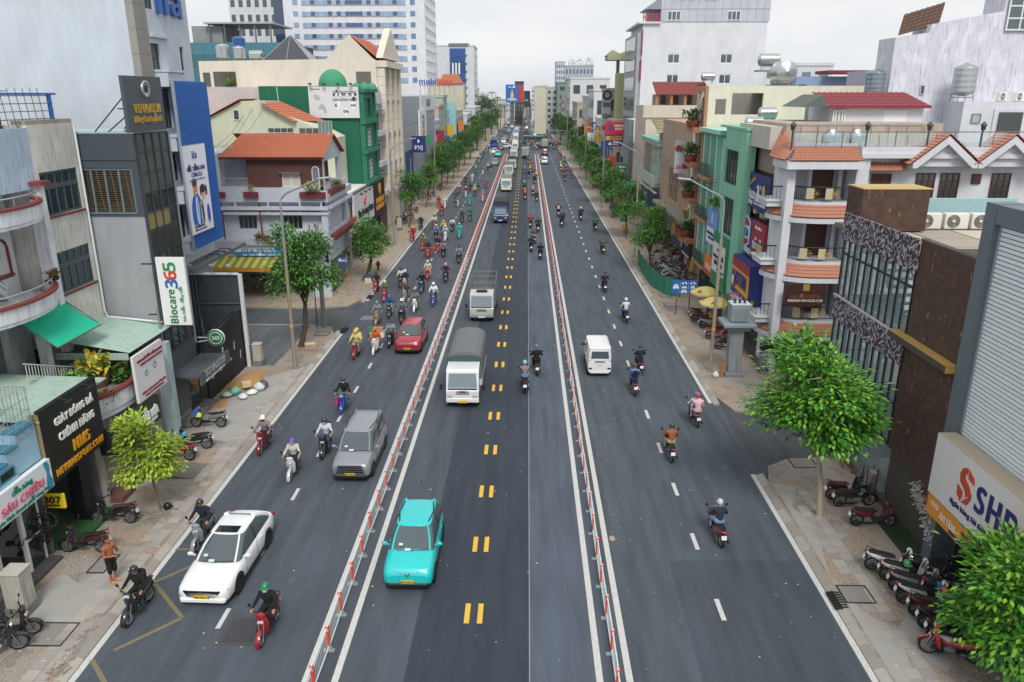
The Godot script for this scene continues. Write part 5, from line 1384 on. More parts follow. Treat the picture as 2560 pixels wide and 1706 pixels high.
func right_balcony_house() -> void:
	var w:=wm("d3d6dc");var wood:=mk("doorwood","4a271b",.55,0,"soft",V(2.0,.3,2.0));var tl:=mk("tilesalmon","b37a64",.85,0,"soft",1.5,"grime",.5);var gl:=glass("1d2a2a")
	var o:=thing("balcony_house","grey white villa with curved balconies and salmon tiled skirts","building",V(20,0,-46))
	bb(o,"body",w,15.0,34,.12,12.9,-45.6,-54)
	bb(o,"street_wall",w,14.55,15.0,.12,12.9,-44.2,-46.2)
	bb(o,"corner_column",w,14.5,14.95,.12,12.6,-43.6,-44.15)
	bb(o,"side_pier",w,18.3,19.0,.12,12.9,-43.7,-45.6);bb(o,"right_front_wall",w,19.0,34,8.6,12.9,-44.3,-45.6)
	var ctr:=V(16.6,0,-45.4)
	for k in 3:
		var y:float=[3.35,6.85,10.25][k]
		var pl:=curve_plan(ctr,2.1,2.0,PI,PI/2,10)
		pl.append([18.4,-43.4]);pl.append([18.4,-45.6]);pl.append([14.5,-45.6])
		slabpoly(o,"balcony_slab",w,pl,y-.18,y)
		var b:=B.new()
		var rows:=[]
		for j in 5:
			var row:=PackedVector3Array()
			var gr:=j*.13
			for i in 23:
				var p:=Vector3.ZERO
				if i<13:
					var t:=lerpf(PI,PI/2,i/12.0)
					p=V(ctr.x+cos(t)*(2.05+gr),y-.1-j*.17,ctr.z+sin(t)*(1.95+gr))
				else:p=V(ctr.x+(i-12)*.18,y-.1-j*.17,ctr.z+1.95+gr)
				row.append(p)
			rows.append(row)
		for j in 4:
			for i in 22:
				for h in 2:
					var a:Vector3=rows[j][i].lerp(rows[j][i+1],h*.5);var c:Vector3=rows[j][i].lerp(rows[j][i+1],h*.5+.5)
					var d:Vector3=rows[j+1][i].lerp(rows[j+1][i+1],h*.5) ;var e:Vector3=rows[j+1][i].lerp(rows[j+1][i+1],h*.5+.5)
					var mid:=(d+e)*.5+V(0,-.06,.02);var up:=V(0,.035,.02)
					b.q(d+up,e+up,c,a);b.t3(d+up,mid+up,e+up)
		var tr:=pw(o,"roof_tiles",b,tl);tr.set_meta("kind","stuff")
		var l2:=curve_plan(ctr,2.62,2.52,PI,PI/2,10);l2.append([18.6,-42.88]);l2.append([18.6,-45.6]);l2.append([14.2,-45.6])
		slabpoly(o,"skirt_cornice",w,l2,y-1.12,y-.86)
		railing(o,ctr,2.0,1.9,PI,PI/2,y,18.3)
		bb(o,"door",wood,16.5,17.75,y,y+1.9,-45.5,-45.58);bb(o,"side_door",wood,18.0,18.28,y,y+1.8,-45.5,-45.58)
		var ar:=B.new();var poly:=[]
		for i in 13:poly.append([17.12+cos(PI*i/12.0)*.62,y+1.92+sin(PI*i/12.0)*.5])
		ar.prism(poly,-45.58,-45.52);pw(o,"fanlight",ar,gl)
		for x in [16.2,17.95]:
			var cl:=B.new();cl.lathe([[.2,.0],[.2,.12],[.15,.16],[.13,2.3],[.19,2.38],[.2,2.5],[.0,2.5]],14,V(x,y,-45.0));pw(o,"column",cl,pm("c9ccd2",.7))
		bb(o,"street_balcony",w,13.7,14.55,y-.35,y-.05,-44.3,-46.1);bb(o,"street_balcony_lip",w,13.6,14.55,y-.05,y+.05,-44.2,-46.2)
		var sr:=B.new()
		for i in 8:sr.box(V(13.7,y+.42,-44.4-i*.22),V(.02,.7,.02))
		for i in 4:sr.box(V(13.75+i*.22,y+.42,-44.3),V(.02,.7,.02))
		sr.bx(13.66,13.74,y+.76,y+.82,-44.3,-46.1);sr.bx(13.7,14.5,y+.76,y+.82,-44.26,-44.34)
		pw(o,"street_railing",sr,pm("1c1c1d",.5));bb(o,"gold_panel",pm("b9ae6a",.6),13.66,13.69,y+.12,y+.7,-44.9,-45.3)
	tiles(o,tl,V(14.3,12.55,-42.9),V(18.3,12.55,-42.9),V(14.9,13.25,-43.9),V(18.2,13.25,-43.9),.22,.22)
	tiles(o,tl,V(14.1,12.6,-45.9),V(14.1,12.6,-43.0),V(14.7,14.2,-45.9),V(14.9,13.25,-43.9),.22,.22)
	bb(o,"top_cornice",w,14.2,18.4,12.1,12.5,-42.95,-45.6);bb(o,"parapet",w,18.4,34,12.9,13.25,-43.6,-43.9);bb(o,"parapet_cornice",w,18.4,34,12.65,12.9,-43.5,-44.3);bb(o,"terrace_parapet",w,14.9,18.4,12.9,13.4,-44.2,-44.4)
	bb(o,"terrace",dm("a9a7a4"),14.9,34,12.9,12.96,-44.4,-54)
	tiles(o,tl,V(19.0,11.95,-43.6),V(21.1,11.95,-43.6),V(19.05,12.35,-44.25),V(21.05,12.35,-44.25),.22,.22)
	win(o,"z+",19.4,20.5,10.4,11.75,-44.3,2,1,wood,wood,-.05,.1)
	for x in [21.9,23.25,26.1]:win(o,"z+",x,x+1.05,9.0,11.8,-44.3,3,6,wood,glass("1f2a24"),-.05,.07)
	for x in [25.0]:
		for y in [11.2,9.4]:bb(o,"wooden_shutter",wood,x,x+.5,y,y+.55,-44.2,-44.28)
	for gx in [22.85,26.4]:
		var g:=B.new()
		for s in [-1,1]:g.prism([[0,0],[s*1.75,-1.45],[s*1.75,-1.7],[s*1.5,-1.7],[0,-.42]],-44.3,-43.2,V(gx,13.85,0))
		pw(o,"gable_frame",g,w)
		var gi:=B.new();gi.prism([[0,-.3],[1.6,-1.6],[-1.6,-1.6]],-44.3,-43.7,V(gx,13.8,0));pw(o,"gable_panel",gi,w)
		tiles(o,tl,V(gx-1.95,12.35,-43.15),V(gx-1.95,12.35,-45.0),V(gx,13.95,-43.15),V(gx,13.95,-45.0),.22,.22);tiles(o,tl,V(gx+1.95,12.35,-45.0),V(gx+1.95,12.35,-43.15),V(gx,13.95,-45.0),V(gx,13.95,-43.15),.22,.22)
	var rl:=B.new()
	for x in [14.6,15.9,17.3,18.6,20.2,21.9,23.4,24.8,26.4,28.0]:rl.tube([V(x,12.95,-43.75),V(x,14.05,-43.75)],.03,5)
	rl.tube([V(14.6,14.05,-43.75),V(29,14.05,-43.75)],.03,5);rl.tube([V(14.6,14.3,-45.6),V(22.5,14.3,-45.6)],.03,5)
	for i in 9:rl.tube([V(14.6+i,13.2,-45.6),V(14.6+i,14.3,-45.6)],.02,5)
	pw(o,"terrace_rail",rl,pm("6e7478",.4,.5))
	for i in 9:bb(o,"glass_panel",clear_glass(),14.7+i*1.55,16.15+i*1.55,13.3,13.98,-43.74,-43.76)
	for x in [14.55,18.6,21.95,24.85]:
		var l:=thing("post_lantern","black lantern on the villa terrace rail, "+{14.55: "at the street corner",18.6: "beside two lying steel tanks",21.95: "beside the taller gable",24.85: "in front of dark doorway"}[x],"lantern",V(x,12.96,-43.75))
		var lb:=B.new();lb.tube([V(0,0,0),V(0,1.15,0)],.04,6);put(l,"post",lb.mesh(),pm("3a4146",.5))
		var lc:=B.new();lc.lathe([[.05,1.15],[.12,1.2],[.14,1.42],[.2,1.44],[.06,1.6],[.0,1.66]],8);put(l,"lamp_head",lc.mesh(),pm("3d464d",.5))
	tank("lying steel water tank on the villa terrace, closer to street",V(17.6,12.96,-46.4),.42,1.2,true);tank("lying steel water tank on the villa terrace, beside the annex",V(19.0,12.96,-46.4),.42,1.2,true)
	var s:=thing("club_sign","dark brown arched wine shop sign on the lowest balcony","sign",V(16.2,4.3,-43.3))
	var sb:=B.new();sb.prism([[-1.15,-.55],[-.6,-.72],[0,-.78],[.6,-.72],[1.15,-.55],[1.15,.4],[.75,.62],[-.7,.62],[-1.15,.5]],-43.0,-42.9,V(16.0,5.1,0));pw(s,"board",sb,pm("3b1d15",.5))
	txt(s,"GAY NỘI NGHIÊNG",V(16.0,5.0,-42.88),"z+",.17,1.75,pm("7d5638"),font_s,.02);txt(s,"WINESHOP AND SOCIAL CLUB",V(16.0,4.72,-42.88),"z+",.14,2.0,pm("d9d4c9"),null,.02)
	bb(s,"crest",pm("9a7a45",.5),15.82,16.18,5.3,5.68,-42.9,-42.87)
	bb(o,"ground_front",glass("2f3332"),14.6,19,.12,2.2,-43.9,-45.5);bb(o,"low_wall",dm("5a5855"),14.2,14.6,.12,.3,-43.6,-47)
	var sg:=thing("menu_stand","black and white striped advertising roll stand on the pavement","sign",V(14.1,.12,-43.3))
	var mb:=B.new();mb.lathe([[.24,.0],[.24,1.5],[.0,1.52]],14);put(sg,"column",mb.mesh(),mk("stripes","c9ced6",.7,0,"rust",V(1,2.6,1)))
	var mt:=B.new();mt.lathe([[.0,.06],[.6,.05],[.64,.0],[.6,-.05],[.0,-.06]],18,V(.3,1.75,.1),Basis(Vector3.RIGHT,PI/2)*Basis.from_scale(V(1.0,1,.6)));put(sg,"oval_board",mt.mesh(),pm("161616"))
func right_paint_row() -> void:
	var be:=dm("b7a697")
	var o:=thing("paint_shop","beige shop house covered with three stacked paint signs","building",V(18,0,-50))
	bb(o,"body",be,15.0,24,.12,14.4,-46.3,-53.4)
	bb(o,"top_parapet",wm("c4bfb6"),14.2,15.0,12.9,14.2,-46.6,-53.3);bb(o,"loggia_wall",pm("8f8276",.9),14.9,15.0,11.4,12.8,-46.8,-51.0);bb(o,"roller_shutter",mk("shut3","8f9294",.6,.2,"rib",V(.1,1.2,.1)),14.85,15.0,11.4,12.8,-51.0,-53.3)
	for y in [8.62,5.75]:
		clutter(o,"x-",-46.8,-52.8,y,y+.35,15.0,.1,.4,5,["b9b5ac","8a7f74"],"meter_boxes")
	bb(o,"shopfront",glass("3a3f42"),14.9,15.0,.12,2.6,-46.6,-53.2);bb(o,"step",pm("55524f",.8),14.3,14.9,.12,.3,-46.4,-53.2)
	var navy:=pm("22356f",.5);var wh:=pm("e3e5ea")
	var s1:=thing("navy_paint_sign","navy paint sign with rainbow swoosh, topmost of three","sign",V(14.4,9.1,-49.4))
	bb(s1,"panel",navy,14.38,14.55,9.15,11.28,-46.25,-52.6)
	txt(s1,"Dulux",V(14.36,10.0,-50.3),"x-",.62,2.3,wh,null,.02);txt(s1,"let's colour",V(14.36,9.5,-50.4),"x-",.34,2.1,wh,font,.02)
	txt(s1,"đại lý ủy quyền",V(14.36,10.5,-47.9),"x-",.16,1.7,wh,font,.02);txt(s1,"THỦY TIẾN",V(14.36,10.0,-47.9),"x-",.5,2.4,wh,null,.02);txt(s1,"CÔNG TY TNHH SƠN NƯỚC",V(14.36,9.5,-47.9),"x-",.12,2.4,wh,null,.02)
	var k:=0
	for c in ["c8452c","d98a2b","d9c23f","5fa648","3a8fb5"]:
		var b:=B.new();var pts:=[]
		for i in 9:pts.append(V(14.35,10.9-k*.07-sin(i/8.0*PI*1.3)*.28,-51.6+i*.3))
		b.tube(pts,.04,4);pw(s1,"swoosh",b,pm(c));k+=1
	var s2:=thing("blue_red_paint_sign","blue and red paint sign with white shield emblem, middle of three","sign",V(14.4,6.0,-49.5))
	bb(s2,"panel",pm("23417f",.5),14.38,14.55,6.05,8.45,-48.9,-52.8);bb(s2,"red_panel",pm("97283a",.5),14.38,14.55,6.05,8.45,-46.3,-48.89)
	var sh:=B.new();sh.prism([[-.8,.75],[0,1.1],[.8,.75],[.8,-.65],[0,-1.0],[-.8,-.65]],0,.02,V(14.378,7.45,-50.2),Basis(Vector3.UP,-PI/2));pw(s2,"shield",sh,wh)
	var sh2:=B.new();sh2.prism([[-.68,.68],[0,.98],[.68,.68],[.68,.42],[-.68,.42]],.02,.03,V(14.378,7.45,-50.2),Basis(Vector3.UP,-PI/2));sh2.prism([[-.68,-.58],[0,-.88],[.68,-.58],[.68,-.4],[-.68,-.4]],.02,.03,V(14.378,7.45,-50.2),Basis(Vector3.UP,-PI/2));pw(s2,"shield_red",sh2,pm("b02c37"))
	txt(s2,"TOA",V(14.34,7.45,-50.2),"x-",.58,1.3,pm("23417f"),null,.02);txt(s2,"COLOR WORLD",V(14.36,6.35,-50.3),"x-",.36,2.8,wh,null,.02);txt(s2,"THỦY TIẾN",V(14.36,7.1,-47.6),"x-",.48,2.0,wh,null,.02);txt(s2,"TỔNG ĐẠI LÝ",V(14.36,8.1,-47.6),"x-",.14,1.4,wh,null,.02);txt(s2,"HOTLINE 38 115 567",V(14.36,6.3,-47.6),"x-",.12,1.8,wh,null,.02)
	var s3:=thing("yellow_paint_sign","big yellow and blue paint shop sign with dark red stripe","sign",V(14.2,2.6,-50))
	bb(s3,"box",pm("24337c",.5),13.75,14.9,2.75,5.95,-46.35,-50.45)
	bb(s3,"red_stripe",pm("9a2f38",.5),13.72,13.75,5.25,5.85,-46.4,-50.4);bb(s3,"yellow_panel",pm("dfa22e",.5),13.72,13.75,3.85,5.23,-46.4,-50.4);bb(s3,"blue_border",pm("24337c",.5),13.715,13.72,3.77,3.89,-46.4,-50.4)
	txt(s3,"JOTUN",V(13.7,4.52,-48.2),"x-",.9,2.7,pm("24337c"),null,.05);txt(s3,"TRUNG TÂM SƠN THỦY TIẾN",V(13.72,3.4,-48.45),"x-",.36,3.7,wh,null,.03);txt(s3,"CÔNG TY TNHH TM DV",V(13.72,2.97,-48.8),"x-",.14,2.6,wh,null,.02)
	var pg:=B.new();pg.prism([[-.3,-.5],[.3,-.5],[.38,.0],[.26,.42],[.1,.6],[-.1,.6],[-.26,.42],[-.38,.0]],0,.02,V(13.718,4.5,-49.95),Basis(Vector3.UP,-PI/2));pw(s3,"emblem",pg,pm("24337c"));var pg2:=B.new();pg2.prism([[-.2,-.42],[.2,-.42],[.24,.0],[0,.2],[-.24,.0]],.02,.03,V(13.718,4.5,-49.95),Basis(Vector3.UP,-PI/2));pw(s3,"emblem_light",pg2,wh)
	var mint:=wm("86c4a8");var mint2:=wm("a6d8c6");var g:=thing("mint_tower","mint green shop house with tall dark window strips","building",V(18,0,-55))
	bb(g,"body",mint2,14.6,24,.12,13.4,-53.45,-57.4);wall(g,"front_wall",mint,"x-",-50.5,-55.8,2.8,13.8,13.95,.5,[[-52.2,-55.5,10.1,12.4],[-52.3,-55.0,6.6,9.2]]);bb(g,"front_core",mint,14.46,14.6,2.8,13.8,-50.5,-55.8)
	win(g,"x-",-52.2,-55.5,10.1,12.4,13.95,4,1,pm("30393a"),glass("24302e"),.2,.07);win(g,"x-",-52.3,-55.0,6.6,9.2,13.95,4,1,pm("30393a"),glass("3a4443"),.2,.07);bb(g,"roof_slab",mint,13.9,18,13.8,13.95,-50.4,-57.4)
	bb(g,"loggia_wall",mint2,14.5,14.7,4.0,13.2,-55.8,-57.3)
	var gs:=thing("green_white_sign","green and white vertical shop sign behind the lamp post","sign",V(14,2.6,-54))
	bb(gs,"panel",pm("2f7d56",.6),13.75,13.95,2.65,6.5,-52.4,-56.3);bb(gs,"white_panel",pm("d5d8d6",.6),13.73,13.75,3.7,5.8,-52.6,-56.1)
	txt(gs,"CÔNG TY",V(13.71,5.4,-54.2),"x-",.22,1.4,pm("77808a"),null,.02);txt(gs,"Chuyên phân phối",V(13.71,4.9,-54.3),"x-",.26,2.9,pm("23262b"),null,.02);txt(gs,"KHÓA VÂN TAY",V(13.71,4.45,-54.2),"x-",.3,2.3,pm("23262b"),null,.02);txt(gs,"0909 345 678",V(13.71,3.95,-53.6),"x-",.18,1.8,pm("23262b"),null,.02)
	var bs:=thing("pale_blue_sign","pale blue and white sign with a figure print on mint house","sign",V(14,5.2,-58))
	bb(bs,"panel",pm("6f95d0",.6),13.95,14.15,6.4,7.75,-56.3,-59.5);bb(bs,"white_panel",pm("d9dce2",.6),13.95,14.15,5.2,6.38,-56.3,-59.5);txt(bs,"CHUYÊN MAY ĐỒNG PHỤC",V(13.93,6.0,-57.9),"x-",.18,2.7,pm("26306e"),null,.02);txt(bs,"GIÁ TỐT NHẤT",V(13.93,5.65,-57.9),"x-",.16,1.7,pm("26306e"),null,.02);bb(bs,"figure_print",pm("c9cfe0"),13.93,13.95,6.8,7.5,-57.7,-58.1)
	var os:=thing("orange_sign","orange shop sign with white lettering under the blue sign","sign",V(14,2.7,-58))
	bb(os,"panel",pm("d8762f",.6),13.95,14.15,2.75,4.15,-56.4,-59.4);txt(os,"ITALY",V(13.93,3.4,-57.9),"x-",.4,2.0,pm("ead9c9"),null,.02);bb(os,"red_lines",pm("a8352c"),13.94,13.95,2.85,3.05,-56.6,-59.2)
	var mh:=thing("mint_house","pale mint house with slatted balconies and tall pilasters","building",V(18,0,-61));bb(mh,"body",mint2,14.9,24,.12,13.2,-57.5,-64.4)
	for z in [-57.7,-59.8,-61.9,-64.1]:bb(mh,"pilaster",mint2,14.3,14.9,2.6,13.0,z-.22,z+.22)
	bb(mh,"canopy",mint2,13.9,16,13.2,13.5,-57.4,-64.5)
	for y in [3.0,6.6,9.9]:
		bb(mh,"balcony",pm("a5805f",.8),13.9,14.9,y-.3,y,-60.0,-64.0);var sb:=B.new()
		for i in 8:sb.bx(13.88,13.92,y+.05+i*.12,y+.12+i*.12,-60.2,-63.8)
		pw(mh,"balcony_slats",sb,pm("2a4a40",.6));bb(mh,"window",glass("2b4a44"),14.86,14.92,y+.2,y+2.4,-60.2,-63.7)
	plant("leafy plant on the mint house balcony above blue sign",V(14.1,7.7,-57.9),1.1,.8,["4f8f45","6faa55"],"")
	for k2 in [[2.3,-57.0],[2.2,-60.8]]:bb(mh,"shop_shade_sheet",glass("343a38"),14.6,14.9,.12,k2[0],k2[1],k2[1]-3.0)  # dark sheets carry the shade of open shop fronts in their colour
func right_back() -> void:
	var w:=wm("d0d2da")
	var a:=thing("white_annex","white rooftop annex with dark red sheet roof","building",V(21,12.9,-51))
	bb(a,"wall",pm("cfd4da",.8),18.7,24.3,12.97,15.3,-49.5,-53.5);bb(a,"roof_fascia",pm("7c2b34",.7),18.3,24.5,15.2,15.36,-49.0,-49.1)
	tiles(a,mk("redsheet","8a3d45",.6,0,"soft",1),V(18.3,15.3,-49.05),V(24.5,15.3,-49.05),V(18.0,16.1,-51.5),V(23.9,16.1,-51.5),.35,.4);win(a,"z+",18.75,19.55,13.4,15.1,-49.45,4,1,pm("d5d8dc"),glass("8a9490"),-.02,.1)
	bb(a,"repair_patch",pm("dfe3e8",.8),21.9,23.3,14.2,15.1,-49.47,-49.5);var dn:=B.new();dn.prism([[18.0,16.0],[18.3,15.3],[16.7,15.25]],-53,-49.2);pw(a,"porch_roof",dn,pm("55605a",.7))
	var b:=thing("lilac_house","tall weathered lilac white house with blank side wall","building",V(32,0,-58))
	var bp:=B.new();bp.prism([[24.4,.2],[24.4,19.6],[26.6,19.9],[26.65,20.4],[31.2,21.2],[31.2,22.3],[45,24],[45,.2]],-57.5,-55);pw(b,"wall",bp,dm("d3d4de"))
	tiles(b,mk("tilebrown","5d463c",.9,0,"soft",1.2),V(24.8,19.75,-55.6),V(27.4,20.45,-55.6),V(25.9,21.2,-57.6),V(28.6,22.0,-57.6),.35,.4);win(b,"z+",31.4,33.2,20.0,23.0,-54.9,2,4,pm("cfd2d6"),glass("4a5a58"),-.02,.1)
	for k in [[26.5,16.0,.3],[28.6,16.1,.5]]:win(b,"z+",k[0],k[0]+k[2],k[1],k[1]+.6,-54.98,1,1,pm("b9bcc2"),glass("2f3538"),-.02,.05)
	bb(b,"porch_block",w,28.3,40,12.97,15.55,-52.5,-55.1);bb(b,"porch_back",w,30.3,40,13.0,15.1,-52.4,-52.5);bb(b,"glass_door",glass("28302f"),30.6,32.1,12.98,14.9,-52.3,-52.4);win(b,"z+",28.9,29.5,14.2,14.8,-52.5,1,1,pm("6f7478"),glass("9aa3a5"),-.02,.05)
	tank("tall upright steel water tank on the villa roof block",V(28.5,15.56,-53.3),.72,1.6,false)
	ac_unit("grey air conditioner on roof block beside the tall tank",V(31.2,15.56,-53.5),.5);ac_unit("second air conditioner on roof block, away from tank",V(32.3,15.56,-53.5),.5)
	tank("grey and blue banded water tank behind the red roof",V(23.3,15.6,-54.6),.65,1.3,false,.0,"8e979f");bb(thing("grey_shed","grey weathered rooftop shed behind red sheet roof","shed",V(20,13,-56)),"wall",dm("8f8d88"),20.0,24.0,13,16.0,-55.5,-58)
	var c:=thing("cream_terrace_house","cream house with arched opening and terrace above mint house","building",V(18,0,-66));var cr:=wm("e2dac6")
	wall(c,"side_wall",cr,"z+",14.5,30,13.0,16.65,-64.7,.3,[[15.1,15.95,14.45,15.65],[16.4,18.9,14.45,16.1]]);bb(c,"body",cr,14.7,30,.12,13.0,-64.75,-71);bb(c,"rear_wall",wm("8e8c88"),14.8,30,13.0,16.3,-68,-68.3);bb(c,"roof",cr,18.95,30,16.2,16.5,-65,-71)
	var ab:=B.new();var po:=[[15.1,15.6]]
	for i in 9:po.append([15.525+cos(PI-PI*i/8.0)*.425,15.62+sin(PI*i/8.0)*.4])
	po.append_array([[15.95,16.1],[15.1,16.1]]);
	bb(c,"front_wall",wm("b98a6c"),14.3,14.7,.12,16.6,-64.8,-65.3);bb(c,"front_beam",wm("b98a6c"),14.3,14.7,16.2,16.65,-65.3,-68.2);bb(c,"front_pier",cr,14.35,14.75,2.5,16.2,-67.8,-68.2)
	for y in [4.2,7.6,10.6,13.4]:
		bb(c,"balcony",wm("b07a60"),13.6,14.6,y-.4,y,-65.2,-68.2);plant({4.2: "leafy plant on the tan balcony above black sign",7.6: "bushy plant pot on the tan house's second balcony",10.6: "tall bush on the tan house's third balcony",13.4: "dark vine on the cream house's top balcony"}[y],V(13.8,y,-66.6),1.8,1.0,["3f5a30","567240"],"8a4a36")
		bb(c,"balcony_shade_sheet",pm("6f5747",.9),14.7,14.76,y,y+2.4,-65.4,-67.7)  # brown sheet with the shade of a balcony opening painted in
	tank("large lying steel tank on the cream house roof",V(20.8,16.55,-66.5),.85,2.0,true);tank("ribbed steel tank behind the large lying tank",V(20.6,18.0,-70),.5,1.6,true,PI/2)
	bb(thing("tank_platform","steel platform carrying a ribbed tank above cream roof","platform",V(20.6,16.5,-70)),"deck",pm("7f8486",.6,.3),19.6,21.8,17.85,17.98,-69.4,-70.6)
	tank("small lying steel tank on white terrace beside villa",V(15.6,13.4,-55.0),.42,1.1,true,PI/2);tank("second small lying tank on white terrace behind mint tower",V(16.8,14.0,-56.2),.42,1.1,true,PI/2)
func right_row() -> void:
	var o:=thing("repair_shop","low motorbike repair shop with cluttered flat roof","building",V(18,0,-72));bb(o,"body",dm("8f8780"),15.2,24,.12,5.2,-68.3,-84);bb(o,"roof_edge",dm("9a9488"),13.6,16,4.9,5.2,-68.6,-84);shop_bay(o,"x-",-69,-83,3.0,14.9,2.0,dm("8a837c"),pm("756d65",.9));clutter(o,"x-",-69,-83,.3,2.2,14.6,-.8,.3,40,["55504a","3a3a3c","7d776e","8a2f2a"],"workshop_parts")
	for k in 3:bb(o,"yellow_banner",pm(["c9a82f","b5302a","c9c2b4"][k]),14.3,14.36,.9,2.3,-65.4-k*1.2,-66.2-k*1.2)
	var rs:=thing("red_yellow_sign","red sign with yellow lettering and white blue base","sign",V(14.2,2.6,-71.6));bb(rs,"panel",pm("b02a2c",.6),14.05,14.25,3.4,4.5,-69.05,-74.4);bb(rs,"white_base",pm("cfd0d4"),14.05,14.25,2.85,3.38,-69.05,-74.4);bb(rs,"blue_base",pm("2f4f9a"),14.05,14.25,2.55,2.83,-69.05,-74.4);txt(rs,"CƯỜNG PHÁT",V(14.03,3.95,-71.7),"x-",.75,4.8,pm("dcb13a"),null,.03);txt(rs,"Chuyên sửa chữa xe máy",V(14.03,3.1,-71.7),"x-",.3,4.6,pm("8f2f35"),null,.02)
	var b:=thing("black_box_sign","dark box sign with pale lettering beside mint house","sign",V(14.4,2.3,-67));bb(b,"box",pm("1f2a2a",.6),14.05,14.9,2.3,4.95,-65.6,-68.9);txt(b,"NAM",V(14.03,3.6,-67.2),"x-",.5,1.6,pm("b9c2c0"),null,.03);bb(b,"pale_base",pm("b9bcbb"),14.03,14.05,2.4,2.6,-65.7,-68.8)
	bb(o,"terrace_shutter",pm("4a3a30",.8),15.0,15.2,5.3,7.4,-69.6,-71.6);tank("yellowish pot-like tank on the repair shop roof",V(14.4,5.2,-68.9),.4,.6,false,0,"9a8a4a")
	var ow:=dm("bcc8bd");var h:=thing("weathered_white_house","weathered white house with mint edged balcony and bamboo roof","building",V(18,0,-92));bb(h,"body",ow,15.4,26,.12,11.3,-86.5,-98);bb(h,"roof_slab",ow,14.2,20,10.6,11.0,-86,-98);bb(h,"mint_band",pm("7fb5a0",.8),14.0,20,11.0,11.25,-85.9,-98);bb(h,"parapet",dm("8c8f86"),14.4,20,11.25,12.1,-86.2,-86.5)
	for y in [6.6]: 
		bb(h,"balcony_slab",ow,13.9,15.4,y-.4,y,-86.2,-97);bb(h,"balcony_parapet",ow,13.9,14.1,y,y+.8,-86.2,-97);bb(h,"balcony_front",ow,14.1,20,y,y+.8,-86.0,-86.2)
	for x in [14.4,16.0,18.0]:bb(h,"balcony_column",ow,x,x+.3,7.4,10.6,-86.3,-86.6)
	bb(h,"loggia_wall",pm("9a9c92",.9),15.5,19.5,7.2,10.5,-86.4,-86.45);var bm:=B.new()
	for i in 9:bm.tube([V(14.2,12.3+i*.13,-86.5-i*.8),V(20.5,12.4+i*.13,-86.5-i*.8)],.06,5)
	for i in 6:bm.tube([V(14.6+i*1.1,11.3,-87),V(14.6+i*1.1,13.4,-93)],.05,5)
	pw(h,"bamboo_pergola",bm,pm("8f7f55",.9));ac_unit("old air conditioner on the weathered white house",V(16.6,4.6,-86.2),.0);bb(h,"dark_window",pm("3a3a36",.8),15.5,15.9,3.4,6.0,-86.42,-86.48)
	var tp:=thing("leaning_banner","white hanging banner with red lettering on mint house side","banner",V(14,9,-69));bb(tp,"cloth",pm("c9ccd4",.8),12.9,14.2,9.4,12.2,-68.9,-68.95);txt(tp,"Sport",V(13.55,11.4,-68.88),"z+",.35,1.0,pm("2a2c33"),null,.01);txt(tp,"SĂN TƯƠI",V(13.55,10.0,-68.88),"z+",.3,1.1,pm("b4372c"),null,.01);var rd:=B.new();rd.lathe([[.0,.01],[.3,.0]],14,V(13.2,11.5,-68.88),Basis(Vector3.RIGHT,PI/2));pw(tp,"red_disc",rd,pm("a8302c"))
	var fr:=thing("rusty_window_cage","dark rusty window cage hanging beside plants","cage",V(13.9,7,-75));var fc:=B.new()
	for i in 7:fc.tube([V(13.9,6.5,-72-i*.7),V(13.9,9.3,-72-i*.7)],.03,4)
	for y in [6.5,7.4,8.4,9.3]:fc.tube([V(13.9,y,-72),V(13.9,y,-76.2)],.03,4)
	pw(fr,"bars",fc,pm("4a403a",.8));bb(thing("peach_house","narrow peach house behind the rusty cage","building",V(18,0,-78)),"wall",dm("b59c88"),14.6,24,5.2,13.5,-70.8,-85.5)
	var qs:=thing("navy_swirl_sign","navy panel sign with pale swirl on a low shop","sign",V(14.2,3.9,-90));bb(qs,"panel",pm("26405a",.6),14.0,14.25,3.4,5.6,-85.4,-95.8);txt(qs,"S",V(13.98,4.5,-91.5),"x-",1.2,2.4,pm("a9b4be"),null,.03);bb(qs,"white_edge",pm("d0d4d6"),13.98,14.25,5.6,5.7,-85.3,-95.9);bb(qs,"end_panel",pm("2a4a5c",.6),14.25,15.4,2.6,5.5,-85.3,-85.4)
	var rr:=thing("red_roof_house","cream house with dark red tiled roof below the hotel","building",V(18,0,-104));var cr:=wm("d3c6b8");bb(rr,"body",cr,14.6,24,.12,14.7,-98.5,-108);bb(rr,"terrace_wall",cr,14.2,22,13.3,14.7,-98.3,-98.5)
	tiles(rr,mk("tilered","85423f",.85,0,"soft",1),V(15.8,16.0,-99.5),V(22.5,16.0,-99.5),V(15.8,17.5,-103),V(22.5,17.5,-103),.4,.45);bb(rr,"loggia_back",wm("b9b2ac"),16.0,22,14.7,16.0,-103,-103.4)
	for x in [15.9,17.7,19.4,21.0]:bb(rr,"loggia_column",pm("a8704f",.8),x,x+.3,14.7,16.0,-99.8,-100.1)
	for x in [17.0,18.6,20.3]:bb(rr,"opening_shade_sheet",pm("5f443b",.8),x,x+.7,14.8,15.9,-102.95,-103.0)  # flat brown sheets give the loggia openings their shade by colour
	tank("lying steel tank on the red tiled house roof",V(22.4,17.3,-101),.5,1.5,true,PI/2)
	var ht:=wm("dfe1e6");var t:=thing("hotel_tower","tall white hotel building with red rooftop lettering","building",V(25,0,-127))
	bb(t,"body",ht,17.0,34.5,.12,26.0,-120.35,-136)
	var hw:=[]
	for r in 4:
		for x in [20.5,28.2]:hw.append([x,x+1.75,11.8+r*2.85,13.1+r*2.85])
	wall(t,"side_wall",ht,"z+",16.7,34.6,6.0,26.0,-120.0,.3,hw)
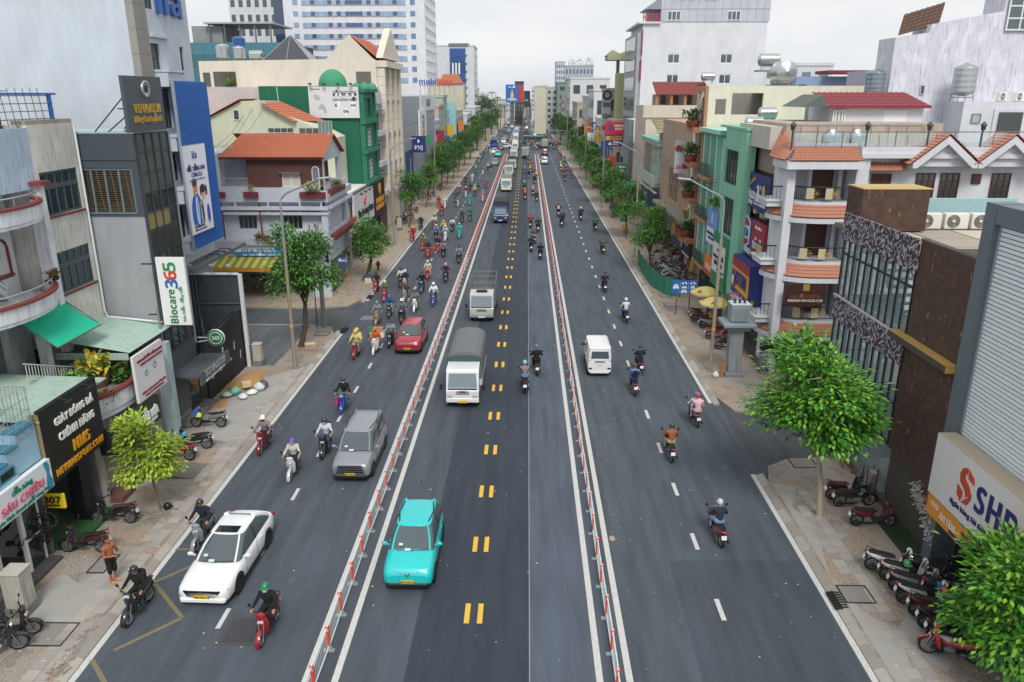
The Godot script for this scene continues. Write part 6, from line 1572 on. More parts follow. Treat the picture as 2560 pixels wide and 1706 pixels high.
	for q in hw:win(t,"z+",q[0],q[1],q[2],q[3],-120.0,2,1,pm("dfe2e6"),glass("4d575f"),.1,.1)
	bb(t,"top_storey",wm("c2c6cf"),19.2,34.8,26.0,29.4,-119.9,-136)
	for k in 13:bb(t,"tile_joint",pm("9a9fa6"),19.6+k*1.2,19.63+k*1.2,26.0,29.4,-119.86,-119.9)
	bb(t,"tile_joint",pm("9a9fa6"),19.2,34.8,27.7,27.73,-119.85,-119.9)
	for x in [20.1,28.7]:win(t,"z+",x,x+1.9,26.15,27.45,-119.9,3,1,pm("dfe2e6"),glass("535d66"),-.03,.1)
	bb(t,"top_loggia",pm("939a9e",.8),17.4,19.2,26.0,27.7,-121.5,-121.6);bb(t,"loggia_roof",pm("8f9aa0"),16.9,19.2,27.7,27.8,-120,-126)
	bb(t,"front_wall",wm("a9afb5"),16.0,16.7,6.0,24.6,-120.3,-135)
	for r in 6:bb(t,"front_window",glass("5a6469"),15.9,16.0,8.0+r*2.85,9.9+r*2.85,-121.5,-133)
	bb(t,"red_trim",pm("8f2f37"),16.6,16.75,21.5,25.0,-119.95,-120.3);bb(t,"red_trim",pm("8f2f37"),16.5,16.72,18.0,20.8,-119.95,-120.3)
	txt(t,"HOTEL",V(17.9,26.6,-119.7),"z+",1.0,2.6,pm("a83a48"),null,.2);bb(t,"sign_ledge",ht,16.0,19.2,25.75,26.0,-119.6,-135);txt(t,"MOTEL",V(24.2,29.7,-119.7),"z+",1.1,5.6,pm("a83a48"),null,.2)
	var f:=thing("fabric_shop","white building with blue lettered board and steel posts","building",V(18,0,-116));bb(f,"body",wm("cdd0d3"),15.0,22,.12,12.6,-112.6,-119.4);bb(f,"street_front",pm("8f979c",.6,.3),14.5,15.0,3.0,12.6,-112.8,-119.2)
	for x in [14.4,14.7,14.95]:bb(f,"steel_post",pm("7d868c",.5,.4),x,x+.08,4.0,12.6,-112.5,-112.6)
	var fs:=thing("fabric_board","white board with pale blue HOA VAI lettering","sign",V(16,9,-112.4));bb(fs,"panel",pm("d5d9dc",.6),15.0,17.3,9.4,12.45,-112.35,-112.55);txt(fs,"HOA",V(16.15,11.8,-112.32),"z+",.6,1.7,pm("3f8fb5"),null,.03);txt(fs,"VẢI",V(16.15,10.9,-112.32),"z+",.6,1.3,pm("3f8fb5"),null,.03);txt(fs,"430 CỘNG HÒA",V(16.15,9.75,-112.32),"z+",.28,1.9,pm("7f9fb0"),null,.02)
	win(f,"z+",15.3,15.95,7.3,8.3,-112.6,2,1,pm("8a5a5a"),glass("5a4a48"),-.02,.08)
	var np:=thing("red_paint_board","red paint board above a blue and orange one on posts","sign",V(14.5,7.5,-128));bb(np,"red_panel",pm("bb2130",.5),12.5,15.9,9.9,11.75,-127.9,-128.1);bb(np,"navy_panel",pm("24356f",.5),12.5,15.3,8.0,9.85,-127.9,-128.1);bb(np,"orange_panel",pm("d99233",.5),12.65,15.2,8.95,9.6,-127.86,-127.9);txt(np,"NIPPON",V(14.8,11.2,-127.88),"z+",.38,1.6,pm("e8e4e4"),null,.02);txt(np,"PAINT",V(14.8,10.7,-127.88),"z+",.38,1.3,pm("e8e4e4"),null,.02);txt(np,"JOTUN",V(14.1,9.27,-127.85),"z+",.42,1.8,pm("24356f"),null,.02);txt(np,"SƠN NGÂN",V(13.9,8.4,-127.88),"z+",.26,1.6,pm("e3e5ea"),null,.02);bb(np,"emblem",pm("5a3f8a"),13.0,13.7,10.5,11.3,-127.86,-127.9)
	for x in [12.9,15.0]:bb(np,"post",pm("6f7478"),x,x+.15,.12,8.0,-128.0,-128.15)
	var rm:=thing("green_drink_sign","small dark green square sign reading RAU MA","sign",V(13.6,5.6,-113));bb(rm,"panel",pm("1f6a55",.6),13.0,14.3,5.2,6.5,-112.6,-112.75);txt(rm,"RAU",V(13.65,6.1,-112.58),"z+",.35,.9,pm("e4ebe6"),null,.02);txt(rm,"MÁ",V(13.65,5.55,-112.58),"z+",.35,.65,pm("e4ebe6"),null,.02)
	var k2:=thing("blue_swirl_board","small blue board with orange and white swirl","sign",V(13.8,3.4,-104));bb(k2,"panel",pm("1f4f9a",.6),12.9,14.4,3.6,5.0,-103.5,-103.65);bb(k2,"swirl",pm("d9c48a"),13.4,13.9,3.9,4.7,-103.47,-103.5)
# ---------------------------------------------------------------- farther buildings
func block(called:String,label:String,cat:String,x0:float,x1:float,h:float,z0:float,z1:float,wallm:Material,f_rows:int,f_cols:int,s_rows:int,s_cols:int,gm:Material,y_first:=4.0,roofm:Material=null) -> Node3D:
	var o:=thing(called,label,cat,V((x0+x1)/2,0,(z0+z1)/2))
	bb(o,"wall",wallm,x0,x1,.1,h,z0,z1)
	bb(o,"parapet",roofm if roofm else wallm,x0-.15,x1+.15,h,h+.5,z0+.15,z1)
	if f_rows:
		var dy:=(h-y_first-.6)/f_rows;var dx:=(x1-x0)/f_cols
		for r in f_rows:
			for c in f_cols:
				bb(o,"window",gm,x0+dx*(c+.25),x0+dx*(c+.75),y_first+dy*(r+.3),y_first+dy*(r+.78),z0+.06,z0)
	if s_rows:
		var dy:=(h-y_first-.6)/s_rows;var dz:=(z1-z0)/s_cols
		var sx:=x1 if x1<0 else x0
		var sg:=1.0 if x1<0 else -1.0
		for r in s_rows:
			for c in s_cols:
				bb(o,"window",gm,sx,sx+sg*.06,y_first+dy*(r+.25),y_first+dy*(r+.75),z0+dz*(c+.15),z0+dz*(c+.85))
	return o
func blade(label:String,col:String,x0:float,x1:float,y0:float,y1:float,z:float,text:="",tcol:="e6e6e6",vert:=false) -> void:
	var s:=thing("blade_sign",label,"sign",V((x0+x1)/2,y0,z))
	bb(s,"panel",pm(col,.6),x0,x1,y0,y1,z,z-.25)
	if text:
		if vert:txt(s,text,V((x0+x1)/2,(y0+y1)/2,z+.02),"z+",(x1-x0)*.5,(y1-y0)*.85,pm(tcol),null,.03,"lettering",PI/2)
		else:txt(s,text,V((x0+x1)/2,(y0+y1)/2,z+.02),"z+",(y1-y0)*.4,(x1-x0)*.85,pm(tcol),null,.03)
func build_far() -> void:
	far_tower()
	var lg:=glass("5f7482");var dg:=glass("3a4750");var w:=wm("d3d7dc");var w2:=wm("c3c7cc");var cr:=wm("cfc7b5")
	var bg:=thing("teal_glass_block","wide low block faced with teal glass behind the cream house","building",V(-75,0,-215))
	bb(bg,"core",pm("2c3a40",.8),-90,-62,.1,28.6,-210.3,-235)
	for r in 6:
		for c in 9:bb(bg,"glass_panel",glass(["1f6474","256c7c","1b5866"][(r*5+c*3) % 3],.1),-90+c*3.1,-86.95+c*3.1,10.5+r*3.05,13.5+r*3.05,-210.05,-210.3)
	bb(bg,"roof_plant",wm("8f9296"),-88,-80,28.6,33.0,-214,-228);bb(bg,"roof_canopy",pm("9fa8a6",.6),-84,-66,33.4,33.8,-212,-230)
	for k in 5:bb(bg,"canopy_leg",pm("5f6a68"),-83+k*4.0,-82.7+k*4.0,28.6,33.4,-212.5,-213)
	block("white_rear_tower","white tower block with small square windows far behind teal glass","building",-95,-77,46,-262,-285,w,5,7,0,1,dg,24.0)
	var nb:=block("blue_glass_office","white office with a blue glass corner beside the avenue","building",-37,-21.8,34.5,-330,-352,w,0,1,9,6,lg,4.0)
	for r in 8:bb(nb,"blue_glass",glass(["1f4a86","245294","1b4078"][r % 3],.1),-31.6,-25.2,9.0+r*3.1,12.0+r*3.1,-329.6,-330.05)
	for r in 8:bb(nb,"white_fin",w,-25.2,-24.6,9.6+r*3.1,10.6+r*3.1,-329.2,-330.1)
	bb(nb,"roof_frame",pm("6a7478"),-32,-24,34.6,35.6,-329.5,-345)
	var i:=0
	for d in [[-27,-17.2,11.0,-147.8,-156,"c9ccd0",3,2,"white shop house with steel balcony just past the metal bank"],[-28,-17.4,13.6,-156.3,-164,"b7a9a0",3,2,"dusky pink shop house behind red vertical sign"],[-26,-17.3,15.4,-164.2,-172,"9fb0a2",3,2,"grey green house under the rooftop phone company letters"],[-27,-17.2,12.6,-172.3,-182,"cdd0d4",3,3,"white building with pale blue vertical banner"],[-28,-17.4,14.2,-182.4,-196,"a9adb2",4,4,"grey concrete shop house with dark window bands"],[-30,-17.3,12.0,-196.4,-214,"c2beb4",3,4,"beige shop house at the far crossing"],[-30,-17.6,10.2,-232,-250,"c9cdd2",3,4,"low white shop house past the crossing"],[-31,-18.0,9.0,-251,-275,"b5b0a6",2,5,"low tan shop house among street trees"],[-33,-18.0,11.5,-276,-305,"c4c8cc",3,6,"pale shop row beyond the crossing"]]:
		var o:=block("shop_house",d[8],"building",d[0],d[1],d[2],d[3],d[4],wm(d[5]),d[6],3,d[6],d[7],dg,3.6)
		bb(o,"shopfront",pm(["7a3a36","2f4a70","5a5f62","35604a"][i % 4],.6),d[1],d[1]+.5,2.8,3.9,d[3]-.2,d[4]+.2)
		i+=1
	blade("red vertical sign with white band on left row","8f2c35",-17.2,-15.9,4.2,9.5,-150.6)
	blade("pale teal vertical banner on left row","8fc3cc",-17.4,-15.6,5.0,14.4,-173.5)
	blade("small red square sign above the left pavement","b8292f",-15.9,-14.9,5.4,6.5,-196,"F","ece6e6")
	blade("red vertical sign beside the pale teal banner","a8353a",-17.2,-16.0,5.2,9.6,-183)
	blade("ochre vertical strip sign beside red one","b08f4a",-17.0,-16.3,5.2,11.6,-180)
	var mf:=thing("rooftop_letters","big rooftop letters, blue then red, spelling a phone company","sign",V(-19,17.3,-166))
	txt(mf,"mobi",V(-20.6,18.5,-166),"z+",1.25,3.5,pm("3a4fa0"),null,.25);txt(mf,"fone",V(-17.1,18.5,-166),"z+",1.25,3.3,pm("c2412f"),null,.25)
	var fr:=B.new()
	for k in 8:fr.tube([V(-22.2+k,15.9,-166.3),V(-22.2+k,19,-166.3)],.05,4)
	fr.tube([V(-22.3,17.7,-166.3),V(-15.3,17.7,-166.3)],.05,4);pw(mf,"frame",fr,pm("8a8c8e"))
	var rr:=thing("orange_roof_house","cream house with orange hipped roof behind phone company letters","building",V(-18,0,-176));bb(rr,"wall",cr,-21,-13.9,12.7,18.2,-174.5,-180);tiles(rr,mk("tileorange",""),V(-19.5,18.2,-174.2),V(-13.9,18.2,-174.2),V(-18.5,20.2,-177),V(-15.2,20.2,-177),.6,.5)
	var mast:=thing("phone_mast","white cellular antenna mast on a rooftop in the left row","mast",V(-15.7,12.6,-178))
	var mb:=B.new();mb.tube([Vector3.ZERO,V(0,9.8,0)],.12,6);put(mast,"pole",mb.mesh(),pm("7f8486"))
	for k in 3:
		var an:=B.new();an.box(V(-.7+k*.7,8.8,.2),V(.35,2.3,.2));put(mast,"antenna",an.mesh(),pm("d9dcde"))
	var j:=0
	for d in [[14.8,22,11.4,-136,-147,"c9b0a8",3,"pinkish white house behind the red paint board"],[14.6,24,16.6,-147.5,-158,"a3a69a",4,"olive grey house with vertical clinic sign"],[14.7,24,11.0,-158.5,-172,"cfd2d6",3,"white shop with red fascia and dark blade sign"],[14.5,24,16.7,-176,-192,"d3d5d8",3,"plain white building with one window and red shop fascia"],[14.5,24,15.2,-193,-212,"c0c4ca",4,"white row building before the far crossing"],[13.5,26,20.6,-256,-276,"d0d2d4",4,"broad white block past the far crossing"],[14.0,22,13.5,-226,-250,"b0a79c",3,"tan shop house at the far right crossing"],[13.0,26,15.5,-280,-310,"c9c6bb",4,"cream block with dark fins beyond crossing"],[12.0,24,20.3,-325,-345,"7e8f88",6,"grey green narrow block far down the right side"]]:
		var o:=block("shop_house",d[7],"building",d[0],d[1],d[2],d[3],d[4],wm(d[5]),d[6]-1,3,d[6],3,dg,3.8)
		bb(o,"shopfront",pm(["a3262e","2c3f74","60646a","b04a2c"][j % 4],.6),d[0]-.5,d[0],2.9,4.2,d[3]-.3,d[4]+.3)
		j+=1
	var tt:=thing("clinic_sign_tower","tall white slatted sign tower with black vertical words","sign",V(14.5,.1,-148))
	for k in 30:bb(tt,"slat",pm("b9bdc2",.6),13.6,15.2,6.5+k*.33,6.75+k*.33,-146.8,-147.2)
	bb(tt,"core",pm("8d9196",.7),13.8,15.1,.1,16.4,-147.2,-147.5)
	var yy:=14.2
	for s in ["TRUNG","TÂM","NỘI"]:
		txt(tt,s,V(14.5,yy,-146.7),"z+",.75,1.5,pm("23262a"),null,.05);yy-=1.9
	var rg:=B.new();rg.lathe([[.85,.0],[.85,.1],[.5,.1],[.5,.0]],20,V(14.5,15.9,-146.75),Basis(Vector3.RIGHT,PI/2));pw(tt,"ring_emblem",rg,pm("23262a"))
	var ol:=thing("olive_water_tower","olive green stair tower with a pagoda-like cap","building",V(16.4,0,-142));bb(ol,"shaft",wm("a9ad7f"),15.4,17.6,.1,19.5,-140,-143);bb(ol,"cap",wm("a9ad8f"),13.6,17.8,21.6,22.3,-139,-144);var ol2:=B.new();ol2.prism([[13.4,22.3],[18,22.3],[17,23.2],[15.7,22.6],[14.4,23.2]],-144,-139);pw(ol,"cap_crest",ol2,wm("a9ad8f"));bb(ol,"neck",pm("7d8068"),15.4,15.9,19.5,21.6,-141,-142);bb(ol,"red_roof",pm("8f3236",.8),14.4,17.2,9.9,11.6,-139.5,-139.9)
	blade("blue vertical travel agency sign on right row","27458f",14.2,15.4,5.0,10.2,-176,"catour.vn","e6e9ef",true)
	blade("navy square board low on the right row","1f2f5a",13.4,15.4,3.0,6.2,-152,"SPA","c9cfdd")
	var b1:=thing("beer_billboard","tall blue billboard with a golden bottle print far down the avenue","billboard",V(-8,10,-420));bb(b1,"panel",pm("1f5fae",.6),-11.4,-4.9,12.0,20.9,-419.5,-420);var bo:=B.new();bo.lathe([[.0,-2.6],[.8,-2.5],[.85,.4],[.35,1.6],[.3,2.8],[.0,2.8]],12,V(-8.1,15.4,-419.5),Basis.from_scale(V(1,1,.1)));pw(b1,"bottle_print",bo,pm("d9b95a"));bb(b1,"pale_glow_print",pm("9fc4e6"),-10.6,-5.8,13.0,14.0,-419.4,-419.5);txt(b1,"BIA VIỆT",V(-8.1,19.8,-419.4),"z+",.7,3.6,pm("e6ecf2"),null,.05);bb(b1,"legs",pm("5a5f60"),-9,-7,.1,12,-420.2,-420.8);bb(b1,"red_side_panel",pm("b5382f"),-4.8,-2.2,12.3,20.4,-421,-421.5)
	var b2:=thing("black_billboard","black billboard standing beside the blue one","billboard",V(0,5,-422));bb(b2,"panel",pm("26282c",.6),-1.9,1.4,9.6,17.8,-421.5,-422);txt(b2,"SÀN",V(-.7,13.2,-421.4),"z+",.9,1.6,pm("c9c4c0"),null,.05);bb(b2,"post",pm("5a5f60"),-.6,.0,.1,9.6,-422.1,-422.5)
	block("dark_lattice_block","dark unfinished block behind the blue billboard","building",-6.8,-2.1,22.2,-432,-445,wm("4a4a48"),7,3,0,1,pm("6f7072"),4.0)
	block("white_far_block","white block with rows of windows closing the avenue","building",2.4,7.4,19.6,-470,-490,w,5,3,0,1,lg,6.0);block("cream_blank_block","cream and yellow blank-walled block at the far end","building",3.0,7.9,19.0,-335,-350,wm("d3cfb9"),0,1,0,1,lg);block("balcony_far_block","pale block with balcony bands beside the cream blank wall","building",8.0,12.4,18.6,-336,-352,w2,6,2,0,1,dg,3.5)
	block("grey_blue_tower","grey blue checkered tower far down the right side","building",14.7,19.2,31.8,-420,-440,wm("c0c6cf"),8,4,0,1,glass("3f4d63"),8.0);block("garden_roof_tower","grey tower with roof garden far down the right side","building",19.4,34.1,29.8,-421,-445,wm("a9b2bd"),4,8,0,1,glass("4a5870"),12.0)
	var rt:=block("teal_roof_block","block with teal domed roof beyond the right row","building",4.0,12.5,17.0,-395,-410,wm("c6c2b6"),4,5,0,1,dg,4.0);var dm2:=B.new();dm2.lathe([[3.6,.0],[3.0,1.6],[1.6,2.8],[.0,3.2]],14,V(8,17.4,-402));pw(rt,"dome",dm2,pm("6fa394",.7))
	var gar:=thing("roof_garden","green shrubs on the grey tower's roof terrace","shrubs",V(27,30.3,-425));var gb:=B.new();leaf_ball(gb,V(-4,1,0),2.0,90,.8);leaf_ball(gb,V(0,1,0),2.2,90,.8);leaf_ball(gb,V(5,1.4,0),2.4,110,.8);put(gar,"foliage",gb.mesh(),leafm("4a6a3c"))
	var rg2:=RandomNumberGenerator.new();rg2.seed=99
	var cols:=["c9ced4","bfc5cc","d0cfc9","b3bac2","c7c0b6"]
	var places:=["left of the blue billboard","beyond the crossing","past the cream block","in the hazy distance","between far towers","behind the palms"]
	for k in 26:
		var left:=k % 2==0
		var x:=(-rg2.randf_range(20,150) if left else rg2.randf_range(18,150));var z:=-rg2.randf_range(430,760);var ww:=rg2.randf_range(10,24);var h:=rg2.randf_range(9,20)
		var o:=block("distant_block","distant pale city block on the hazy skyline","building",x-ww/2,x+ww/2,h,z,z-14,wm(cols[k % 5]),3,4,0,1,lg,3.0);o.set_meta("group","distant skyline blocks")
	for k in 9:
		var x:=-18.0+k*4.6;var h:=rg2.randf_range(8,15)
		var o:=block("distant_block","distant pale block closing the end of the avenue","building",x-2.2,x+2.2,h,-560-rg2.randf()*40,-610,wm(cols[k % 5]),3,2,0,1,lg,3.0);o.set_meta("group","blocks closing the avenue")
	var bl:=thing("blue_walled_house","pale blue house with red sheet roof beyond cream terrace","building",V(30,0,-110));bb(bl,"wall",wm("8fa5c4"),34.6,50,.1,18.2,-105,-116);bb(bl,"red_roof",pm("7c2b34",.7),38.0,44.0,18.5,18.9,-103,-108);bb(bl,"dark_window",glass("39444a"),35.0,36.0,15.9,17.2,-104.9,-105)
	var lw:=thing("lilac_low_house","low lilac grey house with two rooftop air conditioners","building",V(40,0,-85));bb(lw,"wall",wm("b3b6c6"),36,47,.1,18.4,-84,-92);bb(lw,"stair_block",wm("c3cbd6"),44.2,47.2,18.4,22.4,-84,-88)
	ac_unit("rooftop air conditioner on the lilac low house, paired",V(39.6,18.4,-83.6),.0);ac_unit("other rooftop air conditioner of the pair on lilac house",V(41.0,18.4,-83.6),.0)
	block("rooftop_row","white roofs with small blocks far behind cream terrace","building",40,56,21.0,-150,-160,w,2,5,0,1,lg,16.0)
func far_tower() -> void:
	var o:=thing("hospital_tower","big white tower with bands of blue windows","building",V(-50,0,-250))
	var w:=wm("dfe2e8")
	bb(o,"wall",w,-71.2,-30.0,.1,46,-240.2,-268);bb(o,"dark_stair_strip",glass("2d3f58"),-74.5,-71.2,.1,46,-241.5,-262)
	var blues:=[glass("7f99b5"),glass("8aa5bf"),glass("34507e"),glass("5a7ba6"),glass("a9abb0")]
	for r in 9:
		var y:=19.4+r*3.05
		bb(o,"window",blues[0],-68.4,-67.0,y,y+1.35,-240.1,-240.25);bb(o,"window",blues[3],-34.2,-32.8,y,y+1.35,-240.1,-240.25)
		var pat:=[0,1,2,0,1,0,2,4,2,1,2,2,2,2,1,2,4,2,0,1,0,2,0,1]
		var x:=-65.8
		for k in 24:
			bb(o,"window",blues[pat[k]],x+.03,x+1.24,y+.05,y+1.25,-240.1,-240.25);x+=1.262
		bb(o,"sill_band",pm("b9b4bb",.8),-65.9,-35.4,y-.08,y+.02,-240.0,-240.2)
		for k in 5:bb(o,"side_window",glass("b3bcc6",.12),-30.05,-29.92,y,y+1.5,-241-k*5.4,-246-k*5.4)
		bb(o,"side_band",pm("9fa6b0",.7),-30.05,-29.95,y-.12,y-.02,-240.3,-268)
# ---------------------------------------------------------------- trees
func leaf(b:B,p:Vector3,d:Vector3,l:float,w:float) -> void:
	var s:=d.cross(Vector3.UP)
	if s.length()<.05:s=Vector3.RIGHT
	s=s.normalized()*w*.5
	var up:=s.cross(d).normalized()*w*.18
	var m:=p+d*l*.5
	b.t3(p,m+s+up,m-s+up) if false else b.q(p,m+s+up,p+d*l,m-s+up)
func leaf_ball(b:B,c:Vector3,r:float,n:int,l:float) -> void:
	for i in n:
		var az:=rng.randf()*TAU;var y:=rng.randf_range(-.7,1.0);var q:=sqrt(maxf(.0,1.0-y*y))
		var o:=V(cos(az)*q,y,sin(az)*q)
		var d:=(o+V(rng.randfn(0,.5),rng.randfn(-.25,.35),rng.randfn(0,.5))).normalized()
		leaf(b,c+o*r*rng.randf_range(.55,1.0),d,l*rng.randf_range(.7,1.2),l*.5)
func crown_mesh(sd:int,clumps:int,per:int,lsize:float,cols:Array,flat_bottom:=.5) -> ArrayMesh:
	rng.seed=sd
	var bs:=[B.new(),B.new(),B.new()]
	var lobes:=[]
	for i in 9:
		var a:=TAU*i/9.0*2.0+rng.randfn(0,.3);var yy:=rng.randf_range(-flat_bottom*.7,.72);var d:=rng.randf_range(.38,.66)*sqrt(1.0-yy*yy*.7)
		lobes.append([V(cos(a)*d,yy,sin(a)*d),rng.randf_range(.26,.44)])
	lobes.append([Vector3.ZERO,.5])
	for i in clumps:
		var lb:Array=lobes[i % 10]
		var az:=rng.randf()*TAU;var y:=rng.randf_range(-.75,1.0);var q:=sqrt(maxf(.0,1.0-y*y))
		var rr:float=lb[1]*pow(rng.randf_range(.1,1.0),.4)*rng.randf_range(.8,1.15)
		var c:Vector3=lb[0]+V(cos(az)*q,y,sin(az)*q)*rr
		var out:=c.normalized()
		for k in per:
			var o:=V(rng.randfn(0,.105),rng.randfn(0,.065),rng.randfn(0,.105))
			var d:=(out*.7+o*5.0+V(rng.randfn(0,.35),rng.randfn(-.35,.3),rng.randfn(0,.35))).normalized()
			var w:int=0 if rng.randf()<.45 else (1 if rng.randf()<.6 else 2)
			leaf(bs[w],c+o,d,lsize*rng.randf_range(.7,1.25),lsize*.46)
	var m:=ArrayMesh.new()
	for i in 3:bs[i].surf(m,leafm(cols[i]))
	return m
func limbs_mesh(sd:int,n:int) -> ArrayMesh:
	rng.seed=sd
	var b:=B.new()
	for i in n:
		var az:=TAU*i/n+rng.randfn(0,.3);var e:=rng.randf_range(.3,1.2)
		var t:=V(cos(az)*cos(e),sin(e),sin(az)*cos(e))*rng.randf_range(.5,.72)
		var m:=t*.5+V(rng.randfn(0,.06),-.1,rng.randfn(0,.06))
		b.tube([V(0,-.8,0),m,t],[.035,.022,.006],5)
		for k in 3:
			var s:=m.lerp(t,.2+.25*k);b.tube([s,s+V(rng.randfn(0,.22),rng.randf_range(.0,.25),rng.randfn(0,.22))],[.012,.004],4)
	return b.mesh()
func tree(label:String,base:Vector3,ctr:Vector3,rx:float,ry:float,crown:ArrayMesh,limbs:ArrayMesh,tr:float,bark:String,turn:float,group:="street trees along the avenue") -> void:
	var o:=thing("street_tree",label,"tree",base,.0,group)
	var b:=B.new()
	var fork:=ctr-base+V(0,-ry*.78,0)
	b.tube([Vector3.ZERO,V(0,.12,0),fork*.5+V(tr*.6,0,0),fork],[tr*1.6,tr*1.05,tr*.9,tr*.72],9)
	put(o,"trunk",b.mesh(),mk("bark_"+bark,bark,.95,0,"grime",V(3,1.2,3)))
	var l:=put(o,"limbs",limbs,mk("bark_"+bark,bark),ctr-base);l.scale=V(rx,ry,rx);l.rotation.y=turn
	var c:=put(o,"crown",crown,null,ctr-base);c.scale=V(rx,ry,rx);c.rotation.y=turn
func build_trees() -> void:
	var green:=["458826","7eb234","28601d"];var mid:=["41782a","6a9c38","28571e"];var lime:=["8aa430","a9bd44","67852a"];var deep:=["3c6428","557b36","2b4c20"]
	var A:=crown_mesh(101,340,36,.10,green);var A2:=crown_mesh(102,300,36,.11,green);var L:=crown_mesh(103,150,30,.15,lime,.8)
	var C:=crown_mesh(104,200,30,.10,mid);var D:=crown_mesh(105,190,28,.105,mid,.7);var E:=crown_mesh(106,150,24,.12,deep,.7);var F:=crown_mesh(107,150,24,.12,mid,.7)
	var L1:=limbs_mesh(201,7);var L2:=limbs_mesh(202,6)
	rng.seed=77
	tree("big leafy pale-trunked tree in front of the cafe",V(11.62,.12,-26.9),V(11.2,5.0,-26.9),2.65,2.45,A,L1,.12,"a89c88",.3)
	tree("bright green tree cut by the frame beside parked motorbikes",V(13.6,.12,-17.0),V(13.7,2.75,-17.7),2.1,2.2,A2,L2,.12,"8f8474",2.0)
	tree("small lime green tree on the pavement before the juice shop",V(-14.61,.12,-26.84),V(-14.78,2.85,-26.84),1.45,1.3,L,L2,.05,"6f6558",1.0)
	tree("tall leafy tree with dark trunk at the side street corner",V(-14.85,.12,-47.9),V(-14.4,5.3,-47.9),2.65,3.0,C,L1,.19,"54463a",.0)
	tree("low spreading tree with ivy on its trunk beside red fire hydrant",V(-14.6,.12,-67.0),V(-13.9,3.5,-67.2),2.3,2.0,D,L2,.2,"4a5a32",.8)
	tree("street tree behind the red delivery scooter",V(-14.75,.12,-95.6),V(-14.4,5.0,-95.6),2.1,2.15,D,L1,.12,"5f5346",2.2);tree("slim street tree past the metal bank's blue poster",V(-14.92,.12,-113.2),V(-14.2,4.6,-113),2.0,1.9,F,L2,.09,"5f5346",.5)
	var labs:=["tree before the metal clad bank building","second tree before the metal clad bank","third tree before the metal clad bank","tree by the red vertical sign","tree beside the pale teal banner","last left tree before the crossing"];var k:=0
	for t in [[-14.92,-133.3,2.8,2.7],[-14.8,-142.5,2.8,2.9],[-14.58,-153,2.9,2.8],[-14.7,-166,3.0,3.1],[-14.7,-182,3.0,3.1],[-14.8,-200,3.1,3.3]]:
		tree(labs[k]+" on the left pavement",V(t[0],.12,t[1]),V(t[0]+.3,2.3+t[3],t[1]),t[2],t[3],E if k % 2 else D,L2,.13,"5f5346",k*1.1);k+=1
	k=0
	labs=["full green tree beside the green netting","tree in front of the navy swirl sign","tree by the lamp post before the old white house","tree before the fabric shop","tree below the red paint board","tree by the slatted sign tower","tree before the travel agency sign","last right tree before the crossing"]
	for t in [[11.7,-71.5,2.4,2.7,3.9],[11.6,-89,2.5,2.7,4.1],[11.6,-104,2.6,2.6,4.3],[11.5,-119,2.7,2.6,4.2],[11.6,-137,2.7,2.8,4.6],[11.6,-152,2.7,2.8,4.8],[11.6,-171,2.9,2.8,4.8],[11.8,-196,3.0,3.1,5.0]]:
		tree(labs[k]+" on the right pavement",V(t[0],.12,t[1]),V(t[0]-.1,t[4],t[1]),t[2],t[3],C if k<3 else F,L1,.12,"5f5346",k*.9);k+=1
	for i in 10:
		tree("dense roadside tree beyond the crossing on the oncoming side",V(-14.9-(i % 3)*.8,.12,-232-i*16.0),V(-14.9-(i % 3),5.4+(i % 2),-232-i*16.0),3.4,3.6,E if i % 2 else F,L1,.2,"4f4438",i*1.3,"dense left trees beyond the crossing");tree("dense roadside tree beyond the crossing on the departing side",V(12.0+(i % 3)*.8,.12,-236-i*16.0),V(12.0+(i % 3),5.2+(i % 2),-236-i*16.0),3.3,3.4,F if i % 2 else E,L1,.2,"4f4438",i*.7,"dense right trees beyond the crossing")
	for t in [[-23,-372,6,6,"huge round tree left of the palms"],[-30,-395,6.5,6.5,"huge dark tree behind the round one"],[-19,-405,5,5,"broad tree below the palm heads"],[-40,-420,7,6,"wide tree at the far left of the tree mass"]]:tree(t[4],V(t[0],0,t[1]),V(t[0],6.5+t[3]*.6,t[1]),t[2],t[3],E,L1,.4,"4f4438",t[0],"big trees at the avenue's end")
	var fr:=B.new()
	for i in 16:
		var az:=TAU*i/16.0;var e:=.9 if i % 2 else .25
		var prev:=Vector3.ZERO
		for s in 6:
			var tt:=(s+1)/6.0;var p:=V(cos(az)*tt*2.6,sin(e)*tt*1.6-tt*tt*2.0,sin(az)*tt*2.6)
			var sd:=V(-sin(az),0,cos(az))*.42*(1.0-tt*.6);fr.q(prev,prev.lerp(p,.5)+sd-V(0,.2,0),p,prev.lerp(p,.5));fr.q(prev,prev.lerp(p,.5),p,prev.lerp(p,.5)-sd-V(0,.2,0));prev=p
	var fm:=fr.mesh(leafm("3a5f33"))
	var pi:=0
	for t in [[-16.8,-380,17.0,"tallest palm at the avenue's end"],[-14.5,-384,14.8,"palm leaning beside the tallest one"],[-12.8,-372,11.5,"short palm before the blue billboard"],[-2.4,-400,10.2,"palm under the black billboard"],[-11.2,-392,10.8,"palm half hidden behind the short palm"],[13.5,-390,12.0,"lone palm on the right at the far end"]]:
		var o:=thing("palm_tree",t[3],"tree",V(t[0],0,t[1]),.0,"palms at the avenue's end");var tb:=B.new();tb.tube([Vector3.ZERO,V(.2,t[2]*.5,0),V(0,t[2],0)],[.28,.2,.16],7);put(o,"trunk",tb.mesh(),pm("6f6658",.9));var c:=put(o,"fronds",fm,null,V(0,t[2],0));c.rotation.y=pi*.7;pi+=1
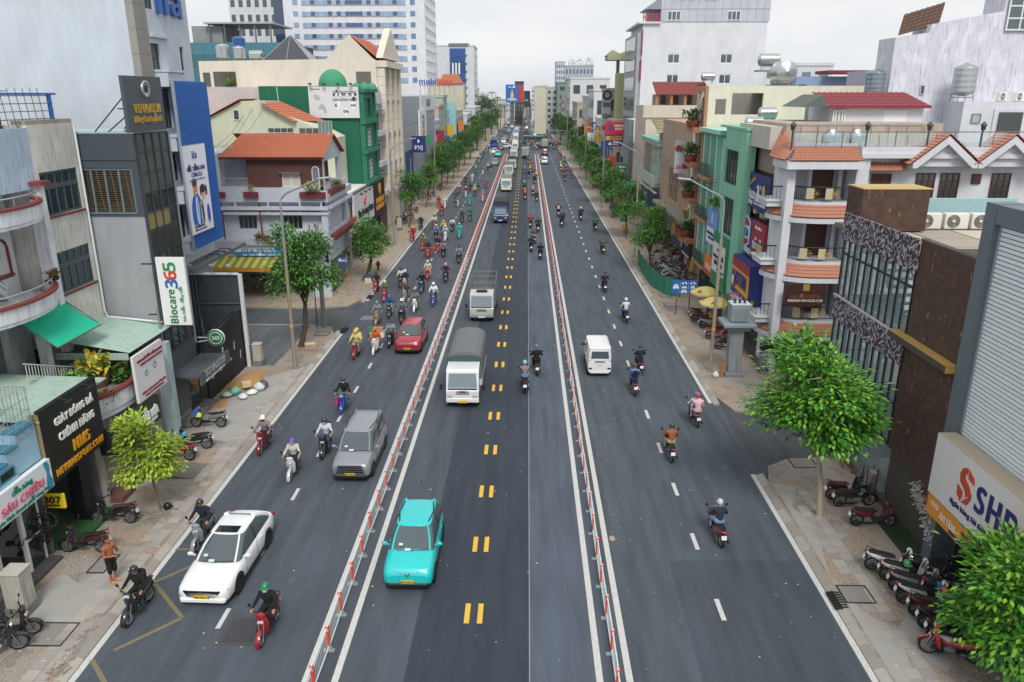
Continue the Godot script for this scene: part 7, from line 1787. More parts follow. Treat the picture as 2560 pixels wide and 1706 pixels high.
# ---------------------------------------------------------------- street furniture
func lamp_post(label:String,x:float,z:float,arm:float,h:=11.0,dz:=.0) -> void:
	var o:=thing("lamp_post",label,"lamp post",V(x,.12,z),.0,"street lamps along the avenue")
	var gal:=mk("galv","9aa1a3",.5,.4,"soft",.8);var rust:=mk("galvrust","9c9082",.7,.2,"soft",.8)
	var b:=B.new();b.tube([V(0,0,0),V(0,h*.72,0)],[.12,.085],10);put(o,"lower_pole",b.mesh(),rust)
	var c:=B.new();var s:=signf(arm);var p:=[V(0,h*.72,0),V(0,h*.9,0)]
	for i in 7:
		var t:=i/6.0;p.append(V(s*(1.0-cos(t*1.25))*1.1,h*.9+sin(t*1.25)*h*.075,0))
	p.append(V(arm,h+.35,0));c.tube(p,[.075,.07,.065,.062,.06,.06,.058,.055,.05,.045],8);put(o,"arm",c.mesh(),gal)
	var d:=B.new();d.cbox(V(arm+s*.32,h+.39,0),V(.75,.1,.3),.03,Basis(Vector3.BACK,s*.1));put(o,"lamp_head",d.mesh(),pm("a9b0b3",.4,.3))
	var e:=B.new();e.box(V(0,.02,0),V(.45,.06,.45));put(o,"base_plate",e.mesh(),pm("7d7f7e",.7))
	var f:=B.new();f.lathe([[.125,2.6],[.125,2.75]],10);put(o,"yellow_band",f.mesh(),pm("c9a23a"))
func build_street() -> void:
	lamp_post("tall lamp post at the corner before the side street",-14.07,-43.7,2.3);lamp_post("tall lamp post before the blue lane sign",11.1,-43.6,-2.0)
	var nl:=["lamp post before the outlet store","lamp post beside the jewellery sign","lamp post by the pink shop house","lamp post by the grey shop house","last left lamp post before the crossing"];var nr:=["lamp post beside the weathered white house","lamp post below the fabric board","lamp post beside the clinic tower","lamp post by the travel agency","last right lamp post before crossing"]
	for i in 5:
		lamp_post(nl[i]+" on the left pavement",-14.67,-84.0-i*40.0,2.1);lamp_post(nr[i]+" on the right pavement",11.1,-78.0-i*36.0,-2.0)
	for i in 5:
		lamp_post("far lamp post beyond the crossing on the oncoming side",-14.5,-278.0-i*30.0,2.1);lamp_post("far lamp post beyond the crossing on the departing side",11.2,-276.0-i*30.0,-2.0)
	var pp:=thing("thin_pole","thin grey pole with meter boxes beside the juice shop","pole",V(-17.05,.12,-34.0));var pb:=B.new();pb.tube([Vector3.ZERO,V(-.1,6.4,0)],.06,7);put(pp,"shaft",pb.mesh(),pm("8b8e8f",.6,.3));var mb:=B.new();mb.bx(-.2,-.02,1.3,1.7,.05,.3);mb.bx(-.22,-.02,.7,1.1,.05,.3);put(pp,"meter_box",mb.mesh(),pm("b7b3a5",.7))
	var cp:=thing("concrete_pole","round concrete pole on the side street corner","pole",V(-14.45,.12,-52.2));var cb:=B.new();cb.tube([Vector3.ZERO,V(0,7.5,0)],[.17,.13],10);put(cp,"shaft",cb.mesh(),dm("97948e"));var cs:=B.new();cs.tube([V(-.5,0,0),V(-.5,3.2,0)],.04,6);put(cp,"side_pipe",cs.mesh(),pm("4d5052"))
	var sn:=thing("street_name_sign","blue street name plates on a red and white post","sign",V(-14.7,.12,-61.2));var sb:=B.new();sb.tube([Vector3.ZERO,V(0,3.4,0)],.045,7);put(sn,"post",sb.mesh(),pm("9aa3ab",.5,.3));var so:=B.new();so.tube([V(0,.9,0),V(0,1.3,0)],.05,7);so.tube([V(0,1.6,0),V(0,2.0,0)],.05,7);put(sn,"orange_bands",so.mesh(),pm("d8492a"));var sp:=B.new();sp.box(V(-.35,3.0,0),V(.75,.4,.03));put(sn,"plate",sp.mesh(),pm("2a5fb0"));var sp2:=B.new();sp2.box(V(.02,2.6,.3),V(.03,.4,.75));put(sn,"plate",sp2.mesh(),pm("2a5fb0"))
	txt(sn,"Cộng Hòa",V(-15.05,3.12,-61.17),"z+",.14,.6,pm("e6e9ee"),null,.01)
	var ls:=thing("lane_sign","blue lane sign with car and motorbike pictograms on two posts","sign",V(11.8,.12,-56.1))
	for x in [-.48,.48]:
		var q:=B.new();q.tube([V(x,0,0),V(x,1.9,0)],.05,8);put(ls,"post",q.mesh(),pm("5f6468",.5,.3));var q2:=B.new();q2.tube([V(x,.7,0),V(x,1.0,0)],.056,8);q2.tube([V(x,1.25,0),V(x,1.55,0)],.056,8);put(ls,"orange_bands",q2.mesh(),pm("d8492a"))
	var pn:=B.new();pn.box(V(.02,2.15,.06),V(1.86,1.0,.04));put(ls,"panel",pn.mesh(),pm("2368b8",.5));var ic:=B.new()
	for y in 9: 
		for x in [-.3,.33]:ic.box(V(x,1.72+y*.1,.085),V(.02,.055,.004))
	for c in [[-.6,2.15,.42,.2],[.02,2.12,.4,.09],[.02,1.8,.46,.14],[.65,2.12,.34,.13],[.65,1.82,.36,.1]]:
		ic.box(V(c[0],c[1],.085),V(c[2],c[3],.004));ic.box(V(c[0],c[1]+c[3]*.75,.085),V(c[2]*.62,c[3]*.7,.004))
		for s in [-1,1]:ic.lathe([[.055,.0],[.0,.003]],10,V(c[0]+s*c[2]*.32,c[1]-c[3]*.55,.084),Basis(Vector3.RIGHT,PI/2))
	for x in [.02,.65]:
		for s in [-1,1]:ic.lathe([[.075,.0],[.0,.003]],10,V(x+s*.13,2.42,.084),Basis(Vector3.RIGHT,PI/2))
		ic.box(V(x,2.5,.085),V(.26,.05,.004),Basis(Vector3.BACK,.25))
	put(ls,"pictograms",ic.mesh(),pm("e4e9ee"))
	var tf:=thing("transformer","grey transformer box on a tall concrete pedestal","transformer",V(12.3,.12,-43.1));var con:=dm("8d9194");var t1:=B.new();t1.cbox(V(0,.12,0),V(1.1,.24,1.0),.03);t1.cbox(V(0,1.55,0),V(.78,2.65,.7),.04);put(tf,"pedestal",t1.mesh(),con);var t2:=B.new();t2.cbox(V(0,2.95,0),V(1.3,.25,1.2),.05);t2.cbox(V(0,3.2,0),V(1.9,.24,1.7),.05);put(tf,"platform",t2.mesh(),pm("7f8b92",.7));var t3:=B.new();t3.cbox(V(.05,3.85,0),V(1.05,1.0,.9),.04)
	for i in 10:t3.box(V(-.4+i*.1,3.8,.47),V(.03,.8,.08))
	put(tf,"tank",t3.mesh(),pm("8d98a0",.6));var t4:=B.new();t4.box(V(.05,4.38,0),V(1.12,.05,.98));put(tf,"lid",t4.mesh(),pm("c2c8cb",.6));var t5:=B.new()
	for k in 3:t5.lathe([[.06,4.4],[.09,4.45],[.05,4.5],[.09,4.55],[.04,4.65],[.0,4.7]],8,V(-.25+k*.28,0,.1))
	put(tf,"bushings",t5.mesh(),pm("3a3230",.5));var t6:=B.new()
	for k in 3:t6.tube([V(-.25+k*.28,4.68,.1),V(-.4+k*.2,5.0,-.2),V(-.75,4.7,-.4),V(-.8,3.6,-.4)],.025,5)
	put(tf,"red_cables",t6.mesh(),pm("9a3a2e",.6));var cbd:=thing("cardboard_sheet","brown cardboard sheet leaning on the transformer pedestal","cardboard",V(11.55,.12,-42.7),.3);var cbb:=B.new();cbb.box(V(.05,.42,0),V(.04,.9,.4),Basis(Vector3.BACK,-.25));put(cbd,"sheet",cbb.mesh(),pm("a5714c",.9));var wb:=thing("white_bag","white plastic bag beside the cardboard sheet","bag",V(11.2,.12,-42.6));var wbb:=B.new();wbb.lathe([[.0,.0],[.16,.02],[.2,.15],[.1,.3],[.03,.36],[.0,.37]],9);put(wb,"bag_body",wbb.mesh(),pm("d3d3d0",.8))
	var ul:=["yellow parasol beside the lane sign","yellow parasol closest to the transformer"];var ui:=0
	for u in [[13.15,-54.7],[13.15,-51.7]]:
		var um:=thing("parasol",ul[ui],"parasol",V(u[0],.12,u[1]),ui*.4);var ub:=B.new();var ring0:=PackedVector3Array();var ring1:=PackedVector3Array();var top:=V(0,2.55,0)
		for k in 8:
			var a:=TAU*k/8.0;var b2:=TAU*(k+1)/8.0;var p0:=V(cos(a)*1.15,2.12,sin(a)*1.15);var p1:=V(cos(b2)*1.15,2.12,sin(b2)*1.15);var m0:=p0*.5+top*.5+V(0,.06,0);var m1:=p1*.5+top*.5+V(0,.06,0)
			ub.t3(m1,m0,top);ub.q(p0,m0,m1,p1);ub.q(p0,p1,p1-V(0,.14,0),p0-V(0,.14,0))
		put(um,"canopy",ub.mesh(),mk("parasolc","d6c77e",.8,0,"soft",.8));var up:=B.new();up.tube([Vector3.ZERO,V(0,2.6,0)],.025,6);put(um,"pole",up.mesh(),pm("b9bbbb",.4,.4));var ut:=B.new()
		for k in 4:
			var a:=TAU*(k+.5)/4.0;var d:=V(cos(a),0,sin(a));var s:=V(-sin(a),0,cos(a));ut.t3(d*.98+s*.2+V(0,2.24,0),d*.98-s*.2+V(0,2.24,0),d*.62+V(0,2.42,0))
		put(um,"red_print",ut.mesh(),pm("b8412f"));ui+=1
	var stl:=thing("street_stall","small orange street stall under the yellow parasols","stall",V(13.5,.12,-52.8));var stb:=B.new();stb.cbox(V(0,.6,0),V(.7,.8,1.2),.03);put(stl,"cabinet",stb.mesh(),pm("b9772f",.6));var sg:=B.new();sg.bx(-.3,.3,1.0,1.5,-.55,.55);put(stl,"glass_case",sg.mesh(),glass("6a7a78"))
	for c in [[-16.15,-20.5,.62,1.25,"pale grey utility cabinet by the light blue shop"],[-16.45,-44.15,.5,1.05,"pale utility cabinet at the black fence corner"],[-15.6,-93.4,.5,1.1,"white utility cabinet beside the street tree trunk"],[12.2,-104.5,.5,1.2,"grey meter cabinet on the right pavement"]]:
		var u:=thing("utility_cabinet",c[4],"cabinet",V(c[0],.12,c[1]));var b:=B.new();b.box(V(0,.16,0),V(c[2]+.06,.32,c[2]+.06));put(u,"plinth",b.mesh(),dm("7d7d7a"));var d:=B.new();d.cbox(V(0,.32+c[3]/2,0),V(c[2],c[3],c[2]),.02);put(u,"box",d.mesh(),dm("b7b3a8"));var e:=B.new();e.cbox(V(0,.34+c[3],0),V(c[2]+.05,.05,c[2]+.05),.015);put(u,"lid",e.mesh(),pm("b5b2a8",.7))
	var fh:=thing("fire_hydrant","rusty red fire hydrant on the left pavement","hydrant",V(-14.05,.12,-70.9));var hb:=B.new();hb.lathe([[.16,.0],[.16,.06],[.09,.1],[.09,.3],[.13,.34],[.16,.55],[.17,.7],[.12,.82],[.05,.92],[.0,.95]],12);put(fh,"barrel",hb.mesh(),pm("7d3a30",.8));var hc:=B.new();hc.tube([V(-.24,.6,0),V(.24,.6,0)],.07,8);put(fh,"nozzles",hc.mesh(),pm("7d3a30",.8))
	var sd:=thing("sand_heap","heap of tan builder's sand against the black hoarding","sand",V(-16.1,.12,-41.3));sd.set_meta("kind","stuff");var sm:=B.new();rng.seed=8;var rows:=[]
	for i in 7:
		var r:=PackedVector3Array()
		for k in 20:
			var t:=i/6.0;var a:=TAU*k/20.0;var rr:=t*(1.0+.25*sin(a*3.0)+rng.randf_range(-.06,.06));r.append(V(cos(a)*rr*1.0,(1.0-t*t)*.4+rng.randf_range(-.02,.02)*(1.0-t),sin(a)*rr*1.7))
		rows.append(r)
	sm.grid(rows,true,true);put(sd,"heap",sm.mesh(),mk("sandheap","b78f5c",.95,0,"fine",.9,"soft",.6))
	var s2:=thing("sand_spill","small spill of orange sand by the dark doorway","sand",V(-16.5,.12,-37.9));s2.set_meta("kind","stuff");var s2m:=put(s2,"heap",sm.mesh(),mk("sandheap",""));s2m.scale=V(.45,.25,.45)
	var bags:=[["b9c3bd","grey green rubbish bag beside the hoarding"],["6fae9c","teal rubbish sack standing in the rubbish pile"],["d3d3d6","white torn rubbish bag in front of the pile"],["c3c9d2","pale blue rubbish bag at the pile's street end"],["dcdcdc","large white rubbish bag in the middle of the pile"],["55585c","dark rubbish bag behind the pale blue one"]];var bi:=0
	for b in bags:
		var p:Vector3=[V(-16.5,.12,-38.9),V(-16.1,.12,-39.2),V(-15.5,.12,-38.7),V(-15.0,.12,-39.9),V(-15.2,.12,-39.3),V(-14.9,.12,-40.3)][bi];var o:=thing("rubbish_bag",b[1],"bag",p,bi*1.0);var m:=B.new();var rs:=[]
		for i in 7:
			var ring:=PackedVector3Array()
			for k in 11:
				var a:=TAU*k/11.0;var t:=i/6.0;var r:=sin(PI*(.12+.86*t))*.26*(1.0+rng.randf_range(-.18,.18));ring.append(V(cos(a)*r*1.3,t*(.32+.2*(bi % 2)),sin(a)*r))
			rs.append(ring)
		m.grid(rs,true,true);put(o,"bag_body",m.mesh(),pm(b[0],.6));bi+=1
	var bx:=thing("cardboard_box","beige cardboard box on top of the rubbish pile","box",V(-15.7,.35,-39.9),.5);var bxb:=B.new();bxb.cbox(V(0,.15,0),V(.5,.3,.35),.01);put(bx,"carton",bxb.mesh(),pm("c9b896",.9))
	var bx2:=thing("wooden_crate","pale crate at the foot of the tall corner tree","crate",V(-14.1,.12,-47.3),.3);var b2b:=B.new()
	for i in 4:b2b.box(V(0,.08+i*.1,.3),V(.7,.07,.03));b2b.box(V(0,.08+i*.1,-.3),V(.7,.07,.03));b2b.box(V(.35,.08+i*.1,0),V(.03,.07,.6));b2b.box(V(-.35,.08+i*.1,0),V(.03,.07,.6))
	put(bx2,"slats",b2b.mesh(),pm("b79f85",.9));var rb:=B.new();rb.box(V(0,.2,0),V(.6,.3,.5));put(bx2,"contents",rb.mesh(),pm("cfc9bd",.9))
	var sk:=thing("blue_sack","dark blue sack behind a white box under the ivy tree","sack",V(-14.1,.12,-66.4));var skb:=B.new();skb.lathe([[.0,.0],[.4,.02],[.45,.35],[.3,.6],[.0,.65]],10);put(sk,"sack_body",skb.mesh(),pm("3b4560",.9));var sk2:=B.new();sk2.box(V(.1,.2,.5),V(.6,.4,.4));put(sk,"white_box",sk2.mesh(),pm("c9bfb2",.9))
	var bp:=thing("black_rubbish_bag","small black rubbish bag at the lime tree's foot","bag",V(-14.35,.12,-26.95));var bpb:=B.new();bpb.lathe([[.0,.0],[.14,.02],[.18,.14],[.12,.26],[.03,.3],[.0,.3]],9);put(bp,"bag_body",bpb.mesh(),pm("17181a",.4))
	var rub:=B.new();rng.seed=18
	for i in 90:
		var s:=rng.randf_range(.03,.12);rub.box(V(-14.6+rng.randfn(0,.35),.14+s*.2,-26.5+rng.randfn(0,.4)),V(s,s*.5,s*.8),Basis(Vector3.UP,rng.randf()*6.0))
	for i in 60:
		var s:=rng.randf_range(.03,.1);rub.box(V(-13.5+rng.randfn(0,.15),.15,-18.0+rng.randfn(0,.7)),V(s,s*.5,s*.8),Basis(Vector3.UP,rng.randf()*6.0))
	var ro:=pw(self,"rubble",rub,pm("8d8378",.95));ro.set_meta("kind","stuff");ro.set_meta("label","broken paving rubble round the small lime tree");ro.set_meta("category","rubble")
	var nt:=thing("green_netting","green mesh netting fence along the right kerb","netting",V(11.2,.12,-66));var nb:=B.new()
	var pth:=[[10.9,-74.0],[10.8,-69],[10.9,-64.5],[11.6,-62.0],[12.6,-61.2]]
	for i in 4:
		for k in 14:
			var a:=V(lerpf(pth[i][0],pth[i+1][0],k/14.0),.12,lerpf(pth[i][1],pth[i+1][1],k/14.0));var b:=V(lerpf(pth[i][0],pth[i+1][0],(k+1)/14.0),.12,lerpf(pth[i][1],pth[i+1][1],(k+1)/14.0));var wv:=.08*sin(k*1.1);nb.q(a,b,b+V(wv,1.5+.06*sin(k*.9),0),a+V(.08*sin((k-1)*1.1),1.5+.06*sin((k-1)*.9),0))
	pw(nt,"mesh_sheet",nb,mk("netgreen","2c8265",.9,0,"fine",1.0));var np:=B.new()
	for p in pth:np.tube([V(p[0],.12,p[1]),V(p[0],1.7,p[1])],.03,5)
	pw(nt,"posts",np,pm("6f6f6a"))
	var sc:=thing("scrap_stack","grey heap of stacked motorbike frames and scrap panels","scrap",V(13,.12,-67));sc.set_meta("kind","stuff");rng.seed=55
	for c in ["6f7276","3a3b3d","a9acae","55504a"]:
		var b:=B.new()
		for i in 34:
			var p:=V(rng.randf_range(-1.2,1.4),rng.randf_range(.1,1.7),rng.randf_range(-6.5,3.0))
			if i % 3==0:b.box(p,V(rng.randf_range(.3,.9),.04,rng.randf_range(.2,.5)),Basis.from_euler(V(rng.randf(),rng.randf()*6.0,rng.randf()*.6)))
			elif i % 3==1:b.tube([p,p+V(rng.randfn(0,.5),rng.randfn(0,.3),rng.randfn(0,.5))],.03,5)
			else:b.lathe([[.3,-.03],[.3,.03],[.22,.03],[.22,-.03]],14,p,Basis.from_euler(V(rng.randf_range(.8,2.0),rng.randf()*6.0,0)))
		put(sc,"scrap_pieces",b.mesh(),pm(c,.6,.3))
	for g in [[-13.2,-226.0,5.0,"traffic signal arm over the oncoming lanes at the crossing"],[10.6,-222.0,-5.0,"traffic signal arm over the departing lanes at the crossing"]]:
		var o:=thing("signal_arm",g[3],"traffic signal",V(g[0],.12,g[1]));var b:=B.new();b.tube([Vector3.ZERO,V(0,6.2,0),V(g[2],6.3,0)],.1,6);put(o,"mast",b.mesh(),pm("8f9699",.5,.3));var h:=B.new();h.box(V(g[2],6.0,0),V(.4,1.0,.3));put(o,"signal_head",h.mesh(),pm("2a2c2e"))
	var cols:={"red": "b5302f","blue": "2a56a8","yellow": "d0a92f","green": "2c7a4c","white": "d8dadc","orange": "cf7a2f","purple": "5f3f86","black": "26282b"};var ci:=0
	for c in cols:
		var zl:=-152.0-ci*9.0;var zr:=-128.0-ci*10.5
		blade("small %s blade sign over the left pavement in the far row" % c,cols[c],-17.2,-15.8,4.2+(ci % 3)*1.6,6.2+(ci % 3)*1.8,zl)
		blade("small %s blade sign over the right pavement in the far row" % c,cols[c],12.9,14.4,4.0+(ci % 3)*1.7,6.4+(ci % 3)*1.8,zr);ci+=1
	var cw:=thing("overhead_cables","dark cables sagging along the right row of shops","wires",V(13.9,8,-90));var cwb:=B.new()
	for k in 4:
		for s in 5:
			var pts:=[]
			for i in 7:pts.append(V(13.6+k*.1,9.4+k*.25-1.1*sin(PI*i/6.0),-57.0-s*24.0-i*4.0))
			cwb.tube(pts,.02,4)
	pw(cw,"cables",cwb,pm("2a2a2a"))
	var wr:=thing("overhead_wires","thin dark cables sagging across the left rooftops","wires",V(-22,9,-60));var wb2:=B.new()
	for w in [[V(-26,15.5,-80),V(-23.5,11.8,-61)],[V(-27,15.8,-80),V(-23.8,12,-61)],[V(-28,15,-80),V(-24.5,12,-61)]]:
		var pts:=[]
		for i in 9:pts.append((w[0] as Vector3).lerp(w[1],i/8.0)-V(0,.5*sin(PI*i/8.0),0))
		wb2.tube(pts,.02,4)
	pw(wr,"cables",wb2,pm("2a2a2a"))
# ---------------------------------------------------------------- vehicles (front towards local +z)
var wheel_tyre:={}
var wheel_rim:={}
func wheel(par:Node,x:float,y:float,z:float,r:float,w:float,side:float) -> void:
	var k:="%.2f_%.2f" % [r,w]
	if not wheel_tyre.has(k):
		var b:=B.new();b.lathe([[r*.62,-w/2],[r*.93,-w/2],[r,-w*.3],[r,w*.3],[r*.93,w/2],[r*.62,w/2],[r*.6,.0]],22,Vector3.ZERO,Basis(Vector3.BACK,-PI/2));wheel_tyre[k]=b.mesh()
		var c:=B.new();c.lathe([[r*.62,w*.42],[r*.56,w*.36],[r*.5,w*.1],[.0,w*.1]],20,Vector3.ZERO,Basis(Vector3.BACK,-PI/2))
		for i in 5:
			var a:=TAU*i/5.0
			c.box(V(w*.36,sin(a)*r*.3,cos(a)*r*.3),V(.02,r*.14,r*.6),Basis(Vector3.RIGHT,-a))
		c.lathe([[r*.13,w*.43],[.0,w*.44]],10,Vector3.ZERO,Basis(Vector3.BACK,-PI/2));wheel_rim[k]=c.mesh()
	var o:=sub(par,"wheel");o.position=V(x,y,z);o.rotation.y=.0 if side>0 else PI
	put(o,"tyre",wheel_tyre[k],pm("1b1b1c",.9));put(o,"rim",wheel_rim[k],pm("a4a7aa",.35,.7))
func ring_at(st:Array) -> PackedVector3Array:
	var prof:=[[.0,1.03],[.35,1.025],[.65,1.0],[.85,.95],[.95,.86],[1.0,.68],[1.0,.45],[.985,.2],[.93,.05],[.8,.0],[.0,.0]]
	var r:=PackedVector3Array()
	for p in prof:r.append(V(st[2]*p[0],st[3]+(st[1]-st[3])*p[1],st[0]))
	for i in range(prof.size()-2,0,-1):
		var p:Array=prof[i];r.append(V(-st[2]*p[0],st[3]+(st[1]-st[3])*p[1],st[0]))
	return r
func plan_ring(zf:float,zr:float,hw:float,y:float,yr:float) -> PackedVector3Array:
	var pts:=[[.0,.0],[.45,.03],[.82,.12],[.96,.28],[1.0,.55]]
	var rp:=[[1.0,.5],[.98,.2],[.85,.06],[.5,.0],[.0,-.02]]
	var half:=[]
	for p in pts:half.append(V(hw*p[0],y,zf-p[1]*.55))
	var zm:=(zf+zr)/2;half.append(V(hw,(y+yr)/2,zm))
	for p in rp:half.append(V(hw*p[0],yr,zr+p[1]*.5))
	var r:=PackedVector3Array(half)
	for i in range(half.size()-2,0,-1):r.append(V(-half[i].x,half[i].y,half[i].z))
	return r
func make_car(o:Node3D,kind:String,col:String,plate_col:String,plate_txt:String,detail:=true) -> void:
	var S:={
		"hatch":{"st":[[1.97,.66,.66,.34],[1.92,.80,.78,.26],[1.78,.90,.83,.22],[1.4,.98,.855,.2],[.95,1.03,.86,.2],[.3,1.03,.86,.2],[-1.1,1.05,.86,.2],[-1.65,1.04,.84,.22],[-1.88,.98,.80,.28],[-1.97,.8,.72,.36]],"gh":[1.05,-1.86,.80,1.0,.28,-1.52,.60,1.55],"w":[1.22,-1.28,.33],"W":.86,"L":1.97},
		"sedan":{"st":[[2.32,.56,.6,.3],[2.26,.68,.78,.22],[2.1,.76,.85,.2],[1.6,.86,.885,.18],[1.0,.93,.895,.18],[.4,.95,.895,.18],[-1.0,.98,.89,.18],[-1.7,1.0,.87,.2],[-2.15,1.0,.82,.26],[-2.28,.9,.76,.32],[-2.32,.75,.7,.38]],"gh":[1.15,-1.95,.80,.94,.15,-1.15,.58,1.42],"w":[1.38,-1.35,.34],"W":.895,"L":2.32},
		"mpv":{"st":[[2.19,.64,.62,.3],[2.14,.82,.76,.24],[1.98,.94,.82,.22],[1.55,1.02,.85,.2],[1.1,1.08,.86,.2],[.3,1.08,.865,.2],[-1.5,1.1,.865,.2],[-1.95,1.08,.84,.24],[-2.13,1.0,.8,.3],[-2.19,.8,.74,.36]],"gh":[1.3,-2.1,.81,1.05,.52,-1.88,.64,1.68],"w":[1.4,-1.35,.32],"W":.865,"L":2.19},
		"van":{"st":[[1.72,.7,.6,.3],[1.68,.95,.68,.26],[1.5,1.05,.7,.24],[.9,1.08,.71,.24],[-1.3,1.1,.71,.24],[-1.62,1.08,.7,.26],[-1.72,.98,.68,.3]],"gh":[1.62,-1.72,.7,1.02,.95,-1.62,.63,1.78],"w":[1.0,-1.0,.28],"W":.71,"L":1.72},
	}
	var s:Dictionary=S[kind]
	var paint:=carp(col);var dark:=pm("17181a",.5);var gm:=glass("465257",.04);var g:Array=s.gh;var L:float=s.L;var W:float=s.W
	var b:=B.new();var rows:=[]
	for st in s.st:rows.append(ring_at(st))
	b.grid(rows,true,true);b.fan(rows[0],false);b.fan(rows[-1],true)
	put(o,"body",b.mesh(),paint)
	var gl:=B.new();var gr:=[];var van:=kind=="van"
	for i in 5:
		var t:=i/4.0;var e:=t+.10*sin(PI*t)
		gr.append(plan_ring(lerpf(g[0],g[4],t),lerpf(g[1],g[5],t),lerpf(g[2],g[6],t*t*.5+t*.5),lerpf(g[3],g[7],e),lerpf(g[3]+.02,g[7]+.0,e)))
	gl.grid(gr,true,false)
	put(o,"windows",gl.mesh(),paint if van else gm)
	var rf:=B.new();var top:PackedVector3Array=gr[4];var rr:=[]
	for k in [[1.03,-.035],[1.03,.0],[.94,.03],[.6,.055],[.02,.06]]:
		var row:=PackedVector3Array();var c:=V(0,g[7],(g[4]+g[5])/2)
		for p in top:row.append(c+(p-c)*V(k[0],1,k[0])+V(0,k[1],0))
		rr.append(row)
	rf.grid(rr,true,false);put(o,"roof",rf.mesh(),paint)
	var n:int=top.size();var pl:=B.new();var pd:=B.new()
	for idx in [2,n-2]:pl.tube([gr[0][idx],gr[1][idx],gr[2][idx],gr[3][idx],gr[4][idx]],.04,5)
	for idx in [8,n-8]:pl.tube([gr[0][idx],gr[1][idx],gr[2][idx],gr[3][idx],gr[4][idx]],.075 if kind!="sedan" else .1,5)
	for idx in [5,n-5]:pd.tube([gr[0][idx],gr[1][idx],gr[2][idx],gr[3][idx],gr[4][idx]],.03,5)
	put(o,"pillars",pl.mesh(),paint);put(o,"door_pillars",pd.mesh(),dark)
	if van:
		var ws:=B.new();var r0:=[]
		for i in 5:
			var row:=PackedVector3Array()
			for idx in [n-2,n-1,0,1,2]:
				var p:Vector3=gr[i][idx];row.append(p+V(0,0,.015))
			if i>0 or true:r0.append(row)
		ws.grid(r0,false,false);put(o,"windscreen",ws.mesh(),gm)
		var rw:=B.new();rw.q(V(.52,1.18,-1.735),V(-.52,1.18,-1.735),V(-.48,1.6,-1.675),V(.48,1.6,-1.675));put(o,"rear_window",rw.mesh(),gm)
		for sd in [-1.0,1.0]:
			var sw:=B.new();sw.box(V(sd*.69,1.33,.72),V(.02,.4,.55),Basis(Vector3.BACK,sd*.09));put(o,"side_window",sw.mesh(),gm)
		for k in 6:
			var rb:=B.new();rb.box(V(-.45+k*.18,1.845,-.35),V(.04,.02,2.3));put(o,"roof_rib",rb.mesh(),paint)
		var hd:=B.new();hd.box(V(0,.98,-1.74),V(.6,.05,.02));put(o,"rear_handle",hd.mesh(),dark)
	if kind=="hatch" or kind=="mpv":
		for sd in [-1.0,1.0]:
			var cl:=B.new();cl.cbox(V(sd*(W-.03),.3,0),V(.08,.2,L*1.5),.03);put(o,"sill_cladding",cl.mesh(),dark)
			var rr2:=B.new();rr2.tube([gr[4][2]*V(sd,1,1)+V(sd*.02,.05,-.15),gr[4][5]*V(sd,1,1)+V(sd*.02,.06,0),gr[4][8]*V(sd,1,1)+V(sd*.02,.05,.15)],.022,5);put(o,"roof_rail",rr2.mesh(),dark)
	for z in [s.w[0],s.w[1]]:
		for sd in [-1.0,1.0]:
			var ab:=B.new();ab.lathe([[s.w[2]*1.2,.0],[s.w[2]*1.16,.012],[.0,.012]],20,V(sd*(W-.012),s.w[2],z),Basis(Vector3.BACK,-PI/2*sd));put(o,"wheel_arch",ab.mesh(),dark)
			wheel(o,sd*(W-.09),s.w[2],z,s.w[2],.2,sd)
	var bp:=B.new();bp.cbox(V(0,.3,L-.1),V(W*1.7,.22,.28),.06);bp.cbox(V(0,.32,-L+.1),V(W*1.62,.2,.24),.05);put(o,"bumper",bp.mesh(),dark if kind in ["hatch","mpv"] else paint)
	var hy:float=.72 if kind!="sedan" else .62;var hz:=L-.12
	for sd in [-1.0,1.0]:
		var hl:=B.new();hl.cbox(V(sd*W*.72,hy,hz-.06),V(.34 if kind!="hatch" else .2,.11 if kind!="hatch" else .16,.2),.03,Basis(Vector3.UP,sd*.5));put(o,"headlight",hl.mesh(),mk("lampglass","c9d3d8",.1,.3))
		var tlp:=B.new();tlp.cbox(V(sd*W*.78,.85 if kind!="van" else .55,-L+.07),V(.26,.16,.14),.03);put(o,"tail_light",tlp.mesh(),pm("8f1a1c",.3))
		var mr:=B.new();mr.cbox(V(sd*(W+.1),g[3]+.1,g[0]-.35),V(.2,.13,.1),.03);mr.box(V(sd*(W-.01),g[3]+.05,g[0]-.36),V(.12,.04,.05));put(o,"mirror",mr.mesh(),paint if kind!="van" else dark)
		if detail:
			for z in [.15,-.75]:
				var dh:=B.new();dh.box(V(sd*(W+.006),g[3]-.13,z),V(.025,.03,.16));put(o,"door_handle",dh.mesh(),paint)
			var dl:=B.new()
			for z in [.72,-.28,-1.12]:dl.box(V(sd*(W-.0005),.68,z),V(.006,.56,.012))
			dl.box(V(sd*(W-.002),.26,-.05),V(.02,.1,L*1.1));put(o,"door_seams",dl.mesh(),dark)
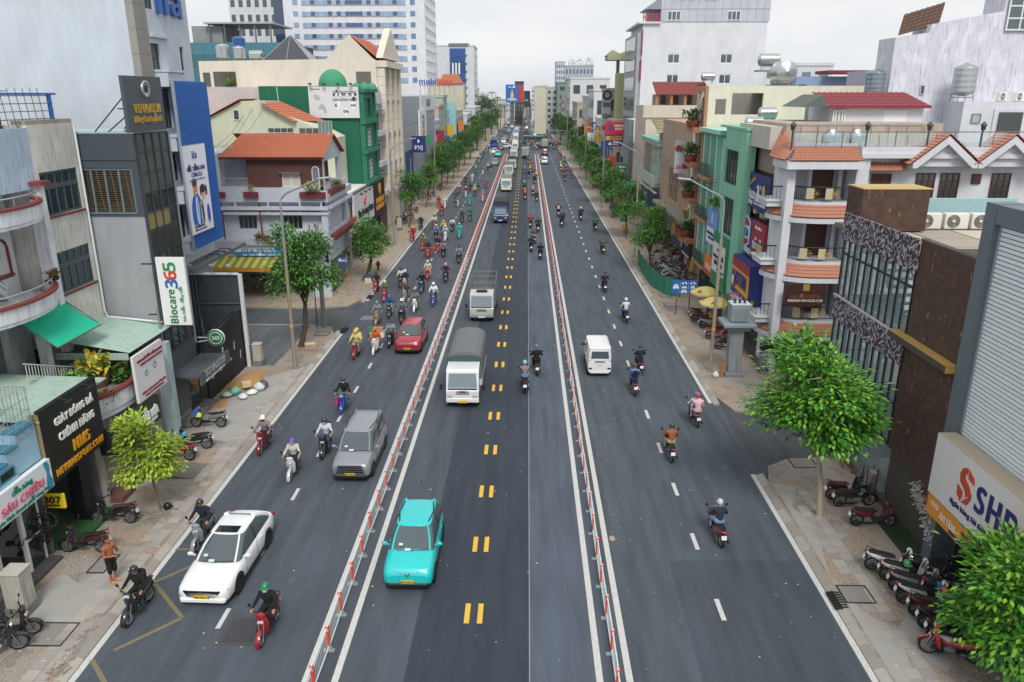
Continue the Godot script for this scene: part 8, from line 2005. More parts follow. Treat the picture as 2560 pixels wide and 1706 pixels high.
	if detail:
		var gb:=B.new()
		match kind:
			"hatch":
				put_v(o,hz);gb.cbox(V(0,.46,L-.03),V(1.0,.12,.05),.02)
			"sedan":gb.prism([[-.62,.12],[.62,.12],[.5,-.08],[.3,-.16],[-.3,-.16],[-.5,-.08]],0,.03,V(0,.52,L-.03))
			"mpv":
				gb.prism([[-.5,.2],[.5,.2],[.62,-.2],[-.62,-.2]],0,.03,V(0,.62,L-.02));var ch:=B.new()
				for k in 4:ch.box(V(0,.48+k*.1,L+.012),V(1.0+.06*(3-k),.02,.02))
				for sd in [-1.0,1.0]:ch.box(V(sd*.62,.62,L+.0),V(.04,.4,.03),Basis(Vector3.BACK,sd*.3))
				put(o,"chrome_bars",ch.mesh(),pm("c9cccf",.2,.9))
			_:gb.cbox(V(0,.5,L-.04),V(.8,.12,.05),.02)
		put(o,"grille",gb.mesh(),dark)
		var wp:=B.new();wp.tube([V(-.5,g[3]+.04,g[0]-.02),V(.1,g[3]+.06,g[0]+.02)],.012,4);wp.tube([V(.0,g[3]+.04,g[0]+.02),V(.6,g[3]+.06,g[0]-.04)],.012,4);put(o,"wipers",wp.mesh(),dark)
		if kind=="sedan":
			var sr:=B.new();sr.cbox(V(0,g[7]+.058,-.1),V(.8,.015,.42),.006);put(o,"sunroof",sr.mesh(),glass("151a1d"))
			var hw:=B.new();hw.prism([[-.1,.0],[-.035,-.04],[.0,.0],[.035,-.04],[.1,.0],[.035,-.02],[.0,.03],[-.035,-.02]],0,.01,V(0,.6,L+.005));put(o,"emblem",hw.mesh(),pm("b9bcc0",.2,.9))
		for e in [[-.35,.2,-.13,.14],[-.1,.1,.03,.2]]:
			var pc:=B.new();pc.box(V(e[0],g[3]+e[1],g[0]+e[2]),V(e[3],.09,.004),Basis(Vector3.RIGHT,-.9));put(o,"windscreen_paper",pc.mesh(),pm("b9c9bd",.7))
	var np:=B.new();np.box(V(0,.42,L+.015),V(.46,.13,.015));put(o,"number_plate",np.mesh(),pm(plate_col,.5))
	var np2:=B.new();np2.box(V(0,.6 if kind!="van" else .82,-L-.012),V(.36,.16,.015));put(o,"rear_plate",np2.mesh(),pm("d5d7d5",.5))
	if plate_txt:
		var t:=TextMesh.new();t.text=plate_txt;t.font=font_b;t.font_size=32;t.pixel_size=.0032;t.depth=.006;t.curve_step=3.0
		put(o,"plate_lettering",t,pm("1d1d1d"),V(0,.42,L+.026))
func put_v(o:Node3D,hz:float) -> void:
	var c:=B.new();c.tube([V(-.66,.86,hz-.02),V(-.3,.8,hz+.1),V(0,.7,hz+.135),V(.3,.8,hz+.1),V(.66,.86,hz-.02)],.012,5);put(o,"chrome_line",c.mesh(),pm("cfd6d8",.15,.9))
	var v:=B.new();v.prism([[-.1,.07],[-.06,.07],[0,-.03],[.06,.07],[.1,.07],[.02,-.07],[-.02,-.07]],0,.02,V(0,.7,hz+.13));put(o,"emblem",v.mesh(),pm("b9c0c3",.2,.9))
func car(label:String,kind:String,col:String,x:float,z:float,turn:=.0,plate:="d9b52c",ptxt:="",detail:=true,group:="") -> Node3D:
	var o:=thing("parked_car" if false else ("van" if kind=="van" else "car"),label,"van" if kind=="van" else "car",V(x,.012,z),turn,group)
	make_car(o,kind,col,plate,ptxt,detail)
	return o
func truck(label:String,col:String,cargo:String,ccol:String,x:float,zf:float,turn:=.0,ln:=5.8,detail:=true,brand:="",plate:="d5b52e") -> Node3D:
	var o:=thing("truck",label,"truck",V(x,.012,zf-(ln/2)),turn)
	var paint:=carp(col);var dark:=pm("1a1b1c",.6);var gm:=glass("6d8189",.04);var F:=ln/2;var W:=.86
	var cb:=B.new();cb.prism([[-F+.02,.5],[-F,.62],[-F-.0,1.02],[-F+.07,1.14],[-F+.3,2.0],[-F+.42,2.12],[-F+1.5,2.16],[-F+1.5,.5]],-W,W,Vector3.ZERO,Basis(V(0,0,-1),V(0,1,0),V(1,0,0)));put(o,"cab",cb.mesh(),paint)
	var ws:=B.new();ws.q(V(-W*.9,1.2,F-.07),V(W*.9,1.2,F-.07),V(W*.84,1.93,F-.262),V(-W*.84,1.93,F-.262));put(o,"windscreen",ws.mesh(),gm)
	for sd in [-1.0,1.0]:
		var sw:=B.new();sw.prism([[-F+.28,1.22],[-F+.42,1.92],[-F+1.25,1.95],[-F+1.25,1.22]],0,.01,V(sd*(W+.002),0,0),Basis(V(0,0,-1),V(0,1,0),V(sd,0,0)));put(o,"side_window",sw.mesh(),gm)
		var mi:=B.new();mi.tube([V(sd*W,1.3,F-.2),V(sd*(W+.22),1.35,F+.02)],.015,5);mi.cbox(V(sd*(W+.26),1.28,F+.02),V(.16,.32,.06),.02);put(o,"mirror",mi.mesh(),dark)
		var hl:=B.new();hl.cbox(V(sd*.66,.74,F+.0),V(.28,.17,.05),.02);put(o,"headlight",hl.mesh(),mk("lampglass",""))
		var tl:=B.new();tl.cbox(V(sd*.7,.62,-F-.02),V(.28,.12,.05),.02);put(o,"tail_light",tl.mesh(),pm("8f1a1c",.3))
	var bu:=B.new();bu.cbox(V(0,.5,F-.03),V(W*2.04,.26,.14),.04);put(o,"bumper",bu.mesh(),paint if cargo=="tarp" else pm("8d8f90",.6))
	var gb:=B.new()
	for k in 3:gb.box(V(0,.86+k*.07,F+.006),V(.7,.03,.02))
	gb.box(V(0,1.13,F-.04),V(W*1.8,.07,.04));put(o,"grille",gb.mesh(),dark)
	var np:=B.new();np.box(V(0,.44,F+.045),V(.5,.13,.015));put(o,"number_plate",np.mesh(),pm(plate,.5))
	if brand:
		var t:=TextMesh.new();t.text=brand;t.font=font_b;t.font_size=32;t.pixel_size=.004;t.depth=.01;t.curve_step=3.0;put(o,"lettering",t,pm("2a2c2e"),V(0,1.0,F+.01))
	var ch:=B.new();ch.box(V(0,.55,-.3),V(.9,.2,ln-.8));ch.box(V(0,.5,-F+.05),V(1.6,.1,.1));put(o,"chassis",ch.mesh(),dark)
	for z in [F-.75,-F+1.1]:
		for sd in [-1.0,1.0]:wheel(o,sd*(W-.12),.36,z,.36,.24 if z>0 else .34,sd)
	var c0:=F-1.6;var c1:=-F;var CW:=.95;var cm:=mk("cargo_"+ccol,ccol,.75,.0,"soft",.7)
	match cargo:
		"tarp":
			var lb:=B.new();lb.box(V(0,.98,(c0+c1)/2),V(CW*2,.5,c0-c1));put(o,"drop_sides",lb.mesh(),pm("c9ccc9",.6))
			var rows:=[]
			for i in 19:
				var t:=i/18.0;var bulge:=.03*(1.0 if i % 3==1 else (-.4 if i % 3==2 else .0));var row:=PackedVector3Array()
				for p in [[-1.0,1.15],[-1.02,1.7],[-1.0,2.3],[-.86,2.52],[-.5,2.66],[0,2.72],[.5,2.66],[.86,2.52],[1.0,2.3],[1.02,1.7],[1.0,1.15]]:row.append(V(p[0]*CW*(1.0+bulge),p[1]+bulge*1.2,lerpf(c0+.02,c1,t)))
				rows.append(row)
			var tb:=B.new();tb.grid(rows,false,true);tb.fan(rows[0],false);tb.fan(rows[-1],true);put(o,"tarpaulin",tb.mesh(),cm)
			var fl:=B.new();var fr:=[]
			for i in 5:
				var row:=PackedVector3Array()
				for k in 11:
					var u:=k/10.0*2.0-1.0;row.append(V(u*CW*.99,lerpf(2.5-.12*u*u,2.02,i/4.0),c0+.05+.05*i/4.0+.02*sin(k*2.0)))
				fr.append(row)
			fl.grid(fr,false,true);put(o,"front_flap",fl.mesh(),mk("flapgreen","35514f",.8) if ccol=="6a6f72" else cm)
		"cage":
			var lb:=B.new();lb.box(V(0,.85,(c0+c1)/2),V(CW*2,.12,c0-c1))
			for sd in [-1.0,1.0]:lb.box(V(sd*CW,1.2,(c0+c1)/2),V(.05,.6,c0-c1))
			lb.box(V(0,1.2,c1),V(CW*2,.6,.05));lb.box(V(0,1.5,c0),V(CW*2,1.2,.05));put(o,"drop_sides",lb.mesh(),dm("707475"))
			var rl:=B.new()
			for sd in [-1.0,1.0]:
				for k in 8:rl.tube([V(sd*CW,1.5,lerpf(c0,c1,k/7.0)),V(sd*CW,2.6,lerpf(c0,c1,k/7.0))],.025,5)
				for y in [1.8,2.2,2.6]:rl.tube([V(sd*CW,y,c0),V(sd*CW,y,c1)],.025,5)
			for z in [c0,c1]:
				for k in 6:rl.tube([V(lerpf(-CW,CW,k/5.0),1.5,z),V(lerpf(-CW,CW,k/5.0),2.6,z)],.022,5)
				for y in [1.8,2.2,2.6]:rl.tube([V(-CW,y,z),V(CW,y,z)],.025,5)
			put(o,"cage_rails",rl.mesh(),pm("7f8486",.5,.4));var sp:=B.new();sp.box(V(0,2.2,F-.8),V(.8,.1,.4));put(o,"spare_holder",sp.mesh(),dark)
		"box":
			var lb:=B.new();lb.cbox(V(0,1.75,(c0+c1)/2),V(CW*2,1.95,c0-c1),.04);put(o,"cargo_box",lb.mesh(),cm);var dd:=B.new();dd.box(V(0,1.75,c1-.006),V(.02,1.8,.01));dd.box(V(.3,1.75,c1-.02),V(.03,1.8,.03));dd.box(V(-.3,1.75,c1-.02),V(.03,1.8,.03));put(o,"door_bars",dd.mesh(),pm("6f7375",.5,.4))
	return o
func build_vehicles() -> void:
	rng.seed=321
	car("turquoise hatchback taxi driving towards the viewer in centre lane","hatch","12bfc0",-3.93,-23.85,.0,"e0b62a","50H 518.52")
	car("white sedan with sunroof near the left kerb","sedan","e3e4e5",-10.42,-23.25,-.03,"e0b62a","50H 261.13")
	car("silver grey people carrier beside the barrier","mpv","83858f",-7.52,-31.65,-.01,"e0b62a","50E 196.63")
	car("dark red hatchback behind scooters near barrier","hatch","9c1d2e",-7.62,-48.5,-.02,"e0b62a","50H 093.13")
	var v:=car("white panel van driving away beside the right barrier","van","dfe0e0",4.36,-44.4,PI,"d6d8d6","")
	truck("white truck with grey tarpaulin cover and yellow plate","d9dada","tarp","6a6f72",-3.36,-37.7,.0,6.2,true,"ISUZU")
	truck("old white truck with open cage body","b3b4ae","cage","8f9293",-3.28,-54.0,.0,5.6,true,"","cfd0cc")
	truck("dark blue truck with dark tarpaulin ahead of the cage truck","1f3a70","tarp","2f3438",-3.42,-99.2,.0,6.0,true,"","cfd0cc")
	truck("white box-cab truck behind the dark blue truck","d5d5d2","tarp","8b8a80",-3.57,-133.0,.0,5.6,true,"")
	truck("small white truck with grey cover farther up the queue","c9cac8","tarp","75776f",-3.75,-160,.0,5.4,false)
	truck("truck with dark green cover nearly touching the white one ahead","b9bcbc","tarp","3a4245",-3.35,-174,.0,5.8,false);truck("white covered truck in the queue before the crossing","d3d3d0","tarp","a9aaa4",-3.5,-204,.0,5.8,false);truck("white box truck entering the crossing","d8d8d8","box","cfd1d2",-3.65,-236,.0,6.0,false);truck("white box truck just beyond the crossing","d0d0d0","box","d5d6d6",-4.1,-281,.0,6.4,false)
	truck("grey box truck heading away among motorbikes","8f9294","box","9b9e9f",-.44,-204.7,PI,6.2,false);truck("grey box truck heading away in the right lanes","8a8d90","box","a1a3a4",5.4,-243,PI,6.0,false);truck("dark truck heading away beyond the crossing","4a5058","tarp","3f454a",-.6,-302,PI,6.0,false);truck("dark covered truck at the crossing in oncoming lanes","5a5f63","tarp","44484a",-7.9,-285,.0,6.0,false);truck("red fronted truck far in the oncoming queue","a8303a","box","c9cccd",-4.4,-330,.0,6.2,false);truck("blue truck far in the oncoming queue","2f7fb0","box","5fa0c0",-4.2,-308,.0,6.2,false)
	car("grey sedan in oncoming lanes before the crossing","sedan","6f7274",-7.78,-186.5,.0,"d5d7d5","",false);car("turquoise taxi far up in the oncoming lanes","hatch","17b8b4",-7.95,-212.5,.0,"e0b62a","",false);car("white sedan behind the far turquoise taxi","sedan","dedfdf",-9.4,-224.4,.05,"d5d7d5","",false);car("white car turning across the far crossing","sedan","dcdddd",-6.3,-246,1.1,"d5d7d5","",false);car("black car waiting at the far crossing","mpv","2a2c30",-8.05,-238.2,.0,"d5d7d5","",false);car("white people carrier beyond the crossing","mpv","d9dadb",-8.1,-271,.0,"d5d7d5","",false)
	car("white people carrier heading away by the right barrier","mpv","d6d7d8",4.14,-189.9,PI,"d5d7d5","",false);car("maroon car heading away before the crossing","mpv","7d2a30",4.8,-217.5,PI,"d5d7d5","",false);car("silver car heading away beyond the crossing","sedan","a9acae",3.5,-291,PI,"d5d7d5","",false);car("turquoise taxi heading away beyond crossing","hatch","17b8b4",2.9,-313,PI,"e0b62a","",false);car("dark car waiting at the right kerb by the crossing","sedan","3a3d42",9.2,-262,1.3,"d5d7d5","",false)
	for q in [[-10.5,-251.5,.0,"2a62b0","blue city bus in the oncoming lanes at the crossing"],[2.2,-268,1.45,"3f5a52","dark green minibus turning across the crossing"]]:
		var o:=thing("bus",q[4],"bus",V(q[0],.012,q[1]),q[2]);var b:=B.new();b.cbox(V(0,1.5,0),V(2.2,2.3,7.4),.15);put(o,"body",b.mesh(),carp(q[3]));var g:=B.new();g.bx(-1.0,1.0,1.35,2.35,3.66,3.72);put(o,"windscreen",g.mesh(),glass("2f3b42"))
		for sd in [-1.0,1.0]:
			for k in 5:
				var s:=B.new();s.bx(sd*1.09,sd*1.115,1.5,2.25,-3.2+k*1.3,-2.1+k*1.3);put(o,"side_window",s.mesh(),glass("2f3b42"))
			for z in [2.3,-2.2]:wheel(o,sd*.95,.42,z,.42,.26,sd)
	var cols:=["d5d6d6","8a8d90","2c2f33","b9bcbe","9c2a2e","d9dadb","4a5a70"]
	for i in 26:
		var away:=i % 2==0
		var x:float=[-11.0,-8.0,-4.4,-.4,4.6,8.2][(i*5+2) % 6]
		var face:=.0 if x<-3.0 else PI
		var o:=car("distant car in the hazy queue beyond the crossing",["sedan","mpv","hatch"][i % 3],cols[i % 7],x+rng.randf_range(-.4,.4),-345.0-i*7.5,face,"d5d7d5","",false,"distant queue of cars")
# ---------------------------------------------------------------- motorbikes and riders (front towards local +z)
var bike_parts:={}
var rider_mesh:={}
func bike_meshes(kind:String) -> Array:
	if bike_parts.has(kind):return bike_parts[kind]
	var out:=[]
	var r:=.27 if kind=="scooter" else .29
	var ax:=Basis(Vector3.BACK,-PI/2)
	for z in [.63,-.62]:
		var t:=B.new();t.lathe([[r-.07,-.035],[r-.02,-.045],[r,-.015],[r,.015],[r-.02,.045],[r-.07,.035]],18,V(0,r,z),ax);out.append(["tyre",t.mesh(),"dark"])
		var m:=B.new();m.lathe([[r-.07,-.03],[r-.09,.0],[r-.07,.03]],16,V(0,r,z),ax)
		for i in 5:m.box(V(0,r,z),V(.03,.035,(r-.08)*2),Basis(Vector3.RIGHT,PI*i/5.0))
		out.append(["rim",m.mesh(),"metal"])
	var rows:=[]
	for s in [[.0,.10,.42,.60],[-.2,.15,.40,.70],[-.45,.165,.46,.74],[-.7,.13,.58,.78],[-.9,.05,.70,.78]]:
		var row:=PackedVector3Array()
		for k in 12:
			var a:=TAU*k/12.0;row.append(V(cos(a)*s[1],(s[2]+s[3])/2+sin(a)*(s[3]-s[2])/2,s[0]))
		rows.append(row)
	var b:=B.new();b.grid(rows,true,true);b.fan(rows[0],false);b.fan(rows[-1],true);out.append(["rear_body",b.mesh(),"paint"])
	var fs:=B.new()
	var sh:=[]
	for s in [[.30,.32,.15],[.55,.37,.20],[.78,.42,.21],[.92,.43,.15],[1.0,.42,.1]]:
		var row:=PackedVector3Array()
		for k in 7:
			var u:=k/6.0*2.0-1.0;row.append(V(u*s[2],s[0],s[1]+.13*(1.0-u*u)))
		sh.append(row)
	fs.grid(sh,false,false);out.append(["leg_shield",fs.mesh(),"paint"])
	var nf:=B.new();var nr:=[]
	for i in 8:
		var a:=lerpf(-.4,2.3,i/7.0);var row:=PackedVector3Array()
		for k in 5:
			var u:=k/4.0*2.0-1.0;row.append(V(u*.07,r+sin(a)*(r+.05)-absf(u)*.03,.63+cos(a)*(r+.05)))
		nr.append(row)
	nf.grid(nr,false,false);out.append(["front_mudguard",nf.mesh(),"paint"])
	if kind=="scooter":
		var fl:=B.new();fl.cbox(V(0,.3,.16),V(.3,.08,.46),.02);out.append(["floorboard",fl.mesh(),"dark"])
	else:
		var sp:=B.new();sp.tube([V(0,.72,.42),V(0,.5,.2),V(0,.52,-.1)],[.09,.085,.1],8);out.append(["spine",sp.mesh(),"paint"]);var en:=B.new();en.cbox(V(0,.32,.08),V(.24,.2,.34),.05);en.tube([V(-.2,.3,.02),V(.2,.3,.02)],.02,5);out.append(["engine",en.mesh(),"metal"])
	var st:=[]
	for s in [[.06,.08,.70],[-.02,.115,.755],[-.25,.13,.78],[-.5,.135,.81],[-.72,.12,.83],[-.8,.07,.82]]:
		var row:=PackedVector3Array()
		for k in 9:
			var a:=PI*k/8.0;row.append(V(cos(a)*s[1],s[2]-.05+sin(a)*.06,s[0]))
		st.append(row)
	var sb:=B.new();sb.grid(st,false,true);sb.fan(st[0],false);sb.fan(st[-1],true);out.append(["seat",sb.mesh(),"seat"])
	var hb:=B.new();hb.tube([V(-.36,1.0,.28),V(-.2,1.03,.36),V(0,.98,.42),V(.2,1.03,.36),V(.36,1.0,.28)],.018,6)
	for s in [-1.0,1.0]:hb.tube([V(s*.36,1.0,.28),V(s*.24,1.01,.33)],.025,6)
	out.append(["handlebar",hb.mesh(),"dark"])
	var cw:=B.new();cw.cbox(V(0,1.0,.46),V(.3,.15,.16),.05,Basis(Vector3.RIGHT,-.3));out.append(["handlebar_cowl",cw.mesh(),"paint"])
	var hl:=B.new();hl.cbox(V(0,.99 if kind=="underbone" else .80,.545),V(.2,.1,.05),.03);out.append(["headlight",hl.mesh(),"lamp"])
	for s in [-1.0,1.0]:
		var fk:=B.new();fk.tube([V(s*.075,.75,.47),V(s*.075,r,.63)],.022,6);out.append(["fork",fk.mesh(),"metal"])
		var fs2:=B.new();fs2.tube([V(s*.13,.3,-.2),V(s*.15,r,-.62)],.02,6);out.append(["swing_arm",fs2.mesh(),"metal"])
	var ex:=B.new();ex.tube([V(-.12,.22,.1),V(-.18,.25,-.3),V(-.19,.33,-.85)],[.02,.05,.055],8);out.append(["exhaust",ex.mesh(),"dark"])
	for s in [-1.0,1.0]:
		var mi:=B.new();mi.tube([V(s*.26,1.02,.33),V(s*.36,1.2,.33)],.009,5);mi.lathe([[.0,.012],[.055,.01],[.06,.0],[.055,-.012],[.0,-.014]],10,V(s*.38,1.24,.33),Basis(Vector3.RIGHT,-PI/2));out.append(["mirror",mi.mesh(),"dark"])
	var tl:=B.new();tl.cbox(V(0,.76,-.9),V(.16,.07,.06),.02);out.append(["tail_light",tl.mesh(),"red"])
	var pl:=B.new();pl.box(V(0,.56,-.93),V(.19,.15,.012),Basis(Vector3.RIGHT,.35));out.append(["number_plate",pl.mesh(),"plate"])
	var rm:=B.new();rm.cbox(V(0,.56,-.86),V(.12,.2,.1),.03,Basis(Vector3.RIGHT,.35));out.append(["rear_mudguard",rm.mesh(),"dark"])
	if kind=="scooter":
		var gr:=B.new();gr.tube([V(-.12,.8,-.6),V(-.12,.88,-.88),V(.12,.88,-.88),V(.12,.8,-.6)],.015,5);out.append(["grab_rail",gr.mesh(),"dark"])
	bike_parts[kind]=out
	return out
func slotm(slot:String,paint:String,seat:="1c1b1b") -> Material:
	match slot:
		"paint":return carp(paint)
		"dark":return pm("191a1b",.6)
		"metal":return pm("84878a",.4,.6)
		"lamp":return mk("lampglass","c9d3d8",.1,.3)
		"red":return pm("a01c1e",.3)
		"plate":return pm("d9dbd8",.5)
	return pm(seat,.7)
func add_bike(label:String,kind:String,col:String,x:float,y:float,z:float,turn:float,group:String,far:=false,seat:="1c1b1b",lean:=.0) -> Node3D:
	if far:
		var key:="far_"+kind
		if not bike_parts.has(key):
			var m:=ArrayMesh.new();var by:={}
			for p in bike_meshes(kind):
				if not by.has(p[2]):by[p[2]]=SurfaceTool.new()
				(by[p[2]] as SurfaceTool).append_from(p[1],0,Transform3D())
			var slots:=[]
			for s in by:
				(by[s] as SurfaceTool).commit(m);slots.append(s)
			bike_parts[key]=[m,slots]
		var o:=MeshInstance3D.new();o.name=nm("motorbike");o.mesh=bike_parts[key][0];add_child(o)
		for i in bike_parts[key][1].size():o.set_surface_override_material(i,slotm(bike_parts[key][1][i],col))
		o.position=V(x,y,z);o.rotation.y=turn;o.set_meta("label",label);o.set_meta("category","motorbike");o.set_meta("group",group)
		return o
	var o:=thing("motorbike",label,"motorbike",V(x,y,z),turn,group)
	o.rotation.z=lean
	for p in bike_meshes(kind):put(o,p[0],p[1],slotm(p[2],col,seat))
	return o
func body_mesh(bones:Array,cell:float,k:=.035) -> ArrayMesh:
	var lo:=Vector3.INF;var hi:=-Vector3.INF
	for b in bones:
		var r:float=maxf(b[2],b[3])+cell*2.0
		lo=lo.min((b[0] as Vector3)-Vector3.ONE*r).min((b[1] as Vector3)-Vector3.ONE*r);hi=hi.max((b[0] as Vector3)+Vector3.ONE*r).max((b[1] as Vector3)+Vector3.ONE*r)
	var nx:=int((hi.x-lo.x)/cell)+2;var ny:=int((hi.y-lo.y)/cell)+2;var nz:=int((hi.z-lo.z)/cell)+2
	var f:=PackedFloat32Array();f.resize(nx*ny*nz);f.fill(1.0)
	var own:=PackedByteArray();own.resize(nx*ny*nz)
	var best:=PackedFloat32Array();best.resize(nx*ny*nz);best.fill(9.0)
	for b in bones:
		var a:Vector3=b[0];var c:Vector3=b[1];var ab:=c-a;var l2:=maxf(ab.length_squared(),1e-6)
		var m:float=maxf(b[2],b[3])+.09
		var i0:=((a.min(c)-Vector3.ONE*m-lo)/cell).floor();var i1:=((a.max(c)+Vector3.ONE*m-lo)/cell).ceil()
		for z in range(maxi(0,int(i0.z)),mini(nz,int(i1.z)+1)):
			for y in range(maxi(0,int(i0.y)),mini(ny,int(i1.y)+1)):
				for x in range(maxi(0,int(i0.x)),mini(nx,int(i1.x)+1)):
					var p:=lo+V(x,y,z)*cell
					var t:=clampf((p-a).dot(ab)/l2,.0,1.0)
					var d:=(p-a-ab*t).length()-lerpf(b[2],b[3],t)
					var id:=(z*ny+y)*nx+x
					var e:=f[id]
					var h:=clampf(.5+.5*(e-d)/k,.0,1.0)
					f[id]=lerpf(e,d,h)-k*h*(1.0-h)
					if d<best[id]:
						best[id]=d;own[id]=b[4]
	var vid:={};var vs:=PackedVector3Array();var vo:=PackedByteArray()
	for z in nz-1:
		for y in ny-1:
			for x in nx-1:
				var id:=(z*ny+y)*nx+x
				var s:=0;var acc:=Vector3.ZERO;var cn:=0
				var vals:=[f[id],f[id+1],f[id+nx],f[id+nx+1],f[id+nx*ny],f[id+nx*ny+1],f[id+nx*ny+nx],f[id+nx*ny+nx+1]]
				for q in 8:
					if vals[q]<.0:s+=1
				if s==0 or s==8:continue
				for e in [[0,1],[2,3],[4,5],[6,7],[0,2],[1,3],[4,6],[5,7],[0,4],[1,5],[2,6],[3,7]]:
					var va:float=vals[e[0]];var vb:float=vals[e[1]]
					if (va<.0)!=(vb<.0):
						var t:=va/(va-vb);var pa:=V(e[0] & 1,(e[0] >> 1) & 1,(e[0] >> 2) & 1);var pb:=V(e[1] & 1,(e[1] >> 1) & 1,(e[1] >> 2) & 1)
						acc+=pa.lerp(pb,t);cn+=1
				vid[id]=vs.size();vs.append(lo+(V(x,y,z)+acc/cn)*cell);vo.append(own[id])
	var quads:=[]
	for z in range(1,nz-1):
		for y in range(1,ny-1):
			for x in range(1,nx-1):
				var id:=(z*ny+y)*nx+x
				var s0:=f[id]<.0
				for ax in 3:
					var st:int=[1,nx,nx*ny][ax]
					if s0==(f[id+st]<.0):continue
					var u:int=[nx,nx*ny,1][ax];var w:int=[nx*ny,1,nx][ax]
					var c:=[id,id-u,id-u-w,id-w]
					if not (vid.has(c[0]) and vid.has(c[1]) and vid.has(c[2]) and vid.has(c[3])):continue
					var qd:=[vid[c[0]],vid[c[1]],vid[c[2]],vid[c[3]]]
					if not s0:qd.reverse()
					quads.append(qd)
	var nrm:=PackedVector3Array();nrm.resize(vs.size())
	for q in quads:
		var nn:=(vs[q[2]]-vs[q[0]]).cross(vs[q[3]]-vs[q[1]])
		for i in 4:nrm[q[i]]+=nn
	var bs:={}
	for q in quads:
		var sl:int=vo[q[0]]
		if not bs.has(sl):bs[sl]=B.new()
		var bb2:B=bs[sl]
		bb2.tri(vs[q[0]],vs[q[1]],vs[q[2]],nrm[q[0]].normalized(),nrm[q[1]].normalized(),nrm[q[2]].normalized());bb2.tri(vs[q[0]],vs[q[2]],vs[q[3]],nrm[q[0]].normalized(),nrm[q[2]].normalized(),nrm[q[3]].normalized())
	var m:=ArrayMesh.new()
	for sl in 4:
		if bs.has(sl):(bs[sl] as B).surf(m)
		else:
			var e:=B.new();e.t3(vs[0],vs[0],vs[0]);e.surf(m)
	return m
func hand(bones:Array,w:Vector3,dir:Vector3,curl:Vector3,side:float,slot:int) -> void:
	var acr:=dir.cross(curl).normalized()
	var pe:=w+dir*.085
	bones.append([w,pe,.03,.034,slot])
	for i in 4:
		var o:=acr*(i-1.5)*.021;var ln:float=[.068,.08,.074,.058][i]
		var k1:=pe+o+dir*ln*.5+curl*.012;var k2:=k1+(dir*.35+curl*.9).normalized()*ln*.5;bones.append([pe+o,k1,.0105,.0095,slot]);bones.append([k1,k2,.0095,.008,slot])
	var tb:=w+dir*.03+acr*.03*side;var t1:=tb+(dir*.7+acr*.7*side).normalized()*.04;bones.append([tb,t1,.013,.011,slot]);bones.append([t1,t1+(dir*.6+curl*.7).normalized()*.032,.011,.009,slot])
func rider_bones(pose:String) -> Array:
	var z0:=.0
	if pose=="pillion":z0=-.42
	var b:=[]
	var hip:=V(0,.90,-.22+z0);var chest:=V(0,1.22,-.16+z0);var neck:=V(0,1.42,-.12+z0);var head:=V(0,1.58,-.07+z0)
	b.append([hip+V(.06,0,0),hip-V(.06,0,0),.13,.13,2]);b.append([hip+V(0,.08,.0),chest,.135,.15,1]);b.append([chest+V(.08,.08,0),chest+V(-.08,.08,0),.125,.125,1]);b.append([chest+V(.05,0,0),chest+V(-.05,0,0),.14,.14,1])
	b.append([chest+V(0,.16,.01),neck,.07,.055,1]);b.append([neck,head,.052,.055,0])
	b.append([head+V(0,-.02,.015),head+V(0,.06,-.01),.082,.095,0]);b.append([head+V(0,-.075,.05),head+V(0,-.05,.06),.045,.05,0]);b.append([head+V(0,.01,.1),head+V(0,-.02,.115),.012,.016,0])
	for s in [-1.0,1.0]:
		b.append([head+V(s*.085,.0,0),head+V(s*.09,-.03,0),.02,.016,0])
		var sh:=chest+V(s*.19,.13,.0)
		b.append([chest+V(s*.1,.12,0),sh,.085,.078,1])
		var el:=V(s*.33,1.08,.03+z0*.6);var wr:=V(s*.345,1.03,.21)
		if pose=="pillion":el=V(s*.28,1.06,-.45);wr=V(s*.17,1.0,-.27)
		b.append([sh,el,.068,.053,1]);b.append([el,wr,.052,.036,1])
		var kn:=V(s*.2,.80,.22+z0*.9);var an:=V(s*.2,.43,.2+z0*.95)
		b.append([hip+V(s*.09,-.02,.02),kn,.105,.072,2]);b.append([kn,an,.07,.045,2])
		b.append([an,an+V(0,-.05,.0),.044,.045,3]);b.append([an+V(0,-.06,-.04),an+V(s*.02,-.07,.16),.046,.036,3])
		if pose!="pillion":hand(b,wr,V(s*-.1,-.15,1).normalized(),V(0,-1,.1).normalized(),-s,0)
		else:hand(b,wr,V(-s*.8,0,.5).normalized(),V(-s*.4,-.3,-.5).normalized(),s,0)
	return b
func helmet_mesh() -> ArrayMesh:
	if rider_mesh.has("helmet"):return rider_mesh["helmet"]
	var b:=B.new();var pr:=[]
	for i in 8:pr.append([.128*cos(PI/2*i/7.0*1.0),.135*sin(PI/2*i/7.0)])
	pr.push_front([.126,-.045]);b.lathe(pr,18,Vector3.ZERO,Basis.from_scale(V(.96,1,1.08)))
	var rows:=[]
	for i in 3:
		var row:=PackedVector3Array()
		for k in 9:
			var a:=lerpf(.5,PI-.5,k/8.0);var r:=.125+i*.028;row.append(V(cos(a)*r*.96,.0-i*.012,sin(a)*r*1.08))
		rows.append(row)
	b.grid(rows,false,false);rider_mesh["helmet"]=b.mesh()
	return rider_mesh["helmet"]
